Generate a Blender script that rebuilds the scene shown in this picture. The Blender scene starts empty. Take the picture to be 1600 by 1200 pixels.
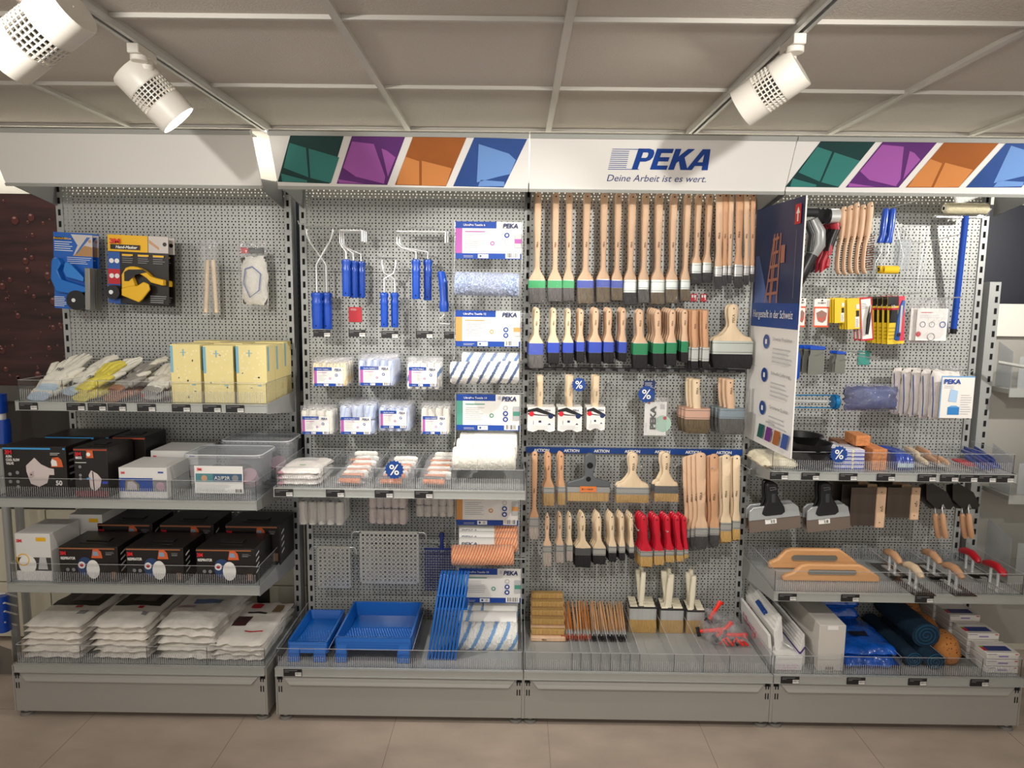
import bpy, math, random
from mathutils import Vector, Matrix, noise
PI = math.pi
C = bpy.context.scene.collection
SC = bpy.context.scene
rnd = random.Random(7)

# ---------------------------------------------------------------- camera, world, exposure, room lights
CAM_F = 1100.85
CAM_R = Vector((0.99990671, 0.00664894, 0.0119319))
CAM_U = Vector((-0.01264747, 0.12071066, 0.99260716))
CAM_D = Vector((-0.00515948, 0.99266547, -0.12078349))
CAM_P = Vector((-0.0461, -3.1411, 1.694))
cd = bpy.data.cameras.new('camera'); cam = bpy.data.objects.new('camera', cd); C.objects.link(cam)
cd.sensor_width = 36; cd.lens = CAM_F / 1600 * 36; cd.clip_start = .05
cam.matrix_world = Matrix(((CAM_R.x, CAM_U.x, -CAM_D.x, CAM_P.x), (CAM_R.y, CAM_U.y, -CAM_D.y, CAM_P.y),
                           (CAM_R.z, CAM_U.z, -CAM_D.z, CAM_P.z), (0, 0, 0, 1)))
SC.camera = cam
SC.view_settings.view_transform = 'Standard'; SC.view_settings.look = 'None'
SC.view_settings.gamma = 1; SC.view_settings.exposure = 0.0
w = bpy.data.worlds.new('room_surroundings'); SC.world = w; w.use_nodes = True
w.node_tree.nodes['Background'].inputs[0].default_value = (1.0, .95, .88, 1)
w.node_tree.nodes['Background'].inputs[1].default_value = 0.82
SC.cycles.transparent_max_bounces = 32; SC.cycles.max_bounces = 6
SC.cycles.use_denoising = True
def area_light(name, loc, size, power, target, col=(1, .95, .88)):
    l = bpy.data.lights.new(name, 'AREA'); l.size = size; l.energy = power; l.color = col
    o = bpy.data.objects.new(name, l); C.objects.link(o); o.location = loc
    o.rotation_euler = (Vector(target) - Vector(loc)).to_track_quat('-Z', 'Y').to_euler()
def spot_light(name, loc, target, power, angle, blend=.5, r=.03, col=(1, .96, .9)):
    l = bpy.data.lights.new(name, 'SPOT'); l.energy = power; l.color = col
    l.spot_size = math.radians(angle); l.spot_blend = blend; l.shadow_soft_size = r
    o = bpy.data.objects.new(name, l); C.objects.link(o); o.location = loc
    o.rotation_euler = (Vector(target) - Vector(loc)).to_track_quat('-Z', 'Y').to_euler()
    return o
area_light('overhead_fill_light', (0.6, -3.6, 2.41), 1.2, 10, (0.4, -1, .8))  # unseen fill lamp added overhead behind the camera for ambient light
spot_light('track_spot_far_right', (2.6, -1.3, 2.28), (1.6, 0, 1.6), 105, 75, 1)
spot_light('track_spot_right_rear', (0.71, -2.2, 2.3), (.8, 0, 1.45), 88, 95, 1)
spot_light('track_spot_left_rear', (-1.17, -2.3, 2.3), (-.6, 0, 1.45), 76, 95, 1)
spot_light('track_spot_far_left', (-2.3, -2.2, 2.3), (-1.9, 0, 1.1), 25, 95, 1)
wl = bpy.data.lights.new('wall_wash_strip', 'AREA'); wl.shape = 'RECTANGLE'; wl.size = 6.5; wl.size_y = .03; wl.energy = 18; wl.color = (1, .97, .9)
wo = bpy.data.objects.new('wall_wash_strip', wl); C.objects.link(wo); wo.location = (0, .09, 2.42); wo.rotation_euler = (math.radians(25), 0, 0)

# ---------------------------------------------------------------- projection: a pixel of the 1600x1200 frame to a point of a plane
def ray(x, y): return CAM_D + CAM_R * ((x - 800) / CAM_F) - CAM_U * ((y - 600) / CAM_F)
def at(x, y, Y):
    d = ray(x, y); return CAM_P + d * ((Y - CAM_P.y) / d.y)
def atz(x, y, Z):
    d = ray(x, y); return CAM_P + d * ((Z - CAM_P.z) / d.z)
def onplane(x, y, p, n):
    d = ray(x, y); return CAM_P + d * ((Vector(p) - CAM_P).dot(n) / d.dot(n))
def mpp(Y, y=600): return (at(801, y, Y) - at(800, y, Y)).length
def X(x, y, Y): return at(x, y, Y).x
def Z(x, y, Y): return at(x, y, Y).z

# ---------------------------------------------------------------- materials
def hexc(h):
    h = h.lstrip('#'); c = [int(h[i:i + 2], 16) / 255 for i in (0, 2, 4)]
    return tuple([(v / 12.92 if v <= .04045 else ((v + .055) / 1.055) ** 2.4) for v in c]) + (1,)
MC = {}
def mat(name, col, rough=.5, metal=0, var=0, scale=(20, 20, 20), bump=0, bscale=None, spec=.5, sheen=0, coat=0, emis=None, estr=0, trans=0):
    if name in MC: return MC[name]
    m = bpy.data.materials.new(name); m.use_nodes = True; nt = m.node_tree; b = nt.nodes['Principled BSDF']
    c = hexc(col) if isinstance(col, str) else col
    b.inputs['Base Color'].default_value = c; b.inputs['Roughness'].default_value = rough
    b.inputs['Metallic'].default_value = metal; b.inputs['Specular IOR Level'].default_value = spec
    if sheen: b.inputs['Sheen Weight'].default_value = sheen
    if coat: b.inputs['Coat Weight'].default_value = coat; b.inputs['Coat Roughness'].default_value = .1
    if emis: b.inputs['Emission Color'].default_value = hexc(emis); b.inputs['Emission Strength'].default_value = estr
    if trans: b.inputs['Transmission Weight'].default_value = trans
    if var or bump:
        tc = nt.nodes.new('ShaderNodeTexCoord'); mp = nt.nodes.new('ShaderNodeMapping'); mp.inputs['Scale'].default_value = scale
        nt.links.new(tc.outputs['Object'], mp.inputs[0]); n = nt.nodes.new('ShaderNodeTexNoise'); n.inputs['Scale'].default_value = 1
        n.inputs['Detail'].default_value = 4; nt.links.new(mp.outputs[0], n.inputs[0])
        if var:
            r = nt.nodes.new('ShaderNodeValToRGB'); r.color_ramp.elements[0].position = .3; r.color_ramp.elements[1].position = .7
            r.color_ramp.elements[0].color = tuple(v * (1 - var) for v in c[:3]) + (1,)
            r.color_ramp.elements[1].color = tuple(min(1, v * (1 + var)) for v in c[:3]) + (1,)
            nt.links.new(n.outputs[0], r.inputs[0]); nt.links.new(r.outputs[0], b.inputs['Base Color'])
        if bump:
            bp = nt.nodes.new('ShaderNodeBump'); bp.inputs['Strength'].default_value = bump; bp.inputs['Distance'].default_value = .01
            if bscale:
                n2 = nt.nodes.new('ShaderNodeTexNoise'); n2.inputs['Scale'].default_value = bscale; n2.inputs['Detail'].default_value = 3
                nt.links.new(tc.outputs['Object'], n2.inputs[0]); nt.links.new(n2.outputs[0], bp.inputs['Height'])
            else: nt.links.new(n.outputs[0], bp.inputs['Height'])
            nt.links.new(bp.outputs[0], b.inputs['Normal'])
    MC[name] = m; return m
def film(name, tint=(1, 1, 1), gloss=.12, rough=.08, bump=0, bscale=30, haze=0, hazecol=(1, 1, 1)):
    """thin clear plastic: transparent plus a glossy surface (and a little milky haze)"""
    if name in MC: return MC[name]
    m = bpy.data.materials.new(name); m.use_nodes = True; nt = m.node_tree; nt.nodes.clear()
    out = nt.nodes.new('ShaderNodeOutputMaterial'); t = nt.nodes.new('ShaderNodeBsdfTransparent'); t.inputs[0].default_value = tint + (1,)
    g = nt.nodes.new('ShaderNodeBsdfGlossy'); g.inputs['Roughness'].default_value = rough
    fr = nt.nodes.new('ShaderNodeLayerWeight'); fr.inputs[0].default_value = .5
    pw = nt.nodes.new('ShaderNodeMath'); pw.operation = 'POWER'; pw.inputs[1].default_value = 4; nt.links.new(fr.outputs['Facing'], pw.inputs[0])
    ad = nt.nodes.new('ShaderNodeMath'); ad.operation = 'MULTIPLY_ADD'; ad.inputs[1].default_value = .45; ad.inputs[2].default_value = gloss * .5; ad.use_clamp = True
    nt.links.new(pw.outputs[0], ad.inputs[0])
    base = t.outputs[0]
    if haze:
        d = nt.nodes.new('ShaderNodeBsdfDiffuse'); d.inputs[0].default_value = hazecol + (1,)
        mx = nt.nodes.new('ShaderNodeMixShader'); mx.inputs[0].default_value = haze
        nt.links.new(t.outputs[0], mx.inputs[1]); nt.links.new(d.outputs[0], mx.inputs[2]); base = mx.outputs[0]
    mx2 = nt.nodes.new('ShaderNodeMixShader'); nt.links.new(ad.outputs[0], mx2.inputs[0])
    nt.links.new(base, mx2.inputs[1]); nt.links.new(g.outputs[0], mx2.inputs[2]); nt.links.new(mx2.outputs[0], out.inputs[0])
    if bump:
        tc = nt.nodes.new('ShaderNodeTexCoord'); n = nt.nodes.new('ShaderNodeTexNoise'); n.inputs['Scale'].default_value = bscale
        n.inputs['Detail'].default_value = 3; n.inputs['Distortion'].default_value = 1.5
        nt.links.new(tc.outputs['Object'], n.inputs[0]); bp = nt.nodes.new('ShaderNodeBump'); bp.inputs['Strength'].default_value = bump
        bp.inputs['Distance'].default_value = .02; nt.links.new(n.outputs[0], bp.inputs['Height'])
        nt.links.new(bp.outputs[0], g.inputs['Normal']); nt.links.new(bp.outputs[0], fr.inputs['Normal'])
    MC[name] = m; return m
class NT:
    """tiny helper for math node chains"""
    def __init__(s, nt): s.nt = nt
    def m(s, op, a, b=None, c=None, clamp=False):
        n = s.nt.nodes.new('ShaderNodeMath'); n.operation = op; n.use_clamp = clamp
        for i, v in enumerate((a, b, c)):
            if v is None: continue
            if isinstance(v, (int, float)): n.inputs[i].default_value = v
            else: s.nt.links.new(v, n.inputs[i])
        return n.outputs[0]
def perforated(name, col, rA=.0033):
    m = mat(name, col, .45, .15, .04, (3, 3, 3)); nt = m.node_tree
    if 'holes' in m: return m
    m['holes'] = 1
    q = NT(nt); tc = nt.nodes.new('ShaderNodeTexCoord'); sp = nt.nodes.new('ShaderNodeSeparateXYZ'); nt.links.new(tc.outputs['Object'], sp.inputs[0])
    def cell(pitch_x, offx, offz):
        fx = q.m('SUBTRACT', q.m('FRACT', q.m('DIVIDE', q.m('ADD', sp.outputs[0], offx + 10), pitch_x)), .5)
        fz = q.m('SUBTRACT', q.m('FRACT', q.m('DIVIDE', q.m('ADD', sp.outputs[2], offz + 10), .025)), .5)
        dx = q.m('MULTIPLY', fx, pitch_x); dz = q.m('MULTIPLY', fz, .025)
        d = q.m('SQRT', q.m('ADD', q.m('MULTIPLY', dx, dx), q.m('MULTIPLY', dz, dz)))
        return q.m('LESS_THAN', d, rA)
    mask = q.m('MAXIMUM', cell(.015, 0, 0), cell(.025, .004, .0125))
    out = nt.nodes['Material Output']; tr = nt.nodes.new('ShaderNodeBsdfTransparent'); mx = nt.nodes.new('ShaderNodeMixShader')
    nt.links.new(mask, mx.inputs[0]); nt.links.new(nt.nodes['Principled BSDF'].outputs[0], mx.inputs[1]); nt.links.new(tr.outputs[0], mx.inputs[2])
    nt.links.new(mx.outputs[0], out.inputs[0]); return m
def fur(name, c1, c2=None, pitch=.05, slant=1.0, width=.35, c3=None, bump=.9, bs=260):
    """woven pile of a paint roller; optional slanting stripes"""
    if name in MC: return MC[name]
    m = mat(name, c1, .95, 0, 0, sheen=.3); nt = m.node_tree; b = nt.nodes['Principled BSDF']; q = NT(nt)
    tc = nt.nodes.new('ShaderNodeTexCoord'); n = nt.nodes.new('ShaderNodeTexNoise'); n.inputs['Scale'].default_value = bs; n.inputs['Detail'].default_value = 3
    nt.links.new(tc.outputs['Object'], n.inputs[0])
    bp = nt.nodes.new('ShaderNodeBump'); bp.inputs['Strength'].default_value = bump; bp.inputs['Distance'].default_value = .004
    nt.links.new(n.outputs[0], bp.inputs['Height']); nt.links.new(bp.outputs[0], b.inputs['Normal'])
    if c2:
        sp = nt.nodes.new('ShaderNodeSeparateXYZ'); nt.links.new(tc.outputs['Object'], sp.inputs[0])
        u = q.m('ADD', sp.outputs[0], q.m('MULTIPLY', sp.outputs[2], -slant))
        u = q.m('ADD', u, q.m('MULTIPLY', n.outputs[0], pitch * .35))
        f = q.m('FRACT', q.m('DIVIDE', q.m('ADD', u, 10), pitch)); k = q.m('LESS_THAN', f, width)
        mx = nt.nodes.new('ShaderNodeMix'); mx.data_type = 'RGBA'; nt.links.new(k, mx.inputs[0])
        mx.inputs[6].default_value = hexc(c1); mx.inputs[7].default_value = hexc(c2)
        nt.links.new(mx.outputs[2], b.inputs['Base Color'])
    elif c3:
        n2 = nt.nodes.new('ShaderNodeTexNoise'); n2.inputs['Scale'].default_value = bs * .7; nt.links.new(tc.outputs['Object'], n2.inputs[0])
        r = nt.nodes.new('ShaderNodeValToRGB'); r.color_ramp.elements[0].position = .45; r.color_ramp.elements[1].position = .6
        r.color_ramp.elements[0].color = hexc(c1); r.color_ramp.elements[1].color = hexc(c3)
        nt.links.new(n2.outputs[0], r.inputs[0]); nt.links.new(r.outputs[0], b.inputs['Base Color'])
    return m
GREY = mat('shelf_grey', '#a9aba9', .42, .25, .02, (6, 6, 6))
GREY2 = mat('kick_grey', '#a3a09a', .5, .1, .02, (3, 3, 3))
PERF = perforated('perforated_sheet', '#a8aaa6')
RAIL = mat('rail_silver', '#b4b6b2', .38, .3, .02, (5, 5, 5))
CHROME = mat('chrome_wire', '#eceeee', .25, .55)
STEEL = mat('steel', '#c9c9c5', .3, .55, .06, (60, 60, 4))
DARKSTEEL = mat('dark_spring_steel', '#5b5048', .35, .7, .1, (30, 30, 3))
BLACK = mat('black_plastic', '#17171a', .38, 0, .1, (50, 50, 50))
DARK = mat('slot_dark', '#08080a', .9)
WHITE = mat('white_card', '#f1efea', .45, 0, .015, (30, 30, 30))
OFFW = mat('off_white', '#dcd8cc', .6)
PBLUE = mat('brand_blue', '#0e429c', .4)
NAVY = mat('navy_print', '#122a5c', .45)
BLUEPL = mat('blue_plastic', '#1149b4', .3, coat=.2)
TRAYBLUE = mat('tray_blue_plastic', '#0660b8', .28, coat=.3)
RED = mat('red_print', '#c41d2c', .45)
MREDT = mat('red_logo', '#e0202c', .45)
MAG = mat('magenta_print', '#b55aa8', .45)
GREYP = mat('grey_print', '#8a8a8c', .5)
LGREYP = mat('pale_grey_print', '#c3c3c4', .5)
BEECH = mat('beech_wood', '#d9b594', .5, 0, .12, (30, 30, 3), bump=.05)
BEECH2 = mat('light_wood', '#e2caa8', .5, 0, .10, (30, 30, 3), bump=.05)
BEECH3 = mat('warm_wood', '#cc9c76', .5, 0, .12, (30, 30, 3), bump=.05)
GREENB = mat('green_band', '#27a860', .4)
GREEND = mat('dark_green_band', '#168050', .4)
BLUEB = mat('blue_band', '#2f4ab4', .4)
BR_BLACK = mat('black_bristle', '#1b1a1c', .7, 0, .5, (400, 400, 8), bump=.6)
BR_GREY = mat('grey_bristle', '#5a5654', .7, 0, .5, (400, 400, 8), bump=.6)
BR_BROWN = mat('brown_bristle', '#6b5c45', .7, 0, .45, (400, 400, 8), bump=.6)
BR_TAN = mat('tan_bristle', '#c09a5c', .7, 0, .25, (400, 400, 8), bump=.6)
BR_PALE = mat('pale_bristle', '#b5a99c', .7, 0, .3, (400, 400, 8), bump=.6)
CLEAR = film('clear_acrylic', (.975, .98, .985), .04, .05)
RIB = film('ribbed_acrylic', (.95, .95, .96), .12, .15, haze=.2, hazecol=(.7, .7, .72))
BAG = film('clear_bag', (.97, .97, .98), .14, .14, bump=1.0, bscale=34, haze=.09)
SLEEVE = film('clear_sleeve', (.96, .96, .97), .06, .1, bump=.6, bscale=45, haze=.03)
MILKY = film('milky_tub', (.88, .9, .92), .08, .2, haze=.22, hazecol=(.8, .82, .84))

# ---------------------------------------------------------------- mesh building
class MB:
    def __init__(s): s.v = []; s.f = []; s.mi = []; s.ms = []; s.M = None
    def add(s, vs, fs, m):
        if m not in s.ms: s.ms.append(m)
        k = s.ms.index(m); n = len(s.v)
        s.v += [tuple(s.M @ Vector(p)) if s.M else tuple(p) for p in vs]
        s.f += [tuple(i + n for i in f) for f in fs]; s.mi += [k] * len(fs); return s
    def box(s, x0, x1, y0, y1, z0, z1, m):
        return s.add([(x0, y0, z0), (x1, y0, z0), (x1, y1, z0), (x0, y1, z0), (x0, y0, z1), (x1, y0, z1), (x1, y1, z1), (x0, y1, z1)],
                     [(0, 3, 2, 1), (4, 5, 6, 7), (0, 1, 5, 4), (1, 2, 6, 5), (2, 3, 7, 6), (3, 0, 4, 7)], m)
    def hexa(s, p, m):   # eight corners: front quad bl br tr tl, back quad bl br tr tl
        return s.add(p, [(0, 1, 2, 3), (5, 4, 7, 6), (4, 0, 3, 7), (1, 5, 6, 2), (3, 2, 6, 7), (4, 5, 1, 0)], m)
    def rings(s, rs, m, cap=True, close=True):
        n = len(rs[0]); vs = [p for r in rs for p in r]; fs = []
        for i in range(len(rs) - 1):
            for j in range(n if close else n - 1):
                k = (j + 1) % n; fs.append((i * n + j, i * n + k, (i + 1) * n + k, (i + 1) * n + j))
        if cap: fs.append(tuple(range(n))[::-1]); fs.append(tuple(range((len(rs) - 1) * n, len(rs) * n)))
        return s.add(vs, fs, m)
    def loft(s, secs, m, n=14, e=2.6):   # secs: (z, cx, cy, rx, ry) stacked along z
        rs = []
        for z, cx, cy, rx, ry in secs:
            r = []
            for j in range(n):
                a = 2 * PI * j / n + PI / n; ca, sa = math.cos(a), math.sin(a)
                r.append((cx + rx * math.copysign(abs(ca) ** (2 / e), ca), cy + ry * math.copysign(abs(sa) ** (2 / e), sa), z))
            rs.append(r)
        return s.rings(rs, m)
    def tube(s, path, r, m, n=8, closed=False):
        P = [Vector(p) for p in path]; rs = []; L = len(P)
        up = None
        for i, p in enumerate(P):
            d = (P[(i + 1) % L] - P[i - 1]) if closed else (P[min(i + 1, L - 1)] - P[max(i - 1, 0)])
            d.normalize()
            if up is None:
                up = Vector((0, 0, 1)) if abs(d.z) < .9 else Vector((1, 0, 0))
            a = d.cross(up); 
            if a.length < 1e-4: a = d.cross(Vector((0, 1, 0)))
            a.normalize(); b = a.cross(d).normalized(); up = b
            rr = r[i] if isinstance(r, (list, tuple)) else r
            rs.append([p + a * (rr * math.cos(2 * PI * j / n)) + b * (rr * math.sin(2 * PI * j / n)) for j in range(n)])
        if closed: rs.append(rs[0])
        return s.rings(rs, m, cap=not closed)
    def cyl(s, a, b, r, m, n=20, r2=None):
        return s.tube([a, b], [r, r if r2 is None else r2], m, n)
    def prism(s, poly, y0, y1, m):   # poly in x,z; counter-clockwise seen from the front (-y)
        n = len(poly); vs = [(x, y0, z) for x, z in poly] + [(x, y1, z) for x, z in poly]
        fs = [tuple(range(n)), tuple(range(2 * n - 1, n - 1, -1))] + [(i, i + n, (i + 1) % n + n, (i + 1) % n) for i in range(n)]
        return s.add(vs, fs, m)
    def flat(s, poly, y, m): return s.add([(x, y, z) for x, z in poly], [tuple(range(len(poly)))], m)
    def rect(s, x0, z0, x1, z1, y, m): return s.flat([(x0, z0), (x1, z0), (x1, z1), (x0, z1)], y, m)
    def disc(s, x, z, r, y, m, n=20, sx=1): return s.flat([(x + sx * r * math.cos(2 * PI * i / n), z + r * math.sin(2 * PI * i / n)) for i in range(n)], y, m)
    def ring(s, x, z, r, r2, y, m, n=24):
        vs = [(x + q * math.cos(2 * PI * i / n), y, z + q * math.sin(2 * PI * i / n)) for q in (r, r2) for i in range(n)]
        return s.add(vs, [(i, (i + 1) % n, (i + 1) % n + n, i + n) for i in range(n)], m)
    def mesh(s, name, smooth=False):
        me = bpy.data.meshes.new(name); me.from_pydata(s.v, [], s.f); 
        for m in s.ms: me.materials.append(m)
        me.polygons.foreach_set('material_index', s.mi); me.update()
        if smooth: me.polygons.foreach_set('use_smooth', [True] * len(me.polygons))
        return me
    def build(s, name, parent=None, loc=(0, 0, 0), smooth=False, rot=None, bevel=0, label=None, seg=2):
        o = bpy.data.objects.new(name, s.mesh(name, smooth)); C.objects.link(o); o.location = loc
        if rot: o.rotation_euler = rot
        if parent: o.parent = parent
        if bevel:
            b = o.modifiers.new('bevel', 'BEVEL'); b.width = bevel; b.segments = seg; b.limit_method = 'ANGLE'; b.angle_limit = .6
            o.data.polygons.foreach_set('use_smooth', [True] * len(o.data.polygons))
            if hasattr(o.data, 'set_sharp_from_angle'): o.data.set_sharp_from_angle(angle=.7)
        elif smooth and hasattr(o.data, 'set_sharp_from_angle'): o.data.set_sharp_from_angle(angle=.8)
        if label: o['label'] = label
        return o
def tag(o, label=None, cat=None, group=None, kind=None):
    if label: o['label'] = label
    if cat: o['category'] = cat
    if group: o['group'] = group
    if kind: o['kind'] = kind
    return o
def thing(name, label, cat, loc=(0, 0, 0), group=None, rot=(0, 0, 0)):
    o = bpy.data.objects.new(name, None); C.objects.link(o); o.empty_display_size = .02
    o.location = loc; o.rotation_euler = rot; return tag(o, label, cat, group)
def dup(o, loc, label=None, rot=None, group=None):
    r = o.copy(); C.objects.link(r); r.location = loc
    if rot is not None: r.rotation_euler = rot
    if label: r['label'] = label
    if group: r['group'] = group
    for ch in o.children:
        c = ch.copy(); C.objects.link(c); c.parent = r
        for g in ch.children:
            d = g.copy(); C.objects.link(d); d.parent = c
    return r
TXT = {}
def text_mesh(s, size, shear=0, bold=0, width=None, m=None, ext=.0004, align='LEFT', xs=1):
    key = (s, size, shear, bold, width, m.name, align, xs)
    if key in TXT: return TXT[key]
    cu = bpy.data.curves.new('t', 'FONT'); cu.body = s; cu.size = size; cu.shear = shear; cu.offset = bold; cu.align_x = align; cu.extrude = 0
    cu.resolution_u = 3
    o = bpy.data.objects.new('t', cu); C.objects.link(o)
    dg = bpy.context.evaluated_depsgraph_get(); me = bpy.data.meshes.new_from_object(o.evaluated_get(dg))
    xsv = [v.co.x for v in me.vertices] or [0]
    W = max(xsv) - min(xsv); k = xs if not width else width / max(W, 1e-6)
    x0 = min(xsv) if align == 'LEFT' else 0
    for v in me.vertices: v.co = Vector(((v.co.x - x0) * k, -ext, v.co.y))
    me.materials.clear(); me.materials.append(m); me.name = 'lettering'
    bpy.data.objects.remove(o); bpy.data.curves.remove(cu); TXT[key] = me; return me
def text(s, parent, loc, size, m, rot=(0, 0, 0), name='lettering', **k):
    o = bpy.data.objects.new(name, text_mesh(s, size, m=m, **k)); C.objects.link(o); o.location = loc; o.rotation_euler = rot
    o.parent = parent; return o
ORD = ['', 'second', 'third', 'fourth', 'fifth', 'sixth', 'seventh', 'eighth', 'ninth', 'tenth', 'eleventh', 'twelfth', 'thirteenth']
def pos(i, n):
    if n == 1: return 'only'
    if i == 0: return 'leftmost'
    if i == n - 1: return 'rightmost'
    if n == 3: return 'middle'
    if i == n - 2 and n > 4: return 'second from the right'
    return ORD[i] + ' from the left'
# ---------------------------------------------------------------- the room
ZC = 2.434; FZ = -.022
CEIL = mat('ceiling_tile', '#c0b9b0', .9, 0, .03, (160, 160, 160), bump=.25)
TEE = mat('ceiling_tee', '#b8b4ac', .5)
WALLC = mat('cream_wall', '#e6e2d4', .7)
FLOORM = mat('floor_tile', '#bdad9f', .4, 0, .12, (5, 9, 5), bump=.03)
def st(o): o['kind'] = 'structure'; return o
m = MB()
XT = [-1.165 + .625 * k for k in range(-5, 10)]; YT = [-.514 + .627 * k for k in range(-6, 3)]
m.box(-4.3, 4.5, -4.2, .3, ZC + .012, ZC + .03, CEIL); st(m.build('ceiling'))
m = MB()
for x in XT: m.box(x - .012, x + .012, -4.2, .22, ZC - .002, ZC + .012, TEE)
for y in YT: m.box(-4.3, 4.5, y - .005, y + .005, ZC - .001, ZC + .0115, TEE)
st(m.build('trim_1'))
m = MB(); m.box(-4.3, 4.5, -4.2, .3, FZ - .02, FZ, FLOORM); fl = st(m.build('floor'))
JO = mat('floor_joint', '#94867b', .7); m = MB()
for k in range(-6, 8): m.box(k * .62 + .1, k * .62 + .102, -4.2, .2, FZ, FZ + .0006, JO)
for k in range(-6, 1): m.box(-4.3, 4.5, k * .62 - .42, k * .62 - .418, FZ, FZ + .0006, JO)
st(m.build('trim_2'))
m = MB(); m.box(-4.3, 4.5, .22, .3, FZ, ZC + .012, WALLC); st(m.build('wall_back'))
m = MB(); m.box(-4.35, -4.3, -4.2, .3, FZ, ZC + .012, WALLC); st(m.build('wall_left'))
m = MB(); m.box(4.5, 4.55, -4.2, .3, FZ, ZC + .012, WALLC); st(m.build('wall_right'))
# prints and boards on the wall behind
DROPM = mat('dark_red_wood_print', '#3a1d1c', .5, 0, .75, (3, 3, 22))
def poster(name, label, x0, x1, z0, z1, mt, Y=.17):
    t = thing(name, label, 'poster', ((x0 + x1) / 2, Y, z0)); b = MB()
    b.box(x0 - (x0 + x1) / 2, x1 - (x0 + x1) / 2, 0, .03, 0, z1 - z0, mt); b.build('board', t); return t
zt = Z(60, 303, .17)
zb = Z(20, 604, .17)
pt = poster('wall_poster', 'large dark red-brown poster of raindrops on wood, left of the first shelving bay', -3.6, -1.93, zb, zt, DROPM)
DR = mat('drop_print', '#5a2a26', .4); DR2 = mat('drop_highlight_print', '#a07a74', .4); DR3 = mat('drop_shade_print', '#1d0c0c', .5)
bd = pt.children[0]; b = MB(); cx0 = (-3.6 - 1.93) / 2; b.box(-3.6 - cx0, -1.93 - cx0, 0, .03, 0, zt - zb, DROPM)
for i in range(230):
    x = rnd.uniform(-2.95, -1.96) - cx0; z = rnd.uniform(.02, zt - zb - .03); r = rnd.choice([.004, .005, .006, .008, .011, .016]) * rnd.uniform(.8, 1.2)
    b.disc(x, z - r * .15, r * 1.1, -.0006, DR3, 14, .95); b.disc(x, z, r, -.0009, DR, 14, .92); b.disc(x - r * .1, z + r * .6, r * .28, -.0012, DR2, 8, 1.5)
bpy.data.objects.remove(bd); b.build('board', pt)
zb2 = Z(1590, 474, .17)
NIGHT = mat('night_blue_print', '#14192a', .5)
poster('wall_poster', 'dark navy poster band on the wall, seen in the gap between the first two bays', -1.92, .9, zb, zt, NIGHT)
pr = poster('wall_poster', 'dark navy poster with small white text right of the last bay', .91, 2.72, .95, zt, NIGHT)
PT = mat('white_print', '#cfd0d4', .5)
o0 = pr.location
for s, px, py, sz in (('Z', 1552, 366, .07), ('—', 1546, 376, .05), ('KUNG', 1541, 419, .026), ('ungsman—', 1541, 428, .017), ('are die', 1541, 434, .017), ('ung der', 1541, 440, .017), ('UNG', 1541, 451, .016), ('rungen', 1539, 465, .016), ('reich', 1538, 478, .016)):
    p = at(px, py, .659); text(s, pr, (p.x - o0.x, -.001, p.z - o0.z), sz, PT)
tn = poster('wall_poster', 'dark navy poster strip with silver edge behind the right-hand shelving', 2.76, 3.6, zb2, zt, NIGHT)
BR = mat('board_brown_grey', '#4a443f', .6)
m = MB(); za, zb_ = Z(20, 604, .13), Z(20, 627, .13); m.box(-3.6, -1.93, .13, .22, zb_, za, mat('ledge_grey', '#5a5651', .5)); st(m.build('trim_3'))
m = MB(); zc_ = Z(20, 795, .17); m.box(-1.02, 2.02, .17, .219, 0, zb_, mat('dark_panel', '#3b3632', .7)); m.box(-3.6, -1.021, .17, .219, zc_, zb_, mat('dark_panel', '#3b3632', .7)); st(m.build('trim_4'))  # wide box is an unseen sheet added behind the bays to darken the holes
CUP = mat('cream_panel', '#d9d3c0', .5)
m = MB()
for i in range(7):
    x = -4.0 + i * .42
    m.box(x + .003, x + .417, .16, .215, 0, zc_ - .37, CUP); m.box(x + .003, x + .417, .16, .215, zc_ - .365, zc_, CUP)
st(m.build('trim_5', bevel=.002))
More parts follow.
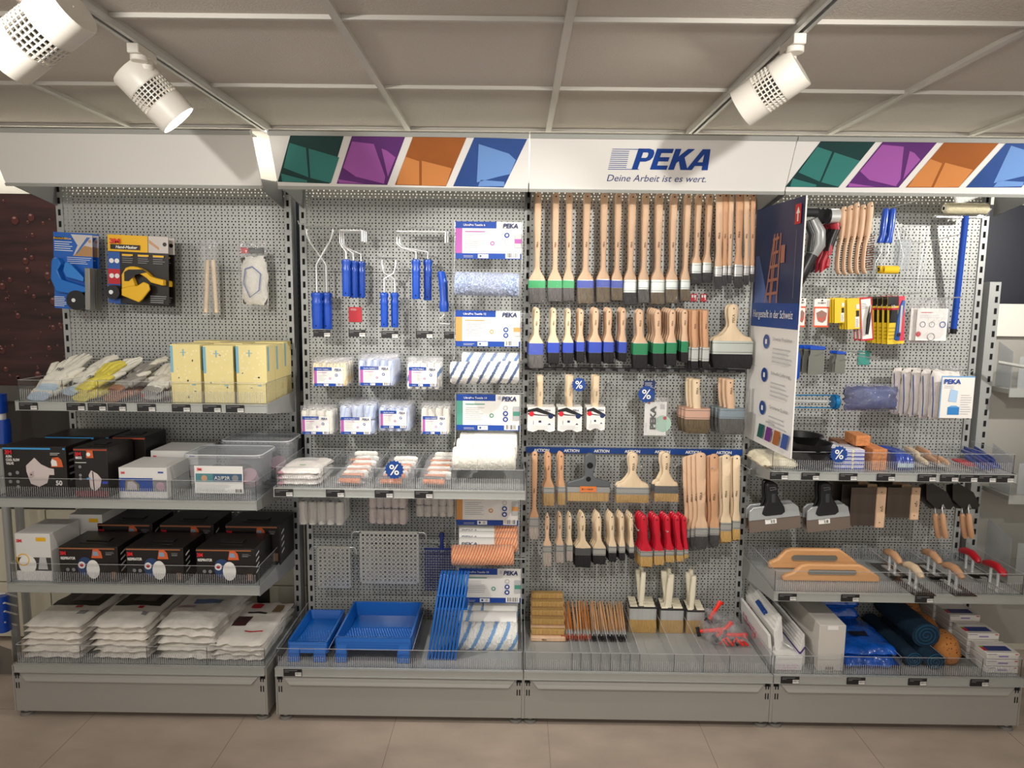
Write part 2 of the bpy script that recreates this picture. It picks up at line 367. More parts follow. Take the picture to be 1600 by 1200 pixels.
# ---------------------------------------------------------------- gondola frames, one per bay
ZS = {}   # shelf heights
GZ = 2.16
def upright(x, w=.03, z1=2.19, z0=.0, side=1, y0=-.006):
    b = MB(); b.box(x - w / 2, x + w / 2, y0, .06, z0, z1, GREY)
    z = z0 + .03
    while z < z1 - .02:
        b.box(x - .0055, x + .0055, y0 - .0012, y0 + .001, z, z + .026, DARK); z += .05
    return b
YK = -.470
def gondola(label, x0, x1, zmin, ups, seams=(.6, 1.0, 1.4, 1.8)):
    t = thing('shelving_unit', label, 'shelving', ((x0 + x1) / 2, 0, 0)); ox = (x0 + x1) / 2
    zz = [zmin] + [s for s in seams if s > zmin] + [GZ + .03]
    for a, c in zip(zz[:-1], zz[1:]):
        b = MB(); b.box(x0 - ox + .014, x1 - ox - .014, 0, .0015, a + .001, c - .0015, PERF); b.build('back_panel', t)
    for u in ups: upright(u - ox).build('upright', t)
    b = MB(); zt_ = .2; zb = .004
    b.box(x0 - ox + .006, x1 - ox - .006, YK, YK + .012, zb, zt_ - .045, GREY2)
    b.hexa([(x0 - ox + .03, YK - .0, zt_ - .045), (x1 - ox - .03, YK, zt_ - .045), (x1 - ox - .006, YK + .02, zt_ - .005), (x0 - ox + .006, YK + .02, zt_ - .005),
            (x0 - ox + .03, YK + .02, zt_ - .045), (x1 - ox - .03, YK + .02, zt_ - .045), (x1 - ox - .006, YK + .03, zt_ - .005), (x0 - ox + .006, YK + .03, zt_ - .005)], GREY2)
    # pressed grip lip along the top of the kick panel
    b.hexa([(x0 - ox + .06, YK - .012, zt_ - .062), (x1 - ox - .06, YK - .012, zt_ - .062), (x1 - ox - .03, YK - .002, zt_ - .03), (x0 - ox + .03, YK - .002, zt_ - .03),
            (x0 - ox + .06, YK + .01, zt_ - .064), (x1 - ox - .06, YK + .01, zt_ - .064), (x1 - ox - .03, YK + .01, zt_ - .02), (x0 - ox + .03, YK + .01, zt_ - .02)], GREY2)
    b.build('kick_panel', t, bevel=.002)
    for e in (x0, x1):
        s = 1 if e == x0 else -1
        b = MB(); b.box(e - ox, e - ox + s * .0055, YK + .0, -.02, zb, .2, GREY2)
        b.box(e - ox + s * .012, e - ox + s * .0165, YK - .0008, YK, .145, .17, DARK); b.box(e - ox + s * .012, e - ox + s * .0165, YK - .0008, YK, .103, .128, DARK)
        b.box(e - ox + s * .022, e - ox + s * .0265, YK - .0008, YK, .145, .17, DARK); b.box(e - ox + s * .022, e - ox + s * .0265, YK - .0008, YK, .103, .128, DARK)
        b.build('side_panel', t)
        f = MB(); f.cyl((e - ox + s * .03, YK + .03, FZ), (e - ox + s * .03, YK + .03, FZ + .012), .028, mat('foot_grey', '#77746f', .5), 24, .024)
        f.cyl((e - ox + s * .03, YK + .03, FZ + .012), (e - ox + s * .03, YK + .03, zb + .02), .012, STEEL, 12); f.build('foot', t, smooth=True)
    b = MB(); b.box(x0 - ox, x1 - ox, -.05, -.002, zb, .13, GREY2); b.build('base_beam', t)
    return t
g1 = gondola('separate left shelving bay with a perforated grey back ending above the bottom shelf', -2.065, -1.035, .62, (-2.05, -1.05))
b = MB(); b.box(.30, .35, .02, .05, -.03, .8, mat('dark_post', '#26231f', .6)); b.build('rear_post', g1)
g2 = gondola('second shelving bay with perforated grey back behind the rollers and trays', -1.0, 0, .13, (-.985,))
g3 = gondola('third shelving bay with perforated grey back behind the brushes', 0, 1.0, .13, (0.0, 1.0))
g4 = gondola('rightmost full-height shelving bay with perforated grey back behind trowels and scrapers', 1.0, 2.0, .13, (1.985,))

# ---------------------------------------------------------------- headers
def header(label, xa, xb, side=True):
    yb, zb, yt, zt = -.295, 2.120, -.392, 2.300
    ox = (xa + xb) / 2; t = thing('header_sign', label, 'sign', (ox, 0, 0), None)
    n = Vector((0, -(zt - zb), (yt - yb))).normalized()     # outward, facing the customer and downward
    u = Vector((0, yt - yb, zt - zb)).normalized()
    b = MB(); k = -n * .012
    P = lambda x, s, d=0: (x - ox, yb + u.y * s + n.y * d, zb + u.z * s + n.z * d)
    H = math.hypot(yt - yb, zt - zb)
    w = mat('header_white', '#e5e3df', .4)
    b.hexa([P(xa, 0), P(xb, 0), P(xb, H), P(xa, H), P(xa, 0, -.01), P(xb, 0, -.01), P(xb, H, -.01), P(xa, H, -.01)], w); b.build('panel', t)
    for s0, s1 in ((-.008, .004), (H - .004, H + .012)):
        b = MB(); b.hexa([P(xa, s0, .006), P(xb, s0, .006), P(xb, s1, .006), P(xa, s1, .006), P(xa, s0, -.014), P(xb, s0, -.014), P(xb, s1, -.014), P(xa, s1, -.014)], RAIL); b.build('edge_rail', t)
    for x in (xa + .012, xb - .012):
        b = MB(); b.hexa([(x - ox - .002, yb, zb), (x - ox + .002, yb, zb), (x - ox + .002, yb - .012, zb + .03), (x - ox - .002, yb - .012, zb + .03),
                          (x - ox - .002, 0, zb - .05), (x - ox + .002, 0, zb - .05), (x - ox + .002, 0, zb + .06), (x - ox - .002, 0, zb + .06)], mat('bracket_grey', '#8c8d8c', .4, .3)); b.build('bracket', t)
    b = MB(); b.hexa([(xa - ox, yt + .01, zt - .004), (xb - ox, yt + .01, zt - .004), (xb - ox, yt + .01, zt + .004), (xa - ox, yt + .01, zt + .004), (xa - ox, yt + .06, zt), (xb - ox, yt + .06, zt), (xb - ox, yt + .06, zt + .004), (xa - ox, yt + .06, zt + .004)], RAIL); b.build('top_tray', t)
    return t, P, u, n, H, Vector((0, yb, zb))
hx = [X(7, 278, -.3), X(408, 287, -.3), X(434, 290, -.3), X(826, 294, -.3), X(1227, 297, -.3)]
h1 = header('plain blank white header board over the leftmost bay', hx[0], hx[1])
h2 = header('white header board with four coloured slanted fields over the second bay', hx[2], hx[3] - .002)
h3 = header('white header board with the large blue PEKA logo and slogan', hx[3] + .002, hx[4] - .002)
h4 = header('white header board with four coloured slanted fields at the far right', hx[4] + .002, hx[4] + 1.03)
def hdr_poly(h, px, d=.001):
    t, P, u, n, H, q = h; out = []
    for x, y in px:
        w = onplane(x, y, q + n * d, n); out.append(tuple(w - t.location))
    return out
def clipH(h, pts): return pts
STR = [('teal', '#143c3b', '#337a74'), ('purple', '#5c2a70', '#a057a6'), ('orange', '#9c5824', '#cc8448'), ('blue', '#2b4c8c', '#6c94cf')]
def stripes(h, quads, lights):
    for (nm, c0, c1), q, ls in zip(STR, quads, lights):
        b = MB(); b.add(hdr_poly(h, q, .0008), [(0, 1, 2, 3)], mat('field_' + nm, c0, .45, 0, .15, (5, 5, 5)))
        for l in ls:
            pts = hdr_poly(h, l, .0014); b.add(pts, [tuple(range(len(pts)))], mat('pattern_' + nm, c1, .45))
        b.build('colour_field', h[0], label='%s slanted field with a printed window-light pattern' % nm)
q2 = [[(434, 284), (515, 287), (537.5, 212), (454, 210)], [(526, 287), (605, 289), (633, 214), (550, 212)], [(617, 289), (697, 291), (729, 215), (645, 214)], [(708, 291), (787, 293), (824, 217), (741, 215)]]
# lit fields inside each print (window light), kept inside the field outlines
l2 = [[[(443, 262), (482, 277), (478, 231), (452, 223)], [(485, 278), (517, 286), (530, 246), (482, 232)], [(439, 271), (441, 284), (480, 285), (480, 282)]],
      [[(536, 262), (556, 276), (600, 287), (602, 276), (584, 225), (550, 221)], [(606, 276), (618, 246), (604, 235), (596, 232)], [(528, 280), (530, 286), (570, 287)]],
      [[(624, 270), (620, 288), (655, 289), (655, 252), (634, 245)], [(659, 290), (697, 290), (706, 263), (659, 251)]],
      [[(745, 285), (748, 225), (795, 240), (806, 250), (797, 272), (779, 276)], [(747, 291), (788, 291), (788, 284), (751, 281)]]]
stripes(h2, q2, l2)
q4 = [[(1227, 292), (1310, 293), (1372, 217), (1286, 216)], [(1321, 293), (1404, 293), (1469, 217), (1383, 217)], [(1415, 293), (1498, 293), (1566, 218), (1480, 217)], [(1509, 293), (1596, 293), (1662, 218), (1577, 218)]]
def remap(quadA, quadB, pts):   # carry a pattern from one field to the other through their corners
    def inv(q, p):
        u = v = .5
        for _ in range(30):
            a = Vector(q[0]) * (1 - u) * (1 - v) + Vector(q[1]) * u * (1 - v) + Vector(q[2]) * u * v + Vector(q[3]) * (1 - u) * v
            du = (Vector(q[1]) - Vector(q[0])) * (1 - v) + (Vector(q[2]) - Vector(q[3])) * v; dv = (Vector(q[3]) - Vector(q[0])) * (1 - u) + (Vector(q[2]) - Vector(q[1])) * u
            e = Vector(p) - a; D = du.x * dv.y - du.y * dv.x; u += (e.x * dv.y - e.y * dv.x) / D; v += (du.x * e.y - du.y * e.x) / D
        return u, v
    o = []
    for p in pts:
        u, v = inv(quadA, p); u = min(max(u, .0), 1); v = min(max(v, 0.0), 1)
        o.append(tuple(Vector(quadB[0]) * (1 - u) * (1 - v) + Vector(quadB[1]) * u * (1 - v) + Vector(quadB[2]) * u * v + Vector(quadB[3]) * (1 - u) * v))
    return o
l2c = [[remap(a, a, l) for l in ls] for a, ls in zip(q2, l2)]
l4 = [[remap(a, c, l) for l in ls] for a, c, ls in zip(q2, q4, l2)]
stripes(h4, q4, l4)
# PEKA logo
LOGOB = mat('logo_blue', '#0b3f92', .4)
def heavy(s, parent, M, hgt, m, wd, name='logo_letters'):
    """letters built as solid slanted capitals: P E K A"""
    G = {'P': [[(0, 0), (.27, 0), (.27, .38), (.52, .38), (.72, .46), (.8, .6), (.8, .8), (.72, .94), (.52, 1), (0, 1)], [(.27, .56), (.48, .56), (.54, .62), (.54, .76), (.48, .82), (.27, .82)]],
         'E': [[(0, 0), (.78, 0), (.78, .2), (.27, .2), (.27, .4), (.72, .4), (.72, .6), (.27, .6), (.27, .8), (.78, .8), (.78, 1), (0, 1)], None],
         'K': [[(0, 0), (.27, 0), (.27, .34), (.36, .42), (.58, 0), (.92, 0), (.56, .6), (.9, 1), (.58, 1), (.27, .64), (.27, 1), (0, 1)], None],
         'A': [[(-.08, 0), (.2, 0), (.27, .2), (.62, .2), (.66, 0), (.95, 0), (.7, 1), (.34, 1)], [(.33, .38), (.57, .38), (.5, .76)]]}
    b = MB(); b.M = M; x = 0
    for ch in s:
        o_, h_ = G[ch]; sh = .22
        f = lambda p: (x + (p[0] + p[1] * sh) * hgt * wd, p[1] * hgt)
        if h_ is None: b.prism([f(p) for p in o_], -.0012, 0, m)
        else:   # outline with a counter: bridge at the closest pair
            oo = [f(p) for p in o_]; hh = [f(p) for p in h_][::-1]
            bi = min(((i, j) for i in range(len(oo)) for j in range(len(hh))), key=lambda t: (oo[t[0]][0] - hh[t[1]][0]) ** 2 + (oo[t[0]][1] - hh[t[1]][1]) ** 2)
            i, j = bi; poly = oo[:i + 1] + hh[j:] + hh[:j + 1] + oo[i:]; b.flat(poly, -.0012, m)
        x += {'P': .86, 'E': .86, 'K': .92, 'A': 1.0}[ch] * hgt * wd
    return b.build(name, parent)
t, P, u, n, H, q = h3
tilt = Matrix(((1, 0, 0), (0, -n.y, u.y), (0, -n.z, u.z))).to_4x4()
def hframe(px, py): w_ = onplane(px, py, q + n * .001, n) - t.location; return Matrix.Translation(w_) @ tilt
s1 = (onplane(984, 264.5, q, n) - onplane(984, 232, q, n)).length
heavy('PEKA', t, hframe(987, 264.5), s1, LOGOB, 1.02)
b = MB(); b.M = hframe(950, 264.5); wpx = (onplane(978, 250, q, n) - onplane(950, 250, q, n)).length
for i in range(11):
    z = i * s1 / 10.4; b.rect(z * .12, z, wpx + z * .1 - .004 * (i in (0, 10)) + (.055 if i in (0, 10) else 0), z + .0022, -.0012, LOGOB)
b.build('logo_lines', t)
M_ = hframe(948, 283); wl = (onplane(1103, 283, q, n) - onplane(948, 283, q, n)).length
o = text('Deine Arbeit ist es wert.', t, M_.translation, .038, mat('slogan_print', '#35427a', .5), rot=(math.atan2(-u.y, u.z) * -1 * -1, 0, 0), width=wl, shear=.2)

# ---------------------------------------------------------------- lighting tracks and spotlights
TRK = mat('track_alu', '#c4c4c0', .4, .4)
for x, lb in ((-1.165, 'left ceiling lighting track carrying two spotlights'), (.71, 'right ceiling lighting track carrying one spotlight')):
    t = thing('lighting_track', lb, 'track', (x, -2, ZC)); b = MB()
    b.box(-.018, -.006, -1.9, 2.6, -.02, -.003, TRK); b.box(.006, .018, -1.9, 2.6, -.02, -.003, TRK); b.box(-.006, .006, -1.9, 2.6, -.008, -.003, DARK); b.build('rail_profile', t)
SPW = mat('spot_white', '#d3cec4', .4); LENS = mat('spot_lens', '#ffffff', .3, emis='#fff1dc', estr=25); FIN = mat('spot_cage_dark', '#3c3a38', .6)
def spotlight(label, ax, ay, head, aim, L=.165, R=.052, power=60, angle=55, lens=True, blend=.4):
    t = thing('track_spotlight', label, 'spotlight', (ax, ay, ZC), 'track spotlights'); o0 = Vector((ax, ay, ZC))
    b = MB(); b.box(-.017, .017, -.055, .055, -.048, -.02, SPW); b.cyl((0, -.02, -.062), (0, -.02, -.045), .024, SPW, 20); b.cyl((0, .02, -.078), (0, .02, -.045), .02, SPW, 20); b.build('adapter', t, bevel=.003)
    hc = Vector(head) - o0; d = (Vector(aim) - Vector(head)).normalized()
    b = MB(); j = hc - d * L * .2; b.tube([(0, .02, -.075), (j * .5 + Vector((0, .02, -.075)) * .5), j], .007, mat('spot_stem', '#8b7f74', .35, .6), 10); b.build('stem', t, smooth=True)
    Rm = d.to_track_quat('Z', 'Y').to_matrix().to_4x4(); Mx = Matrix.Translation(hc) @ Rm
    b = MB(); b.M = Mx
    def lat(pr, m, n=40): b.rings([[(r * math.cos(2 * PI * k / n), r * math.sin(2 * PI * k / n), z) for k in range(n)] for r, z in pr], m, cap=False)
    hl = L / 2
    lat([(0.001, -hl), (R * .96, -hl), (R, -hl + .004), (R, -hl + L * .36)], SPW); lat([(R, -hl + L * .66), (R, hl), (R * .93, hl), (R * .92, hl - .012)], SPW); b.build('housing', t, smooth=True)
    b = MB(); b.M = Mx; lat([(R * .84, -hl + L * .34), (R * .84, -hl + L * .68)], FIN); b.build('heat_sink', t, smooth=True)
    b = MB(); b.M = Mx
    for k in range(6):
        z = -hl + L * (.36 + .3 * k / 5); lat([(R * .9, z - .0014), (R, z - .0014), (R, z + .0014), (R * .9, z + .0014)], SPW)
    for k in range(28):
        a = 2 * PI * k / 28; c_, s_ = math.cos(a), math.sin(a); Mk = b.M; b.M = Mx @ Matrix.Rotation(a, 4, 'Z'); b.box(R * .88, R * .985, -.0017, .0017, -hl + L * .35, -hl + L * .67, SPW); b.M = Mk
    b.build('cooling_cage', t)
    b = MB(); b.M = Mx; b.disc(0, 0, 0.001, 0, SPW, 3); b = MB(); b.M = Mx
    n = 32; b.add([(R * .92 * math.cos(2 * PI * k / n), R * .92 * math.sin(2 * PI * k / n), hl - .006) for k in range(n)], [tuple(range(n))], LENS); b.build('lens', t)
    l = spot_light('spot_beam', Vector(head) + d * (hl + .004), aim, power, angle, blend)
    return t
# adapter positions come from the ceiling plane, heads from the picture rays at the track's distance
def headpt(px, py, Y): return at(px, py, Y)
a2 = atz(238, 82, ZC - .03); h2p = headpt(241, 148, a2.y + .06)
D = lambda p, d, k=2.0: Vector(p) + Vector(d) * k
spotlight('white caged spotlight hanging left above the gap after the first header, its lens glowing', -1.165, a2.y, h2p, D(h2p, (.62, .27, -.72)), L=.19, R=.061, power=70, angle=88, blend=1)
a3 = atz(1226, 68, ZC - .03); h3p = headpt(1203, 138, a3.y + .05)
spotlight('white caged spotlight on the right track, above the PEKA header', .71, a3.y, h3p, D(h3p, (-.72, .5, -.5)), L=.185, R=.058, power=50, angle=75, blend=1)
h1p = headpt(62, 52, -1.6)
spotlight('nearest white caged spotlight, cut by the top left corner', -1.165, -1.72, h1p, D(h1p, (-.85, .12, -.52)), L=.19, R=.058, power=34, angle=80, blend=1)
# ---------------------------------------------------------------- shelves
SH = {}
ACED = film('acrylic_edge_glint', (.9, .9, .92), .3, .2, haze=.35, hazecol=(.8, .8, .82)); ACDK = film('acrylic_edge_shade', (.45, .44, .47), .1, .2, haze=.25, hazecol=(.2, .2, .22))  # glint and shade of clear edges put into the colours: whitish top, dark front
def shelf(key, label, x0, x1, Yf, zt, divs=(), fh=.08, rail=.034, left=True, base=False, yb=-.03, divh=None, backfence=False):
    ox = (x0 + x1) / 2; t = thing('shelf', label, 'shelf', (ox, Yf, zt)); D = yb - Yf; w = (x1 - x0) / 2
    b = MB(); b.box(-w, w, .006, D, -.018, 0, GREY); b.build('board', t, bevel=.0015)
    b = MB(); b.box(-w, w, -.004, .004, -rail, 0, RAIL); b.box(-w, w, -.007, -.004, -.004, .0, RAIL); b.box(-w, w, -.007, -.004, -rail, -rail + .003, RAIL); b.build('price_rail', t)
    if not base:
        for s in (-1, 1):
            x = s * (w + .002); b = MB()
            b.hexa([(x - .0015, -.004, -rail - .003), (x + .0015, -.004, -rail - .003), (x + .0015, -.004, .004), (x - .0015, -.004, .004),
                    (x - .0015, D, -.085), (x + .0015, D, -.085), (x + .0015, D, .012), (x - .0015, D, .012)], GREY); b.build('bracket', t)
    b = MB(); b.box(-w + .004, w - .004, .010, .0125, .0, fh, CLEAR); b.box(-w + .004, w - .004, .0098, .0127, fh, fh + .0016, ACED); b.build('front_fence', t)
    b = MB(); n = int((2 * w - .02) / .0085)
    for i in range(n):
        x = -w + .01 + i * .0085; b.box(x, x + .0032, .0085, .010, .004, fh * .58, RIB)
    b.build('fence_ribs', t)['kind'] = 'stuff'
    dh = divh or fh
    for s in (-1, 1):
        x = s * (w - .004); b = MB(); b.box(x - .001, x + .001, .013, D - .005, 0, dh + .0, CLEAR); b.box(x - .001, x + .001, .013, D - .005, dh, dh + .0015, ACED); b.box(x - .0012, x + .0012, .0115, .013, 0, dh, ACDK); b.build('end_fence', t)
    for px in divs:
        x = at(px, 0 or pyref(zt, Yf), Yf).x - ox; b = MB()
        b.box(x - .001, x + .001, .0135, D - .02, 0, dh, CLEAR); b.box(x - .001, x + .001, .0135, D - .02, dh, dh + .0015, ACED); b.box(x - .0012, x + .0012, .0125, .0138, 0, dh, ACDK); b.build('divider', t)
    if backfence:
        b = MB(); b.box(-w + .006, w - .006, D - .004, D - .002, 0, .055, CLEAR); b.build('back_fence', t)
        b = MB()
        for i in range(n): x = -w + .01 + i * .0085; b.box(x, x + .003, D - .0055, D - .004, 0, .055, RIB)
        b.build('back_fence_ribs', t)['kind'] = 'stuff'
    SH[key] = (x0, x1, Yf, zt); return t
def pyref(z, Y):   # picture height of a point z at plane Y in the middle
    y0, y1 = 0, 1200
    for _ in range(30):
        m = (y0 + y1) / 2
        if Z(800, m, Y) > z: y0 = m
        else: y1 = m
    return y0
shelf('11', 'short upper shelf of the first bay with gloves and yellow cartons', -2.035, -1.035, -.375, Z(228, 630, -.375), (96, 152, 207, 264, 316, 368), .085, left=False)
shelf('12', 'second shelf of the first bay with black mask cartons and clear tubs', -2.09, -1.06, -.455, Z(200, 781, -.455), (185, 267), .078)
shelf('13', 'third shelf of the first bay with rows of black respirator cartons', -2.055, -1.055, -.465, Z(208, 914, -.465), (), .078)
ZB = .21
shelf('1b', 'bottom shelf of the first bay with bagged white overalls', -2.05, -1.04, -.475, ZB, (124, 228, 322), .075, base=True, backfence=True)
shelf('21', 'middle shelf of the second bay with bagged mini rollers', -1.0, -.004, -.415, Z(620, 765, -.415), (505, 584, 648, 705), .082, backfence=True)
shelf('2b', 'bottom shelf of the second bay with blue paint trays', -.998, -.002, -.475, ZB, (513, 644), .075, base=True)
shelf('3b', 'bottom shelf of the third bay, half empty with many clear dividers', .002, .998, -.475, ZB, (894, 908, 924, 939, 954, 970, 985, 1000, 1054, 1100, 1141), .075, base=True)
shelf('41', 'upper shelf of the last bay with corks, bricks and small trowels', 1.005, 1.995, -.325, Z(1395, 739, -.325), (1392, 1431, 1467, 1525, 1546), .08)
shelf('42', 'lower shelf of the last bay with wooden floats and trowels', 1.01, 2.02, -.41, Z(1395, 928, -.41), (1411, 1476, 1546), .085, backfence=True)
shelf('4b', 'bottom shelf of the last bay with blankets, sponges and white packs', 1.002, 1.998, -.475, ZB, (1272, 1320, 1410, 1478, 1538), .075, base=True)
# black and white price tags in the rails
TAGK = mat('tag_black', '#1d1c1e', .4); TAGW = mat('tag_white', '#e9e7e2', .4)
def tagmesh():
    b = MB(); W, H = .073, .03; b.box(0, W, -.004, 0, 0, H, TAGK); b.rect(W * .64, H * .05, W * .985, H * .55, -.0043, TAGW)
    for i in range(11):
        x = W * (.67 + .028 * i); b.rect(x, H * .22, x + W * rnd.choice([.008, .014, .018]), H * .5, -.0046, TAGK)
    b.rect(W * .06, H * .78, W * .75, H * .84, -.0043, GREYP); b.rect(W * .06, H * .58, W * .3, H * .63, -.0043, GREYP)
    return b.mesh('price_tag')
TAGM = tagmesh()
def tags(key, xs, where):
    x0, x1, Yf, zt = SH[key]; n = len(xs); py = pyref(zt, Yf)
    for i, px in enumerate(xs):
        o = bpy.data.objects.new('price_tag', TAGM); C.objects.link(o); o.location = (at(px, py, Yf).x, Yf - .0042, zt - .0315)
        tag(o, 'price tag, %s in the rail of the %s' % (pos(i, n), where), 'price tag', 'price tags in the shelf rails')
tags('11', (32, 106, 139, 170, 216, 270, 318, 354), 'glove shelf')
tags('21', (430, 510, 586, 648), 'mini roller shelf')
tags('2b', (444,), 'blue tray shelf')
tags('41', (1203, 1252, 1311, 1370, 1434, 1469, 1499, 1528, 1556), 'cork and brick shelf')
tags('42', (1216, 1314, 1430), 'wooden float shelf')
tags('4b', (1220, 1323, 1419, 1516), 'blanket and sponge shelf')

# ---------------------------------------------------------------- helpers for goods
class Art:
    """flat printed artwork on a front of W x H, lower left corner at (x0, z0), facing -y"""
    def __init__(s, W, H, x0=0, z0=0, y=0): s.b = MB(); s.W, s.H, s.x, s.z, s.y = W, H, x0, z0, y; s.k = 1
    def Y(s): s.k += 1; return s.y - .00025 * s.k
    def rect(s, a, c, e, d, m): s.b.rect(s.x + a * s.W, s.z + c * s.H, s.x + e * s.W, s.z + d * s.H, s.Y(), m); return s
    def disc(s, u, v, r, m, sx=1): s.b.disc(s.x + u * s.W, s.z + v * s.H, r * s.H, s.Y(), m, 20, sx); return s
    def ring(s, u, v, r, r2, m): s.b.ring(s.x + u * s.W, s.z + v * s.H, r * s.H, r2 * s.H, s.Y(), m); return s
    def poly(s, ps, m): s.b.flat([(s.x + u * s.W, s.z + v * s.H) for u, v in ps], s.Y(), m); return s
    def lines(s, a, c, e, d, n, m, f=.35):
        y = s.Y(); h = (d - c) / n
        for i in range(n):
            z = c + i * h; ee = a + (e - a) * rnd.uniform(.7, 1); s.b.rect(s.x + a * s.W, s.z + z * s.H, s.x + ee * s.W, s.z + (z + h * f) * s.H, y, m)
        return s
    def bars(s, a, c, e, d, m, n=12):
        y = s.Y(); st_ = (e - a) / n
        for i in range(n): s.b.rect(s.x + (a + i * st_) * s.W, s.z + c * s.H, s.x + (a + (i + rnd.choice([.25, .45, .65])) * st_) * s.W, s.z + d * s.H, y, m)
        return s
    def build(s, parent, name='printed_front', label=None): return s.b.build(name, parent, label=label)
def hook(px, py, L=.2, label=None, double=True, plate=True, Y0=-.002):
    p = at(px, py, Y0); t = thing('peg_hook', label, 'hook', p, 'peg hooks in the perforated backs')
    b = MB(); b.tube([(0, .0, 0), (0, -L * .5, .001), (0, -L + .01, .004), (0, -L, .012)], .002, CHROME, 8); b.build('rod', t, smooth=True)
    b = MB(); b.box(-.005, .005, -.002, .0, -.006, .006, STEEL); b.build('base_plate', t, bevel=.001)
    return t
def tagm_on(px, py, Y, label):
    o = bpy.data.objects.new('price_tag', TAGM); C.objects.link(o); o.location = at(px, py, Y); tag(o, label, 'price tag', 'price tags on the peg hooks'); return o
def nz(p, s, seed=0): return noise.noise(Vector((p[0] * s + seed * 7.3, p[1] * s - seed * 3.1, p[2] * s + seed)))
def pillow(Wd, D, H, m, seed=0, e=4, amp=.08, fr=14, nu=28, nv=20, flat_bottom=True, parent=None, name='body', loc=(0, 0, 0), rot=None, fz=None):
    """soft bag: width x (centre 0), depth y (0..D), height z (0..H), creased"""
    b = MB(); vs = []
    def top(u, v):
        r = (abs(u) ** e + abs(v) ** e); k = max(0, 1 - r) ** (1 / 2.2)
        return k
    rs = []
    for side in (1, 0):
        g = []
        for j in range(nv + 1):
            v = -1 + 2 * j / nv; row = []
            for i in range(nu + 1):
                u = -1 + 2 * i / nu; k = top(u, v)
                x = u * Wd / 2 * (1 + amp * .5 * nz((u, v, side), 3, seed)); y = D / 2 + v * D / 2 * (1 + amp * .4 * nz((v, u, 5), 3, seed))
                zc = H * (.35); zz = zc + (H - zc) * k * (1 + amp * 1.2 * nz((x, y, 0), fr, seed)) if side else zc - zc * min(1, k * 1.3)
                if side and fz: zz += fz(u, v) * k
                row.append((x, y, zz))
            g.append(row)
        rs.append(g)
    n = nu + 1
    vs = [p for g in rs for row in g for p in row]; fs = []; off = (nv + 1) * n
    for j in range(nv):
        for i in range(nu):
            a = j * n + i; fs.append((a, a + 1, a + 1 + n, a + n)); a += off; fs.append((a, a + n, a + 1 + n, a + 1))
    b.add(vs, fs, m); o = b.build(name, parent, loc, smooth=True, rot=rot); return o, top
def on_top(o, verts_uv, Wd, D, m, parent, name, seed, e, amp, fr, H, lift=.0015, n=10, fz=None):
    """a printed patch following the top of a pillow between u0..u1, v0..v1"""
    u0, v0, u1, v1 = verts_uv; vs = []; b = MB()
    for j in range(n + 1):
        for i in range(n + 1):
            u = u0 + (u1 - u0) * i / n; v = v0 + (v1 - v0) * j / n; k = max(0, 1 - (abs(u) ** e + abs(v) ** e)) ** (1 / 2.2)
            x = u * Wd / 2 * (1 + amp * .5 * nz((u, v, 1), 3, seed)); y = D / 2 + v * D / 2 * (1 + amp * .4 * nz((v, u, 5), 3, seed)); zc = H * .35
            vs.append((x, y, zc + (H - zc) * k * (1 + amp * 1.2 * nz((x, y, 0), fr, seed)) + (fz(u, v) * k if fz else 0) + lift))
    fs = [(j * (n + 1) + i, j * (n + 1) + i + 1, (j + 1) * (n + 1) + i + 1, (j + 1) * (n + 1) + i) for j in range(n) for i in range(n)]
    b.add(vs, fs, m); return b.build(name, parent, o.location, rot=o.rotation_euler, smooth=True)
def baghull(x0, x1, y0, y1, z0, z1, m, parent, seed=0, amp=.004, name='clear_bag', n=8):
    """crinkled clear bag around goods, a closed thin hull with pinched top and bottom seams"""
    b = MB(); vs = []; cy = (y0 + y1) / 2; N = n
    for side in (0, 1):
        for j in range(N + 1):
            v = j / N; z = z0 + (z1 - z0) * v; th = math.sin(PI * min(max(v, .0), 1)) ** .35
            for i in range(N + 1):
                u = i / N; x = x0 + (x1 - x0) * u; tu = math.sin(PI * u) ** .35 if 0 < u < 1 else 0
                yy = cy + ((y0 - cy) if side == 0 else (y1 - cy)) * th * tu
                q = nz((x, z, side), 40, seed) * amp * (1 if 0 < i < N and 0 < j < N else .4)
                vs.append((x + (q if i in (0, N) else 0), yy - abs(q) * (1 if side == 0 else -1), z + (q if j in (0, N) else 0)))
    M = (N + 1) ** 2; fs = []
    for j in range(N):
        for i in range(N):
            a = j * (N + 1) + i; fs.append((a, a + 1, a + N + 2, a + N + 1)); a += M; fs.append((a, a + N + 1, a + N + 2, a + 1))
    b.add(vs, fs, m); return b.build(name, parent, smooth=True)
def roller_mesh(L, R, m, seed=0, amp=.0015, ends=WHITE, nx=36, n=30, axis='x', rnd_=.006):
    b = MB(); rs = []
    for i in range(nx + 1):
        x = -L / 2 + L * i / nx; e = min(i, nx - i) / nx * L; rr = R - rnd_ * max(0, 1 - e / rnd_) ** 2
        ring = []
        for k in range(n):
            a = 2 * PI * k / n; r = rr + amp * rnd.uniform(-1, 1)
            p = (x, r * math.cos(a), r * math.sin(a)); ring.append(p if axis == 'x' else (p[1], p[2], p[0]))
        rs.append(ring)
    b.rings(rs, m)
    for s in (-1, 1):
        P = lambda q, rr: (q, 0, 0) if axis == 'x' else (0, 0, q)
        b.cyl(P(s * (L / 2 - .002), 0), P(s * (L / 2 + .0005), 0), R * .5, ends, 16); b.cyl(P(s * (L / 2), 0), P(s * (L / 2 + .001), 0), R * .35, DARK, 14)
    return b
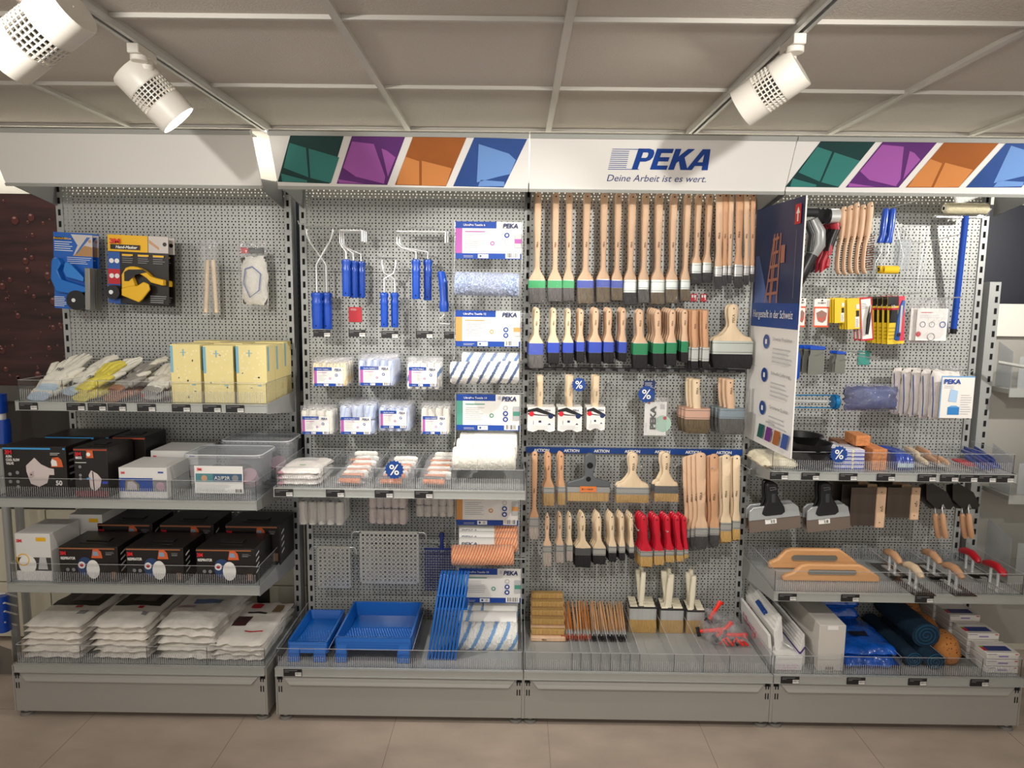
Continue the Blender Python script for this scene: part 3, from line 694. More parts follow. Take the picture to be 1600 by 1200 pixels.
FURS = {'white': fur('fur_white', '#f1ede2'), 'cream': fur('fur_cream', '#f2e8cf', '#e8c98a', .03, .3, .22), 'bluegrey': fur('fur_bluegrey', '#b9c6e0', c3='#8796bd'),
        'paleblue': fur('fur_paleblue', '#cfd9ee', '#b4c3e6', .02, .2, .4), 'stripe': fur('fur_blue_stripe', '#f3f1ea', '#5d7fb0', .05, .6, .3),
        'stripe2': fur('fur_light_blue_stripe', '#efeee9', '#7ba7d8', .055, .5, .3), 'orange': fur('fur_orange', '#ec8a5c', '#f6d2ae', .012, .45, .35), 'darkstripe': fur('fur_dark_stripe', '#f3f1ea', '#4c5f85', .042, .55, .3)}

# ---------------------------------------------------------------- BAY 1 hanging goods
SBLUE = mat('tape_blue_print', '#1b62bd', .4); YEL = mat('yellow_print', '#f2b90c', .4); SKINP = mat('photo_skin_print', '#c99a78', .5); SKY = mat('photo_pale_print', '#cfc8c2', .5)
YELPL = mat('yellow_plastic', '#e8b416', .35); BLUEPL2 = mat('bright_blue_plastic', '#1c70c8', .35); KCARD = mat('black_card', '#191512', .35); WOODP = mat('photo_wood_print', '#b58a5a', .5)
def tape_card(label, px, py, Y, blue):
    o = at(px, py, Y); k = mpp(Y)
    if blue:
        t = thing('masking_tape_pack', label, 'pack', o, 'blue masking film packs'); W, H = 60 * k, 116 * k; t.rotation_euler = (0, math.radians(2.5), 0)
        b = MB(); b.box(0, W, 0, .002, -H, 0, SBLUE); b.build('card', t)
        a = Art(W, H, 0, -H); a.poly([(.45, .98), (1, .98), (1, .7), (.5, .7), (.62, .84)], SKY).poly([(.5, .7), (1, .7), (1, .82), (.8, .84)], WOODP).poly([(.55, .72), (.62, .74), (.95, .95), (.86, .95)], mat('mid_blue_print', '#3e6fb0', .5)).disc(.93, .9, .02, SKINP)
        a.lines(.03, .76, .5, .9, 5, WHITE, .3).rect(.03, .905, .3, .935, KCARD).lines(.35, .6, .98, .7, 4, WHITE, .25).lines(0, .03, .35, .17, 6, WHITE, .35); a.build(t)
        text('ScotchBlue', t, (W * .04, -.009, -H * .09), .010, YEL, bold=.0002, width=W * .45)
        b = MB(); b.prism([(W * u, -H * (1 - v)) for u, v in [(.05, .62), (.1, .66), (.22, .66), (.3, .58), (.2, .5), (.3, .38), (.95, .3), (.98, .24), (.5, .2), (.15, .22), (.02, .38)]], -.03, 0, BLUEPL2); b.build('dispenser', t, bevel=.004)
        b = MB(); b.prism([(W * u, -H * (1 - v)) for u, v in [(.42, .6), (.5, .62), (.9, .42), (.88, .37), (.45, .42), (.38, .5)]], -.038, -.03, mat('blade_cover_blue', '#2e82d6', .35)); b.build('cutter', t, bevel=.002)
        b = MB(); b.cyl((W * .68, -.034, -H * .88), (W * .68, -.004, -H * .88), W * .25, BLACK, 30); b.cyl((W * .62, -.036, -H * .88), (W * .62, -.034, -H * .88), W * .05, CHROME, 16); b.build('tape_roll', t, smooth=True)
        b = MB(); b.box(W * .93, W * 1.06, -.04, 0, -H * 1.0, -H * .45, mat('blade_grey', '#8e8e8a', .4, .5)); b.build('cutter_bar', t, bevel=.002)
    else:
        t = thing('masking_tape_pack', label, 'pack', o, 'yellow and black masking film packs'); W, H = 93 * k, 104 * k; t.rotation_euler = (0, math.radians(-2.0) * -1, 0)
        b = MB(); b.box(0, W, 0, .002, -H, 0, KCARD); b.build('card', t, bevel=.0005)
        a = Art(W, H, 0, -H); a.rect(0, .76, .66, 1, YEL).rect(.67, .76, 1, 1, SKY).disc(.94, .89, .03, KCARD).poly([(.68, .95), (.85, .84), (.85, .8), (.68, .9)], SKINP).rect(0, .5, .2, .75, mat('info_blue_print', '#2257a6', .4)).rect(0, .28, .2, .5, RED).rect(0, 0, .2, .28, mat('info_blue_print', '#2257a6', .4))
        for u, v in ((.06, .62), (.15, .62), (.06, .4), (.15, .4)): a.disc(u, v, .035, WHITE)
        a.lines(.24, .6, .44, .72, 4, GREYP, .3).lines(.5, .6, .7, .72, 4, GREYP, .3).lines(.75, .6, .95, .72, 4, GREYP, .3).rect(.24, .7, .42, .725, YEL).rect(.5, .7, .68, .725, YEL).rect(.75, .7, .93, .725, YEL).rect(.05, .79, .54, .86, KCARD).lines(.7, .03, .97, .15, 4, GREYP, .4); a.build(t)
        text('3M', t, (W * .05, -.009, -H * .125), .027, MREDT, bold=.0012, width=W * .17); text('Hand-Masker', t, (W * .15, -.009, -H * .195), .016, WHITE, bold=.0005, shear=.2, width=W * .36)
        arc = []; 
        for i in range(11):
            u = i / 10; arc.append((.28 + .68 * u, .42 + .13 * math.sin(PI * min(1, u * 1.15 + .18)) - .12 * max(0, u - .6)))
        low = [(u + .0, v - .085 + .0) for u, v in arc[2:]][::-1]
        b = MB(); b.prism([(W * u, -H * (1 - v)) for u, v in [(.28, .2)] + [(.28, .42)] + arc[1:] + low + [(.5, .27), (.44, .18)]][::-1], -.03, 0, YELPL); b.build('dispenser', t, bevel=.003)
        b = MB(); b.prism([(W * u, -H * (1 - v)) for u, v in [(.3, .12), (.58, .03), (.64, .08), (.76, .22), (.74, .3), (.66, .33), (.56, .27), (.42, .26), (.3, .22)]], -.042, -.03, YELPL); b.build('front_guard', t, bevel=.003)
        b = MB(); b.prism([(W * u, -H * (1 - v)) for u, v in [(.33, .33), (.4, .33), (.52, .43), (.7, .47), (.64, .51), (.4, .5), (.33, .46)]], -.0315, -.03, KCARD); b.build('dispenser_label', t)
        b = MB(); b.cyl((W * .14, -.036, -H * .84), (W * .14, -.002, -H * .84), W * .115, BLACK, 28); b.cyl((W * .12, -.038, -H * .84), (W * .12, -.036, -H * .84), W * .035, CHROME, 16); b.build('tape_roll', t, smooth=True)
    return t
tape_card('blue card pack with blue masking film dispenser, front one of two', 83, 362, -.15, True)
tape_card('blue card pack with blue masking film dispenser, behind the front one', 93, 363, -.085, True)
tape_card('yellow and black card pack with yellow Hand-Masker dispenser, front one of two', 168, 366, -.15, False)
tape_card('yellow and black card pack with yellow dispenser, half hidden behind its twin', 178, 368, -.09, False)
k = mpp(-.1)
t = thing('foam_stick_bag', 'clear bag with two pale wooden sticks hanging right of the yellow packs', 'bag', at(328, 432, -.08), None)
for dx, r in ((-.012, .12), (.012, -.1)):
    b = MB(); b.cyl((dx - r * .1, 0, -.155), (dx + .005, 0, .07), .0085, BEECH2, 14); b.build('stick', t, smooth=True)
baghull(-.04, .04, -.018, .018, -.165, .155, BAG, t, 3)
hook(328, 385, .12, 'peg hook holding the clear bag of wooden sticks')
t = thing('respirator_bag', 'clear bag with white goggles and a black and red strap, right of the stick bag', 'bag', at(397, 428, -.1))
pillow(.11, .2, .03, FURS['white'], 5, 3, .3, 20, parent=t, name='white_goods', loc=(0, .015, -.13), rot=(PI / 2, 0, 0))
b = MB(); b.tube([(-.03, -.02, .02), (-.035, -.03, -.04), (-.01, -.03, -.1), (.03, -.03, -.07), (.035, -.02, .0), (.0, -.02, .03), (-.03, -.02, .02)], .003, mat('strap_blue', '#6a7fb8', .5), 8); b.build('strap', t, smooth=True)
b = MB(); b.box(-.045, .05, -.02, -.01, .085, .11, BLACK); b.box(-.045, -.015, -.0215, -.02, .085, .108, RED); b.build('header_label', t)
baghull(-.065, .06, -.04, .03, -.15, .135, BAG, t, 8)
hook(395, 383, .13, 'peg hook holding the clear bag with goggles')

# ---------------------------------------------------------------- BAY 1 shelf 1: gloves and yellow cartons
def zs(k): return SH[k][3]
def glove(label, px, py, Y, m, L=.2, yaw=0, tilt=0, seed=0, cuff=None, z=None):
    p = at(px, py, Y); t = thing('work_glove', label, 'glove', p, 'work gloves on the upper left shelf', (0, tilt, yaw))
    o, tp = pillow(L * .42, L * .62, .03, m, seed, 3.2, .35, 22, parent=t, name='palm')
    for i, (dx, ln) in enumerate(((-.032, .35), (-.011, .42), (.011, .4), (.031, .33))):
        b = MB(); b.tube([(dx * L * 5, L * .5, .014), (dx * L * 5.5, L * (.6 + ln * .5), .02 + .008 * math.sin(i + seed)), (dx * L * 6, L * (.62 + ln), .013)], [.0125 * L * 5, .011 * L * 5, .006 * L * 5], m, 10); b.build('finger', t, smooth=True)
    b = MB(); b.tube([(L * .2, L * .2, .014), (L * .33, L * .38, .018), (L * .36, L * .5, .014)], [.015 * L * 5, .012 * L * 5, .006 * L * 5], m, 10); b.build('thumb', t, smooth=True)
    if cuff:
        b = MB(); b.tube([(0, -.01, .014), (0, L * .1, .015)], [L * .19, L * .2], cuff, 16); b.v = [(x, y, (z_ - .014) * .38 + .014) for x, y, z_ in b.v]; b.build('cuff', t, smooth=True)
    return t
CLOTH = mat('white_knit', '#ece8da', .9, 0, .06, (60, 60, 60), bump=.4, bscale=300); YCL = mat('yellow_knit', '#e6d65a', .9, 0, .1, (60, 60, 60), bump=.4, bscale=300)
BCL = mat('brown_coated', '#9c6a48', .7, 0, .1, (60, 60, 60), bump=.3); GCL = mat('grey_coated', '#9a968e', .7, 0, .1, (60, 60, 60), bump=.3); LBL = mat('pale_blue_cuff', '#bcd0e2', .8)
zz = zs('11')
GL = [('white knit glove lying at the left end of the glove shelf', 62, -.33, 0.00, CLOTH, LBL, .25, 1), ('white knit glove resting on the first one, fingers to the back', 76, -.28, .03, CLOTH, LBL, .1, 2),
      ('white knit glove on top of the leftmost pile', 88, -.24, .06, CLOTH, None, -.2, 3), ('white glove with printed back, second pile from the left', 112, -.3, .02, CLOTH, LBL, -.35, 4),
      ('white glove propped up behind the yellow ones', 122, -.22, .055, CLOTH, None, -.5, 5), ('yellow-cuffed glove at the bottom of the yellow pile', 130, -.34, 0, YCL, YCL, -.2, 6),
      ('yellow and white glove on top of the yellow pile', 133, -.31, .035, YCL, YCL, -.45, 7), ('white glove fanned out above the yellow pile', 156, -.25, .05, CLOTH, None, -.7, 8),
      ('brown coated glove at the bottom of the third pile', 178, -.34, 0, BCL, BCL, -.2, 9), ('brown-cuffed grey glove on top of the third pile', 184, -.31, .035, GCL, BCL, -.5, 10),
      ('grey-white glove with printed letters leaning to the right', 196, -.25, .055, CLOTH, None, -.75, 11), ('grey-white glove lying crosswise near the black bag', 210, -.22, .03, CLOTH, None, -.9, 12),
      ('pale mottled glove in the fourth compartment, lower one', 236, -.34, 0, GCL, None, -.1, 13), ('pale mottled glove in the fourth compartment, upper one', 238, -.325, .03, CLOTH, GCL, -.25, 14)]
for lb, px, Y, dz, m_, cf, yw, sd in GL:
    p = at(px, pyref(zz, Y), Y); tt = glove(lb, px, 600, Y, m_, .2, yw, 0, sd, cf); tt.location = (p.x, Y, zz + dz * .9 + .001); tt.rotation_euler = (.5 if dz > .02 else .22, 0, yw)
    if dz > .03: text('PSP' if sd % 2 else 'MD', tt, (-.02, .05, .034 ), .022, TAGK, rot=(-PI / 2 + .2, 0, 0), bold=.0008)
t = thing('bagged_gloves', 'glossy black bagged gloves between the pale gloves and yellow cartons', 'bag', (at(246, 600, -.25).x, -.27, zz + .001))
pillow(.14, .22, .1, mat('black_gloss_bag', '#15161a', .12, 0, .2, (30, 30, 30), bump=.6), 4, 3, .3, 18, parent=t, name='bag', fz=lambda u, v: .03 * v)
b = MB(); b.box(-.05, .06, -.02, .0, .0, .04, RED); b.build('red_edge', t, bevel=.006)
YC = mat('pale_yellow_carton', '#ecdc9a', .5, 0, .02, (20, 20, 20)); YPT = mat('carton_pattern', '#f3e6b4', .5); LBS = mat('carton_blue_strip', '#7fb6cc', .5)
def ycarton(label, x0, x1, Yf_, z0, H, D):
    W = x1 - x0; t = thing('glove_carton', label, 'carton', (x0, Yf_, z0 + .0005), 'pale yellow cartons')
    b = MB(); b.box(0, W, 0, D, 0, H, YC); b.build('box', t, bevel=.001)
    a = Art(W, H); a.rect(0.0, .52, .09, .98, LBS)
    for i in range(40):
        u, v = rnd.uniform(.15, .9), rnd.uniform(.03, .9); a.b.rect(u * W, v * H, (u + .06) * W, (v + .035) * H, -.0003, YPT)
    a.rect(.42, .8, .46, .92, LBS).rect(.34, .86, .54, .87, LBS).rect(.7, .3, .82, .32, LBS); a.build(t)
    b = MB(); b.add([(W + .0004, D * .12, H * .55), (W + .0004, D * .3, H * .55), (W + .0004, D * .3, H * .97), (W + .0004, D * .12, H * .97)], [(0, 1, 2, 3)], LBS); b.build('side_strip', t); return t
ys = (-.345, -.24, -.135); pxs = ((268, 315), (319, 366), (370, 418))
for ri, Y in enumerate(ys):
    for ci, (a_, c_) in enumerate(pxs):
        xa, xc = at(a_, 600, ys[0]).x, at(c_, 600, ys[0]).x
        ycarton('tall pale yellow carton with light blue strip, %s column, %s row' % (('left', 'middle', 'right')[ci], ('front', 'second', 'back')[ri]), xa, xc - .002, Y, zz, Z(340, 539, ys[0]) - zz - .004 * ((ci + ri) % 2), .1)

# ---------------------------------------------------------------- BAY 1 shelf 2
KBOX = mat('black_carton', '#1c1716', .35, 0, .05, (20, 20, 20)); WBOX = mat('white_carton', '#e4e2de', .5); CYAN = mat('light_blue_print', '#3f9ad8', .4); MASK = mat('mask_print', '#d9cbc8', .5); ORP = mat('orange_print', '#d9622f', .5); BLP = mat('mid_blue_box_print', '#2b4c9c', .45)
def carton(name, label, x0, x1, Y, z0, H, D, m, art=None, group=None, yaw=0, handle=False):
    W = x1 - x0; t = thing(name, label, 'carton', (x0, Y, z0 + .0005), group, (0, 0, yaw))
    b = MB(); b.box(0, W, 0, D, 0, H, m); b.build('box', t, bevel=.0012)
    if handle:
        b = MB(); b.box(W * .3, W * .7, D * .35, D * .55, H, H + .004, m); b.box(W * .25, W * .75, D * .2, D * .28, H, H + .0015, m); b.build('carry_flap', t, bevel=.001)
    if art: art(t, W, H, D)
    return t
def art_aura(t, W, H, D):
    a = Art(W, H); a.rect(0, .94, .76, .975, CYAN).rect(.95, .94, .99, .975, CYAN)
    a.poly([(.36, .5), (.36, .62), (.5, .78), (.6, .65), (.72, .58), (.8, .56), (.8, .44), (.72, .44), (.68, .28), (.55, .2), (.42, .26)], MASK).poly([(.4, .47), (.48, .52), (.48, .4), (.4, .36)], mat('valve_print', '#c2b2b0', .5)).rect(.42, .43, .45, .455, KCARD)
    a.poly([(.76, .6), (.95, .6), (.93, .74), (.88, .8), (.78, .78)], ORP).poly([(.77, .62), (.86, .62), (.85, .72), (.78, .76), (.76, .7)], WHITE)
    for u, v in ((.1, .45), (.22, .48), (.1, .3), (.22, .3), (.22, .2)): a.disc(u, v, .035, GREYP)
    a.lines(.76, .84, .92, .9, 2, WHITE, .3).rect(.02, .2, .0201, .2, WHITE); a.build(t)
    text('3M', t, (W * .04, -.002, H * .85), .022, MREDT, bold=.0012, width=W * .11); text('AURA', t, (W * .05, -.002, H * .78), .014, WHITE, bold=.0005, width=W * .1)
    text('COOL FLOW', t, (W * .05, -.002, H * .71), .014, WHITE, bold=.0005, width=W * .22); text('VALVE', t, (W * .05, -.002, H * .64), .014, WHITE, bold=.0005, width=W * .12); text('50', t, (W * .82, -.002, H * .24), .026, WHITE, bold=.0008)
    b = MB(); 
    for i in range(5): b.add([(W + .0008, D * .1, H * (.3 + .13 * i)), (W + .0008, D * .3, H * (.3 + .13 * i)), (W + .0008, D * .3, H * (.34 + .13 * i)), (W + .0008, D * .1, H * (.34 + .13 * i))], [(0, 1, 2, 3)], GREYP)
    b.build('side_print', t)
def art_8835(t, W, H, D):
    a = Art(W, H); a.rect(0, .945, 1, .975, mat('rust_print', '#a8472c', .5)).poly([(.45, .2), (.42, .45), (.5, .55), (.68, .48), (.8, .38), (.75, .22), (.58, .12)], MASK).poly([(.55, .14), (.58, .14), (.56, .52), (.53, .52)], KCARD).rect(.36, .36, .46, .4, CYAN).rect(.82, .28, .98, .33, mat('deep_blue_print', '#2644b8', .5)).poly([(.38, .8), (.6, .8), (.58, .95), (.4, .95)], ORP).disc(.45, .87, .04, WHITE)
    for v in (.62, .45, .38): a.disc(.18, v, .03, GREYP)
    a.rect(.05, .7, .38, .712, WHITE).rect(0, .02, 1, .14, mat('dark_red_print', '#6a1a20', .5)); a.build(t)
    text('3M', t, (W * .05, -.002, H * .84), .02, MREDT, bold=.001, width=W * .18); text('8835', t, (W * .06, -.002, H * .78), .013, WHITE, bold=.0004)
def art_filter(t, W, H, D):
    a = Art(W, H); a.rect(.0, .22, .7, .66, BLP).rect(.7, .22, .99, .6, GREYP).poly([(.12, .25), (.14, .58), (.3, .6), (.42, .45), (.42, .25)], mat('filter_print', '#8d8468', .5)).poly([(.16, .28), (.18, .54), (.28, .56), (.37, .43), (.37, .28)], mat('filter_print2', '#b9b3b8', .5)).disc(.86, .4, .14, mat('mask_pink_print', '#b99aa8', .5)).rect(.82, .83, .93, .88, BLP); a.build(t)
    text('3M', t, (W * .05, -.002, H * .8), .012, MREDT, bold=.0006)
z2 = zs('12')
YS2 = -.43
x0 = X(8, 760, YS2); x1 = X(106, 760, YS2)
carton('mask_carton', 'black AURA respirator mask carton with light blue stripe, at the front', x0, x1, YS2, z2, Z(60, 698, YS2) - z2, .17, KBOX, art_aura, 'black mask cartons')
carton('mask_carton', 'black mask carton with blue stripe standing behind the AURA carton', x0 + .04, x1 + .06, -.235, z2, Z(60, 698, YS2) - z2 + .004, .17, KBOX, art_aura, 'black mask cartons')
x0 = X(118, 760, YS2); x1 = X(170, 760, YS2)
carton('mask_carton', 'narrower black 8835 mask carton with orange stripe, right of the AURA carton', x0, x1, YS2, z2, Z(140, 700, YS2) - z2, .19, KBOX, art_8835, 'black mask cartons', handle=True)
carton('mask_carton', 'black mask carton with orange stripe behind the 8835 carton', x0 + .035, x1 + .04, -.22, z2, Z(140, 700, YS2) - z2 + .004, .18, KBOX, art_8835, 'black mask cartons', handle=True)
x0 = X(187, 770, YS2); x1 = X(262, 770, YS2)
carton('filter_carton', 'white 3M carton with a blue filter picture, beside the clear tubs', x0, x1, YS2, z2, Z(220, 731, YS2) - z2, .19, WBOX, art_filter, 'white filter cartons')
carton('filter_carton', 'white 3M carton behind the one with the filter picture', x0 + .02, x1 + .03, -.22, z2, Z(220, 731, YS2) - z2 + .022, .18, WBOX, art_filter, 'white filter cartons')
def tub(label, xa, xb, Y, z0, H, D, lab):
    W = xb - xa; t = thing('plastic_tub', label, 'tub', ((xa + xb) / 2, Y, z0 + .001), 'clear lidded tubs')
    def rr(w, d, z, r=.03, n=5):
        o = []
        for cx, cy, a0 in ((w / 2 - r, d - r, 0), (-w / 2 + r, d - r, 90), (-w / 2 + r, r, 180), (w / 2 - r, r, 270)):
            for i in range(n + 1): a = math.radians(a0 + 90 * i / n); o.append((cx + r * math.cos(a), cy + r * math.sin(a), z))
        return o
    sh = lambda w, z, ins, r=.03: [(x, y + ins, zz_) for x, y, zz_ in rr(w - 2 * ins, D - 2 * ins, z, r)]
    b = MB(); b.rings([sh(W, 0, .018), sh(W, H * .9, .008)], MILKY, cap=False); b.rings([sh(W, 0, .018), sh(W, .001, .018)], MILKY); b.build('tub_body', t, smooth=True)
    b = MB(); b.rings([sh(W, H * .9, .0), sh(W, H * .93, -.003), sh(W, H * .985, .0), sh(W, H, .012), sh(W, H * .97, .02)], MILKY, cap=False); b.rings([sh(W, H * .965, .02), sh(W, H * .97, .02)], MILKY); b.build('lid', t, smooth=True)
    b = MB(); b.tube(sh(W, H * .985, .001), .0022, mat('tub_rim', '#dfe3e6', .3), 6, closed=True); b.build('rim', t, smooth=True)
    pillow(W * .8, D * .75, H * .6, mat('respirator_grey', '#54575c', .5, 0, .4, (18, 18, 18)), 3, 3, .4, 16, parent=t, name='respirator_inside', loc=(0, D * .12, .004))
    for s in (-1, 1):
        b = MB(); b.cyl((s * W * .28, D * .35, H * .3), (s * W * .28, D * .2, H * .5), .035, mat('filter_pink', '#b98f9c', .6), 20); b.build('filter_disc', t, smooth=True)
    if lab:
        a = Art(W * .62, H * .62, -W * .36, H * .12, .006); a.rect(0, 0, 1, 1, WHITE).rect(.02, .42, .98, .72, mat('tub_blue_print', '#41607e', .5)).rect(.02, .42, .38, .72, mat('tub_teal_print', '#4f8a90', .5)).disc(.2, .55, .11, SKINP).disc(.84, .56, .12, GREYP).lines(.03, .08, .75, .36, 6, LGREYP, .3).bars(.84, .04, .97, .16, TAGK, 8)
        a.build(t, 'tub_label'); text('3M', t, (-W * .36 + .012, .0, H * .64), .015, MREDT, bold=.0007); text('A2/P2R', t, (-W * .36 + W * .62 * .42, -.0005, H * .44), .02, WHITE, width=W * .2)
    return t
tub('clear lidded tub with respirator and A2/P2R label, front one', X(287, 770, YS2), X(409, 770, YS2), YS2, z2, Z(340, 711, YS2) - z2, .19, True)
tub('clear lidded tub behind the A2/P2R tub', X(300, 770, YS2) + .03, X(414, 770, YS2) + .035, -.225, z2, Z(340, 711, YS2) - z2 + .015, .18, False)

# ---------------------------------------------------------------- BAY 1 shelf 3
def art_resp(t, W, H, D):
    a = Art(W, H); a.rect(0, .93, .95, .965, mat('copper_print', '#a5643e', .5)).poly([(.55, .68), (.74, .68), (.72, .86), (.66, .95), (.58, .93)], ORP).poly([(.58, .75), (.68, .75), (.66, .87), (.58, .87)], mat('mask_blue_print', '#8aa0b8', .5))
    a.disc(.44, .44, .27, mat('navy_mask_print', '#26406e', .5), .8).disc(.57, .36, .27, WHITE, .68).disc(.38, .48, .1, WHITE).disc(.38, .48, .05, RED)
    a.rect(.8, .78, .9, .8, GREYP).lines(.8, .82, .95, .88, 2, GREYP, .3).rect(.88, .1, .96, .3, mat('bronze_print', '#7a5f4c', .5)).disc(.14, .35, .05, GREYP).disc(.24, .35, .05, GREYP); a.build(t)
    text('3M', t, (W * .02, -.002, H * .77), .02, MREDT, bold=.001, width=W * .1); text('RESPIRATOR', t, (W * .03, -.002, H * .64), .015, WHITE, bold=.0005, width=W * .25)
    b = MB()
    for i in range(4): b.add([(W + .0008, D * .1, H * (.25 + .16 * i)), (W + .0008, D * .28, H * (.31 + .16 * i)), (W + .0008, D * .28, H * (.36 + .16 * i)), (W + .0008, D * .1, H * (.3 + .16 * i))], [(0, 1, 2, 3)], WHITE)
    b.build('side_print', t)
def art_white(t, W, H, D):
    a = Art(W, H); a.rect(0, .22, 1, .5, mat('grey_strip_print', '#3e3b3a', .5)).rect(.6, .84, .88, .92, YEL).disc(.32, .35, .2, WHITE, .9).ring(.2, .45, .13, .11, YEL).poly([(.62, .25), (.9, .25), (.86, .5), (.68, .5)], LGREYP).rect(0, .02, 1, .2, WHITE); a.build(t)
    text('3M', t, (W * .04, -.002, H * .82), .017, MREDT, bold=.0008)
z3 = zs('13'); Y3 = -.44
H3 = Z(240, 856, Y3) - z3
xs3 = [(95, 186), (199, 288), (308, 398)]
nm3 = ('left', 'middle', 'right')
for i, (a_, c_) in enumerate(xs3):
    carton('respirator_carton', '%s black RESPIRATOR carton in the front row' % nm3[i], X(a_, 905, Y3), X(c_, 905, Y3), Y3, z3, H3, .19, KBOX, art_resp, 'black respirator cartons', handle=True)
    dx = .035; carton('respirator_carton', '%s black RESPIRATOR carton in the back row' % nm3[i], X(a_, 905, Y3) + dx, X(c_, 905, Y3) + dx + .0, -.235, z3, H3 + .03, .19, KBOX, art_resp, 'black respirator cartons', handle=True)
carton('mask_carton', 'white 3M mask carton with yellow mark at the left of the third shelf', X(28, 905, Y3), X(82, 905, Y3), Y3, z3, Z(55, 834, Y3) - z3, .19, WBOX, art_white, 'white mask cartons')
carton('mask_carton', 'white 3M mask carton behind, top seen above the black cartons', X(28, 905, Y3) + .09, X(82, 905, Y3) + .09, -.235, z3, Z(55, 834, Y3) - z3 + .015, .19, WBOX, art_white, 'white mask cartons')

# ---------------------------------------------------------------- BAY 1 bottom: bagged overalls in four stacks
SUIT = mat('bagged_white_suit', '#ebe5dc', .35, 0, .05, (20, 20, 20), bump=.5, bscale=16, coat=.3); PRINTK = mat('photo_dark_print', '#2a1f1c', .5, 0, .5, (9, 9, 9)); POLY = mat('glossy_poly', '#e3ded6', .2, 0, .05, (20, 20, 20), bump=.7, bscale=20, coat=.5)
stk = [(26, 128, 6, 'first stack from the left', 'k'), (142, 232, 6, 'second stack from the left', 'k'), (243, 338, 5, 'third stack, with crinkled bags', 'b'), (328, 412, 4, 'fourth stack, beside the right end', 'r')]
for si, (pa, pb, n, nm, kind) in enumerate(stk):
    Yf_ = -.44; xa, xb = X(pa, 1035, Yf_) + .004, X(pb, 1035, Yf_) - .004
    if xa < -2.04: xa = -2.04
    topz = Z((pa + pb) / 2, (975, 975, 975, 1005)[si], Yf_) - .0; h = (topz - ZB) / n
    for j in range(n):
        lb = 'bagged white overall, %s of the %s' % ('topmost' if j == n - 1 else 'bottom one' if j == 0 else ORD[j] + ' from below', nm)
        t = thing('bagged_overall', lb, 'bag', ((xa + xb) / 2 + rnd.uniform(-.004, .004), Yf_ + rnd.uniform(0, .008), ZB + .001 + j * h), 'bagged white overalls on the bottom left shelf', (.0, 0, rnd.uniform(-.015, .015)))
        sd = si * 10 + j; slope = (lambda u, v: .0 * v)
        Wd, D_ = xb - xa, .40; o, tp = pillow(Wd, D_, h * 1.12, SUIT if kind != 'b' else POLY, sd, 8, .22, 16, parent=t, name='bag', fz=slope)
        if j == n - 1:
            A = dict(seed=sd, e=8, amp=.22, fr=16, H=h * 1.12, fz=slope)
            if kind == 'k':
                on_top(o, (-.85, -.2, .85, .92), Wd, D_, PRINTK, t, 'printed_picture', **A); on_top(o, (-.35, .0, .5, .7), Wd, D_, mat('photo_grey_print', '#6b5f5a', .5, 0, .5, (12, 12, 12)), t, 'figure_print', **{**A, 'lift': .0028}); on_top(o, (.1, -.32, .3, -.22), Wd, D_, RED, t, 'red_logo_print', **A); on_top(o, (.45, -.62, .7, -.45), Wd, D_, GREYP, t, 'code_print', **A)
            elif kind == 'b':
                on_top(o, (-.1, .6, .8, .85), Wd, D_, mat('red_faded_print', '#8e3d4c', .4), t, 'red_print', **A); on_top(o, (-.4, -.1, .6, .1), Wd, D_, mat('blue_faded_print', '#66759a', .4), t, 'blue_print', **A); on_top(o, (-.8, -.3, -.2, -.2), Wd, D_, mat('pink_faded_print', '#b98c9c', .4), t, 'pink_print', **A)
            else:
                on_top(o, (-.75, -.3, -.15, .15), Wd, D_, mat('maroon_print', '#3a191c', .4), t, 'dark_square_print', **A); on_top(o, (-.55, .55, -.1, .8), Wd, D_, RED, t, 'red_logo_print', **A); on_top(o, (.45, .4, .8, .75), Wd, D_, mat('gold_print', '#8d7350', .4), t, 'picture_print', **A); on_top(o, (-.5, .3, .3, .37), Wd, D_, TAGK, t, 'name_print', **A); on_top(o, (0, -.55, .7, -.5), Wd, D_, RED, t, 'red_edge_print', **A)
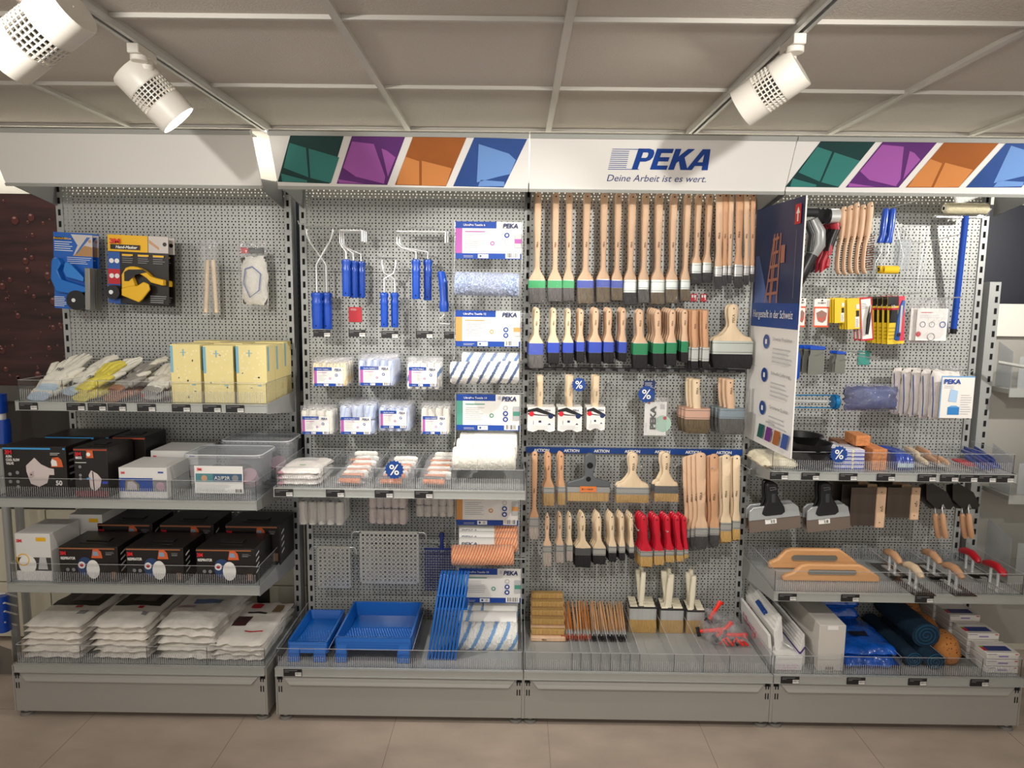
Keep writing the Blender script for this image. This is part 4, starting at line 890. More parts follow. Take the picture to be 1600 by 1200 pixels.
# ---------------------------------------------------------------- BAY 2 hanging roller frames
def wire_frame(label, px, pytop, pyh0, pyh1, wpx, Y, style, hx_=None, gw=None, group='wire hand rollers with blue handles', hl=None):
    """chrome wire frame with a blue grip: pytop crossbar, pyh0..pyh1 grip; wpx half width of the bend in px; style by how the wire runs"""
    o = at(px, pytop, Y); t = thing('hand_roller', label, 'paint roller', o, group); k = mpp(Y)
    zt = 0; z0 = -(pyh0 - pytop) * k; z1 = -(pyh1 - pytop) * k; w = wpx * k; hx_ = (hx_ or 0) * k
    b = MB(); r = .0042
    if style == 'cross':      # long shank bent sideways at the top
        P = [(-w, .05, zt), (-w, .0, zt), (-w * .98, 0, zt - .02), (-w * .75, 0, zt - .05), (hx_, 0, z0 * .55), (hx_, 0, z0 - .01)]
        b.tube(P, r, CHROME, 10); 
    elif style == 'cage':
        P = [(w, 0, zt), (-w, 0, zt), (-w, 0, zt - .05), (-w * .8, 0, zt - .068), (hx_, 0, z0 + .035), (hx_, 0, z0 - .01)]
        b.tube(P, r, CHROME, 10); b.tube([(w, 0, zt), (w * 1.0, 0, zt - .045)], r, CHROME, 10)
    b.build('wire', t, smooth=True)
    L = z0 - z1; g = (gw or 9) * k; b = MB(); b.M = Matrix.Translation((hx_, 0, 0))
    S = [(z0 + .004, .62, .7), (z0, .95, 1), (z0 - L * .07, 1.0, 1.05), (z0 - L * .17, .78, .9), (z0 - L * .24, .98, 1.1), (z0 - L * .32, .86, 1), (z0 - L * .42, .92, 1.02), (z0 - L * .52, .85, 1), (z0 - L * .62, .92, 1), (z0 - L * .74, .84, .95), (z0 - L * .95, .88, .95), (z1, .8, .85)]
    b.loft([(z, 0, 0, g * a, g * c * .9) for z, a, c in S[::-1]], BLUEPL, 18, 2.6); b.build('grip', t, smooth=True)
    b = MB(); b.disc(hx_, z1 + L * .09, .0038, -g * .89, DARK, 14, .6); b.build('hanging_hole', t)
    return t
wire_frame('long-shanked blue roller frame, left one of the crossed pair at the left edge', 499, 359, 455, 510, -20, -.14, 'cross', -6, 9)
wire_frame('long-shanked blue roller frame, right one of the crossed pair at the left edge', 497, 359, 455, 510, 18, -.10, 'cross', 11, 9)
wire_frame('short blue roller frame with wide cage, leftmost of three', 548, 360, 405, 460, 17, -.16, 'cage', -8, 7)
wire_frame('short blue roller frame with wide cage, middle of three', 551, 361, 407, 462, 17, -.12, 'cage', 0, 7)
wire_frame('short blue roller frame with wide cage, rightmost of three', 554, 362, 408, 462, 17, -.08, 'cage', 9, 7)
wire_frame('small blue roller frame hanging low, left of the crossed pair in the middle', 606, 408, 457, 509, -12, -.13, 'cross', -6, 6.5)
wire_frame('small blue roller frame hanging low, right of the crossed pair in the middle', 609, 408, 457, 509, 12, -.10, 'cross', 7, 6.5)
wire_frame('wide blue roller frame, left of two under the broad wire cage', 658, 362, 405, 464, 37, -.15, 'cage', -8, 7)
wire_frame('wide blue roller frame, right of two under the broad wire cage', 662, 362, 405, 466, 37, -.1, 'cage', 6, 7)
t = wire_frame('blue roller frame hung upside down next to the first display card', 694, 487, 425, 480, 5, -.14, 'cross', 0, 8)
for ch in list(t.children): bpy.data.objects.remove(ch)
k = mpp(-.14); b = MB(); b.loft([(.0, 0, 0, .018, .018), (.03, 0, 0, .021, .02), (.05, 0, 0, .017, .016), (.12, -.004, 0, .019, .018), (.165, -.012, 0, .016, .016), (.17, -.012, 0, .01, .01)], BLUEPL, 18); b.build('grip', t, smooth=True)
b = MB(); b.tube([(0, 0, .01), (0, 0, -.015), (-.02, 0, -.03), (-.022, 0, -.05), (.025, 0, -.052)], .0032, CHROME, 10); b.build('wire', t, smooth=True)
for i, (a_, c_, y_) in enumerate(((481, 515, 357), (535, 572, 358), (597, 613, 406), (640, 680, 359))):
    t = thing('peg_hook', 'double wire peg hook, %s above the roller frames' % pos(i, 4), 'hook', at((a_ + c_) / 2, y_, 0), 'double peg hooks')
    w_ = (c_ - a_) / 2 * mpp(0) * .6; b = MB(); 
    b.tube([(-w_, 0, .01), (-w_, -.19, 0), (-w_, -.2, .012)], .0018, CHROME, 6); b.tube([(w_, 0, .01), (w_, -.19, 0), (w_, -.2, .012)], .0018, CHROME, 6); b.tube([(-w_ - .03, -.003, .01), (w_ + .03, -.003, .01)], .002, CHROME, 6); b.build('prongs', t, smooth=True)
for i, (px, py) in enumerate(((490, 526), (545, 526), (596, 528), (650, 528), (694, 529))):
    tagm_on(px, py, -.12, 'price tag on a hook end below the roller frames, %s' % pos(i, 5)); q = at(px + 12, py - 4, 0)
    t = thing('tag_arm', 'thin arm carrying the %s price tag below the roller frames' % pos(i, 5), 'hook', (q.x, 0, q.z), 'price tag arms'); b = MB(); b.tube([(0, 0, 0), (0, -.114, -.002)], .0018, CHROME, 6); b.build('rod', t)
def small_card(label, x0, y0, x1, y1, Y, m, cat='card'):
    a_ = at(x0, y1, Y); c_ = at(x1, y0, Y); W, H = c_.x - a_.x, c_.z - a_.z; t = thing('info_card', label, cat, (a_.x, Y, a_.z))
    b = MB(); b.box(0, W, 0, .0015, 0, H, m); b.build('card', t); return t, W, H
t, W, H = small_card('small red card clipped to the perforated back under the roller frames', 545, 480, 565, 503, -.004, RED)
a = Art(W, H); a.lines(.15, .78, .7, .92, 3, WHITE, .3); a.build(t)
# ---------------------------------------------------------------- PEKA mini roller packs
def label_art(parent, W, H, x, z, y, side=MAG, big=False, title='UltraPro Textile 6', dots=(0,)):
    a = Art(W, H, x, z, y); b2 = MB(); b2.box(x, x + W, y, y + .0012, z, z + H, WHITE); b2.build('label_card', parent)
    a.rect(0, .82, .62, 1, PBLUE).rect(0, 0, 1, .15, PBLUE).rect(0, .15, .1, .82, side).rect(.76, .02, .98, .2, WHITE).bars(.79, .04, .96, .16, TAGK, 10).rect(.34, .02, .5, .13, WHITE).disc(.38, .075, .03, PBLUE).disc(.45, .075, .035, LGREYP)
    a.lines(.14, .3, .45, .68, 7, LGREYP, .3).rect(.14, .72, .45, .745, side).ring(.56, .42, .06, .035, side)
    ys_ = (.64, .48, .32) if big else (.6,)
    for i, v in enumerate(ys_):
        if i in dots: a.disc(.78, v, .07, PBLUE).disc(.78, v, .035, WHITE)
        else: a.ring(.78, v, .065, .045, LGREYP)
    if big: a.rect(.9, .3, 1, .68, LGREYP).rect(.9, .42, 1, .54, side).bars(.66, .86, .71, .96, LGREYP, 4)
    a.lines(.12, .04, .3, .11, 2, LGREYP, .3); a.build(parent, 'printed_label')
    yy = y - .0055
    text('PEKA', parent, (x + W * .72, yy, z + H * .83), H * .17, NAVY, bold=H * .006, width=W * .23, shear=.15)
    text(title, parent, (x + W * .12, yy, z + H * .88), H * .08, WHITE, bold=.0001)
def mini_pack(label, x0, y0, x1, y1, Y, furm, n=5, tiers=1, lab=True, seed=0, lz=(.0, .68), side=MAG):
    a_ = at(x0, y1, Y); c_ = at(x1, y0, Y); W, H = c_.x - a_.x, c_.z - a_.z
    t = thing('roller_pack', label, 'pack', (a_.x, Y, a_.z), 'bagged packs of mini rollers'); r = W / n / 2
    for j in range(tiers):
        h = H / tiers
        for i in range(n):
            b = roller_mesh(h * .93, r * 1.02, furm, amp=.0008, nx=10, n=14, axis='z', rnd_=.004); b.build('roller_sleeve', t, (r * (2 * i + 1), r, h * (j + .48) + rnd.uniform(-.002, .002)), smooth=True, rot=(0, rnd.uniform(-.04, .04), 0))
    if lab: label_art(t, W * .84, H * (lz[1] - lz[0]), W * .06, H * lz[0], -.003, side, title='UltraPro Textile 6')
    baghull(-.004, W + .004, -.004, 2 * r + .004, -.004, H * 1.12, BAG, t, seed, .003, n=7)
    return t
def packs(defs):
    for lb, x0, y0, x1, y1, f, n, tiers, lab, depth, lz in defs:
        t = mini_pack(lb + ', front one', x0, y0, x1, y1, -.17, f, n, tiers, lab, seed=int(x0) % 17, lz=lz); r = (at(x1, y0, -.17).x - at(x0, y0, -.17).x) / n
        for d in range(1, depth): dup(t, (t.location.x + rnd.uniform(-.002, .002), -.17 + d * (r + .009), t.location.z + rnd.uniform(-.002, .003)), lb + ', %s pack from the front' % ORD[d])
F = FURS
packs([('cream mini rollers with magenta label, upper row left', 488, 566, 541, 603, F['cream'], 5, 1, True, 4, (.0, .78)),
       ('pale blue mini rollers with magenta label, upper row middle', 560, 561, 615, 602, F['paleblue'], 5, 1, True, 5, (.0, .72)),
       ('blue-striped mini rollers with magenta label, upper row right', 636, 565, 688, 608, F['stripe'], 5, 1, True, 3, (.1, .8)),
       ('white mini rollers with magenta label, lower row leftmost', 470, 640, 519, 678, F['white'], 4, 1, True, 3, (.0, .72)),
       ('pale blue mini rollers stacked high, lower row second', 530, 634, 585, 678, F['paleblue'], 3, 2, True, 3, (.0, .6)),
       ('pale mini rollers with magenta edge, lower row third', 592, 636, 640, 674, F['paleblue'], 4, 1, True, 4, (.14, .85)),
       ('white mini rollers with magenta label, lower row rightmost', 658, 636, 702, 678, F['white'], 4, 1, True, 2, (.0, .66)),
       ('five plain white rollers hanging under the shelf, left', 466, 784, 536, 821, F['white'], 5, 1, False, 3, (0, 0)),
       ('two tiers of pinkish rollers hanging under the shelf', 576, 770, 634, 819, fur('fur_pinkish', '#e8dbd2'), 5, 2, False, 2, (0, 0)),
       ('two tiers of tilted white rollers under the shelf, right', 650, 772, 709, 808, fur('fur_offwhite', '#ded6cb'), 5, 2, False, 2, (0, 0))])
for i, (px, py) in enumerate(((515, 556), (590, 552), (664, 556), (495, 632), (558, 628), (618, 630), (680, 630))):
    tt = hook(px, py, .2, 'single peg hook holding the %s bagged roller pack' % ('upper left', 'upper middle', 'upper right', 'lower leftmost', 'lower second', 'lower third', 'lower rightmost')[i])
# ---------------------------------------------------------------- roller display column
def display(label, x0, y0, x1, y1, Y, side, title, bot, dots):
    a_ = at(x0, y1, Y); c_ = at(x1, y0, Y); W, H = c_.x - a_.x, c_.z - a_.z; t = thing('roller_display', label, 'display', (a_.x, Y, a_.z), 'paint roller displays')
    zb_ = (at(x0, bot, Y).z - a_.z); label_art(t, W, H, 0, 0, 0, side, True, title, dots)
    b = MB(); b.box(-.005, -.003, -.03, .12, zb_, H + .004, CLEAR); b.box(W + .003, W + .005, -.03, .12, zb_, H + .004, CLEAR); b.box(-.005, W + .005, .003, .0045, -.0, H + .006, CLEAR); b.build('clear_holder', t)
    b = MB()
    for x in (-.004, W + .004): b.tube([(x, .0, H + .004), (x, .0, zb_), (x, -.06, zb_ - .004), (x, -.065, zb_ + .01)], .0016, CHROME, 6)
    b.tube([(-.02, .16, H * .9), (W + .02, .16, H * .9)], .003, CHROME, 8); b.tube([(W * .3, .19, H * .9), (W * .3, .0, H * .98)], .0018, CHROME, 6); b.tube([(W * .7, .19, H * .9), (W * .7, .0, H * .98)], .0018, CHROME, 6); b.build('wire_holder', t, smooth=True); return t
def roller(label, x0, x1, yc, rpx, Y, m, ang=0, group='large paint rollers', band=None, bag=False, seed=0, amp=.0015):
    a_ = at(x0, yc, Y); c_ = at(x1, yc, Y); L = c_.x - a_.x; R = rpx * mpp(Y); t = thing('paint_roller', label, 'paint roller', ((a_.x + c_.x) / 2, Y, (a_.z + c_.z) / 2), group, (0, -math.radians(ang), 0))
    roller_mesh(L, R, m, amp=amp, nx=60, n=44).build('fleece', t, smooth=True)
    if band:
        b = MB(); n = 24; rs = []
        for x in band: rs.append([(L * x, (R + .002) * math.cos(2 * PI * q / n), (R + .002) * math.sin(2 * PI * q / n)) for q in range(n)])
        b.rings(rs, WHITE, cap=False); b.build('paper_band', t, smooth=True); text('PEKA', t, (L * (band[0] + .04), -(R + .004) * .98, R * .2), R * .7, NAVY, bold=.0006, width=L * .28, shear=.1, rot=(-.55, 0, 0))
    if bag: baghull(-L / 2 - .012, L / 2 + .012, -R - .004, R + .004, -R - .004, R + .004, BAG, t, seed, .003)
    return t
TEALP = mat('teal_print', '#4f9a88', .45); ORG = mat('soft_orange_print', '#dd9a55', .45)
YD = -.17
display('display card with magenta side strip at the top of the roller column', 712, 347, 815, 404, YD, MAG, 'UltraPro Textile 6', 425, (0,))
display('display card with orange side strip, second from the top', 712, 486, 813, 541, YD, ORG, 'UltraPro Textile 12', 558, (1, 2))
display('display card with green side strip, middle of the roller column', 713, 617, 812, 672, YD, TEALP, 'UltraPro Textile 14', 690, (1, 2))
display('display card with orange side strip just under the middle shelf', 713, 766, 810, 820, YD, ORG, 'UltraPro Textile 12', 855, (1, 2))
display('display card with green side strip, lowest in the roller column', 717, 889, 814, 941, YD, TEALP, 'UltraPro Textile 18', 975, (1, 2))
roller('fluffy blue-grey paint roller in a clear bag below the magenta card', 711, 811, 444, 17, -.24, F['bluegrey'], -1, bag=True, seed=2, amp=.004)
roller('white paint roller with dark blue slanting stripes below the upper orange card', 704, 811, 582, 17, -.26, F['darkstripe'], 1, amp=.003)
roller('second blue-striped roller in foil behind the striped one', 722, 811, 566, 15, -.15, F['stripe'], 0, bag=True, seed=4)
roller('plain white fluffy roller in front below the green card', 708, 806, 716, 18, -.30, F['white'], 1, amp=.003)
roller('plain white roller with paper band, middle of three below the green card', 714, 808, 701, 16, -.22, F['white'], 0, band=(-.3, .4), seed=5)
roller('plain white roller at the back of three below the green card', 719, 808, 691, 15, -.14, F['white'], 0, band=(-.25, .45), seed=6)
roller('orange-striped paint roller sticking out below the lower orange card', 706, 803, 867, 16, -.27, F['orange'], 1, amp=.002)
for i, (yy, Y) in enumerate(((851, -.2), (841, -.16), (831, -.12))):
    roller('orange-striped roller with white PEKA band, %s behind the bare orange one' % ('first', 'second', 'third')[i], 718, 809, yy, 11, Y, F['orange'], 0, band=(-.5, .1), seed=7 + i)
roller('thick white roller with light blue stripes at the bottom of the column', 713, 809, 994, 22, -.27, F['stripe2'], 0, amp=.004)
roller('light blue striped roller with PEKA band, right behind the bare one', 717, 807, 972, 17, -.19, F['stripe2'], 0, band=(-.25, .5), seed=11)
roller('light blue striped roller with PEKA band, furthest back at the bottom', 721, 809, 957, 17, -.12, F['stripe2'], 0, band=(-.1, .45), seed=12)
# ---------------------------------------------------------------- BAY 2 middle shelf goods
zs2 = zs('21'); WBAG = mat('white_bagged_cloth', '#efe9e2', .35, 0, .04, (20, 20, 20), bump=.4, bscale=20, coat=.4); ORHAND = mat('orange_handle', '#e8802c', .4); DKBAG = mat('dark_grey_handle', '#5c5552', .5)
for j in range(3):
    p = at(468, 600, -.36); t = thing('cloth_pack', 'white cloth pack with pinkish edge at the left of the roller shelf, %s' % ('bottom', 'middle', 'top')[j], 'pack', (at(467, pyref(zs2, -.38), -.38).x, -.385, zs2 + .001 + j * .022), 'white cloth packs')
    o, _ = pillow(.17, .24, .026, WBAG, 40 + j, 6, .2, 14, parent=t, name='bag')
    if j == 2: A = dict(seed=40 + j, e=6, amp=.2, fr=14, H=.026); on_top(o, (-.4, .2, .4, .6), .17, .24, LGREYP, t, 'printed_picture', **A); on_top(o, (-.2, -.4, .1, -.3), .17, .24, mat('pale_green_print', '#9cc29a', .5), t, 'green_print', **A)
    b = MB(); b.box(-.084, -.06, .0, .22, .004, .014, mat('pink_edge', '#c98a9a', .5)); b.build('pink_edge', t, bevel=.004)
sp = [(549, 5, .05), (618, 4, .02), (680, 5, .04)]
for ci, (px, n, _) in enumerate(sp):
    for j in range(n):
        Y = -.385 + j * .045; xx = at(px, pyref(zs2, -.38), -.38).x + rnd.uniform(-.008, .012) + j * .004
        lb = 'bagged roller set with orange handle, %s compartment, %s from the front' % (('second', 'third', 'fourth')[ci], ('first', 'second', 'third', 'fourth', 'fifth')[j])
        t = thing('mini_roller_set', lb, 'roller set', (xx, Y, zs2 + .006 + j * .010), 'bagged mini roller sets', (.12, 0, rnd.uniform(-.12, .12)))
        b = MB(); b.cyl((.03, .01, .016), (-.055, .012, .016), .011, ORHAND, 12, .009); b.build('handle', t, smooth=True)
        b = MB(); b.cyl((.026, .04, .018), (-.06, .045, .018), .009, DKBAG, 12); b.build('handle_grip', t, smooth=True)
        b = roller_mesh(.1, .017, F['white'], nx=10, n=14, amp=.001); b.build('roller_sleeve', t, (.0, .075, .02), smooth=True)
        pillow(.145, .12, .034, BAG, 60 + j + ci * 7, 4, .25, 20, parent=t, name='clear_bag', loc=(-.005, -.005, 0))
PCT = mat('percent_blue', '#12428e', .4)
def star(label, px, py, rpx, Y):
    o = at(px, py, Y); R = rpx * mpp(Y); t = thing('percent_sign', label, 'sign', o, 'round star-edged percent signs'); n = 32
    b = MB(); b.prism([((R if i % 2 == 0 else R * .86) * math.cos(2 * PI * i / n), (R if i % 2 == 0 else R * .86) * math.sin(2 * PI * i / n)) for i in range(n)], 0, .0012, PCT); b.build('disc', t)
    m = text_mesh('%', 1, m=WHITE, bold=.01); xs_ = [v.co.x for v in m.vertices]; zs_ = [v.co.z for v in m.vertices]
    o_ = bpy.data.objects.new('lettering', m); C.objects.link(o_); o_.parent = t; s = R * 1.1 / (max(zs_) - min(zs_)); o_.scale = (s, 1, s); o_.location = (-(max(xs_) + min(xs_)) / 2 * s, -.001, -(max(zs_) + min(zs_)) / 2 * s)
    return t
star('blue percent star standing in the fence of the mini roller shelf', 616, 734, 15.5, -.41)
# ---------------------------------------------------------------- BAY 2 grids, trays
GRIDM = mat('galvanised_grid', '#d0d1cc', .32, .7, .05, (10, 10, 10))
def grid(label, x0, y0, x1, y1, arms, Y):
    a_ = at(x0, y1, Y); c_ = at(x1, y0, Y); W, H = c_.x - a_.x, c_.z - a_.z; t = thing('scraper_grid', label, 'grid', (a_.x, Y, a_.z), 'metal paint scraper grids')
    nx = max(4, round(W / .0205)); nz_ = round(H / .0205); b = MB(); sx = W * .96 / nx; sz = H * .93 / nz_; r = .0064; n = 12
    for i in range(nx):
        for j in range(nz_):
            cx, cz = W * .02 + sx * (i + .5), H * .02 + sz * (j + .5); hx2, hz = sx / 2, sz / 2; vs = []; 
            for k_ in range(n):
                a = 2 * PI * k_ / n; vs.append((cx + r * math.cos(a), 0, cz + r * math.sin(a)))
            for k_ in range(n):
                a = 2 * PI * k_ / n; q = max(abs(math.cos(a)), abs(math.sin(a))); vs.append((cx + hx2 * math.cos(a) / q, 0, cz + hz * math.sin(a) / q))
            fs = [(k_ + n, (k_ + 1) % n + n, (k_ + 1) % n, k_) for k_ in range(n)]; b.add(vs, fs, GRIDM)
    b.rect(0, 0, W, H * .02, 0, GRIDM); b.rect(0, H * .95, W, H, 0, GRIDM); b.rect(0, 0, W * .02, H, 0, GRIDM); b.rect(W * .98, 0, W, H, 0, GRIDM)
    o = b.build('perforated_plate', t); s = o.modifiers.new('thickness', 'SOLIDIFY'); s.thickness = .0012
    b = MB(); b.box(0, W, -.008, .0, H - .003, H, GRIDM); b.build('folded_edge', t)
    for s_, ax in ((-1, 0), (1, W)):
        L = arms * mpp(Y) * 1.0; b = MB(); b.tube([(ax, -.004, H - .005), (ax + s_ * L * .7, -.004, H - .005), (ax + s_ * L, -.004, H - .014), (ax + s_ * L * 1.05, -.004, H - .035)], .0035, GRIDM, 8); b.build('hook_arm', t, smooth=True)
    return t
grid('small galvanised paint grid hanging at the left over the trays', 497, 853, 547, 918, 10, -.1)
grid('large galvanised paint grid hanging over the trays', 563, 830, 654, 911, 12, -.13)
NAVYPL = mat('navy_plastic', '#14286e', .4)
a_ = at(664, 922, -.06); c_ = at(712, 858, -.06); W, H = c_.x - a_.x, c_.z - a_.z
t = thing('plastic_paint_grid', 'dark blue plastic paint grid with handle on the back behind the trays', 'grid', (a_.x, -.06, a_.z)); b = MB()
for i in range(13): b.box(W * i / 12.5, W * i / 12.5 + .0025, 0, .003, 0, H, NAVYPL)
for i in range(17): b.box(0, W, .0005, .0025, H * i / 16.5, H * i / 16.5 + .0025, NAVYPL)
b.build('mesh', t); b = MB(); b.box(-.004, W + .004, -.002, .005, H - .006, H + .004, NAVYPL); b.build('frame', t, bevel=.002); b = MB(); b.loft([(H, W * .55, 0, .01, .006), (H + .035, W * .55, 0, .008, .006), (H + .07, W * .55, 0, .012, .006), (H + .078, W * .55, 0, .008, .005)], NAVYPL, 16); b.build('handle', t, smooth=True)
def tray_mesh(W, D, H, legs=True):
    """sloping roller tray: deep end at the back, ramp rising to the front, legs at the front; returns a mesh builder"""
    b = MB(); T = .0025; n = 10
    def outl(w, d0, d1, z, r=.012):
        o = []
        for cx, cy, a0 in ((w / 2 - r, d1 - r, 0), (-w / 2 + r, d1 - r, 90), (-w / 2 + r, d0 + r, 180), (w / 2 - r, d0 + r, 270)):
            for i in range(5): a = math.radians(a0 + 22.5 * i); o.append([cx + r * math.cos(a), cy + r * math.sin(a), z(cy + r * math.sin(a)) if callable(z) else z])
        return o
    zi = lambda y: H - .018 - (H - .03) * min(1, y / (D * .62)) if y > 0 else H - .02
    floorz = lambda y: max(.012, H - .02 - (H - .03) * (y / (D * .65)))
    rs = [outl(W + .0, 0, D, H - .014), outl(W + .004, -.002, D + .002, H), outl(W - .012, .006, D - .006, H), outl(W - .03, .02, D - .015, lambda y: floorz(y))]
    b.rings(rs, TRAYBLUE, cap=False)
    m = 16; inner = []
    for j in range(m + 1):
        y = .02 + (D - .035) * j / m; inner.append([(-(W - .03) / 2, y, floorz(y)), ((W - .03) / 2, y, floorz(y))])
    for j in range(m): b.add(inner[j] + inner[j + 1][::-1], [(0, 1, 2, 3)], TRAYBLUE)
    # outer skirt
    b.rings([outl(W + .002, -.001, D + .001, H - .002), outl(W + .008, -.004, D + .004, lambda y: (H * .72 if y < D * .1 else .0))], TRAYBLUE, cap=False)
    return b
def tray(label, px0, px1, ytop, Y0, D, z0, Ht, n=4, group=None):
    xa, xc = X(px0, ytop, Y0), X(px1, ytop, Y0); W = xc - xa
    for j in range(n):
        lb = label + (', topmost' if j == n - 1 else ', %s below the top' % ORD[n - j - 1] if n - j - 1 > 1 else ', just below the top one'); dz = j * .011
        t = thing('paint_tray', lb, 'paint tray', ((xa + xc) / 2, Y0, z0 + .001 + dz), group); tray_mesh(W, D, Ht).build('basin', t, smooth=False, bevel=.001)
        for s in (-1, 1):
            b = MB(); x = s * (W / 2 - .028); b.hexa([(x - .028, -.012, 0), (x + .022 + .003 * s, -.012, 0), (x + .02, -.001, Ht * .72), (x - .02, -.001, Ht * .72), (x - .028, -.008, 0), (x + .022 + .003 * s, -.008, 0), (x + .02, .003, Ht * .72), (x - .02, .003, Ht * .72)], TRAYBLUE); b.build('leg', t, bevel=.002)
        b = MB(); b.hexa([(-W / 2, -.001, Ht * .68), (W / 2, -.001, Ht * .68), (W / 2, 0, Ht), (-W / 2, 0, Ht), (-W / 2, .003, Ht * .68), (W / 2, .003, Ht * .68), (W / 2, .003, Ht), (-W / 2, .003, Ht)], TRAYBLUE); b.build('front_lip', t)
        if j == n - 1:
            b = MB()
            for r_ in range(9):
                y = .03 + r_ * D * .055
                for c in range(int(W / .011)):
                    x = -W / 2 + .022 + c * .011 + (r_ % 2) * .005
                    if x < W / 2 - .02: zf = max(.012, Ht - .02 - (Ht - .03) * (y / (D * .65))); b.add([(x, y, zf), (x + .006, y, zf), (x + .006, y + .006, zf), (x, y + .006, zf), (x + .003, y + .003, zf + .003)], [(0, 1, 4), (1, 2, 4), (2, 3, 4), (3, 0, 4)], TRAYBLUE)
            b.build('ribbed_ramp', t)['kind'] = 'stuff'
zb2_ = ZB + .001
tray('small blue paint tray in the left stack', 450, 511, 1003, -.42, .30, zb2_, Z(480, 1003, -.42) - zb2_ - .033, 4, 'small blue paint trays')
tray('large blue paint tray in the middle stack', 524, 642, 996, -.42, .34, zb2_, Z(580, 996, -.42) - zb2_ - .033, 4, 'large blue paint trays')
# trays standing upright on edge, seen from the side
for j in range(9):
    t = thing('paint_tray', 'blue paint tray standing on edge, %s in the upright row' % pos(j, 9), 'paint tray', (0, 0, 0), 'blue paint trays standing on edge')
    p0 = at(667 + j * 5.2, 1037, -.40); ztop = Z(697, 888, -.28); H_ = ztop - zb2_; t.location = (p0.x, -.40, zb2_)
    b = MB(); lean = .045
    prof = [(0, 0), (.02, 0), (.032, .1), (.05, .22), (.085, .235), (.085, .262), (.05, .262), (.04, .3), (.03, H_), (.012, H_), (.004, H_ * .8), (-.004, .1)]
    # thin shell seen on edge: profile runs back (y) and up (z)
    vs = []
    for s in (0, .0095):
        for y, z in [(0, 0), (.03, 0), (.10, H_ * .35), (.13, H_ * .62), (.2, H_ * .66), (.2, H_ * .72), (.12, H_ * .74), (.1, H_), (.05, H_), (.02, H_ * .75)]: vs.append((s + lean * z / H_ * 1.1, y, z))
    m_ = 10; b.add(vs, [tuple(range(m_))[::-1], tuple(range(m_, 2 * m_))] + [(i, (i + 1) % m_, (i + 1) % m_ + m_, i + m_) for i in range(m_)], TRAYBLUE); b.build('shell', t, bevel=.0015)
    b = MB(); b.box(.012 + lean * .6, .028 + lean * .6, .02, .12, H_ * .60, H_ * .625, TRAYBLUE); b.build('leg', t, bevel=.001)
    b = MB(); b.box(.004 + lean * .78, .016 + lean * .78, .02, .11, H_ * .76, H_ * .78, TRAYBLUE); b.build('rim_step', t, bevel=.001)
# ---------------------------------------------------------------- BAY 3 brushes
PROF = {'long': [(0, .25, 0), (.008, .7, 0), (.03, 1, 0), (.45, .95, 0), (.75, .72, 0), (.86, .78, 0), (.9, .85, .15), (.94, 1, .5), (.975, 1, .85), (1, 1, .97)],
        'flat': [(0, .2, 0), (.02, .55, 0), (.09, .95, 0), (.2, 1, 0), (.45, .95, 0), (.62, .78, 0), (.76, .8, .05), (.87, 1, .35), (.95, 1, .8), (1, 1, .97)],
        'wide': [(0, .3, 0), (.03, .75, 0), (.1, 1.0, 0), (.28, .98, 0), (.48, .72, 0), (.6, .75, .0), (.72, 1, .12), (.85, 1, .45), (.9, 1, .85), (1, 1, .97)],
        'stub': [(0, .85, 0), (.02, 1, 0), (.3, .9, 0), (.7, 1, 0), (.95, .85, 0), (1, .95, 0)],
        'point': [(0, .1, 0), (.04, .4, 0), (.15, .85, 0), (.3, 1, 0), (.5, .85, 0), (.65, .7, 0), (.8, .8, .1), (.9, 1, .5), (.96, 1, .9), (1, 1, .97)]}
IMPR = mat('imprint_dark', '#4a3222', .6)
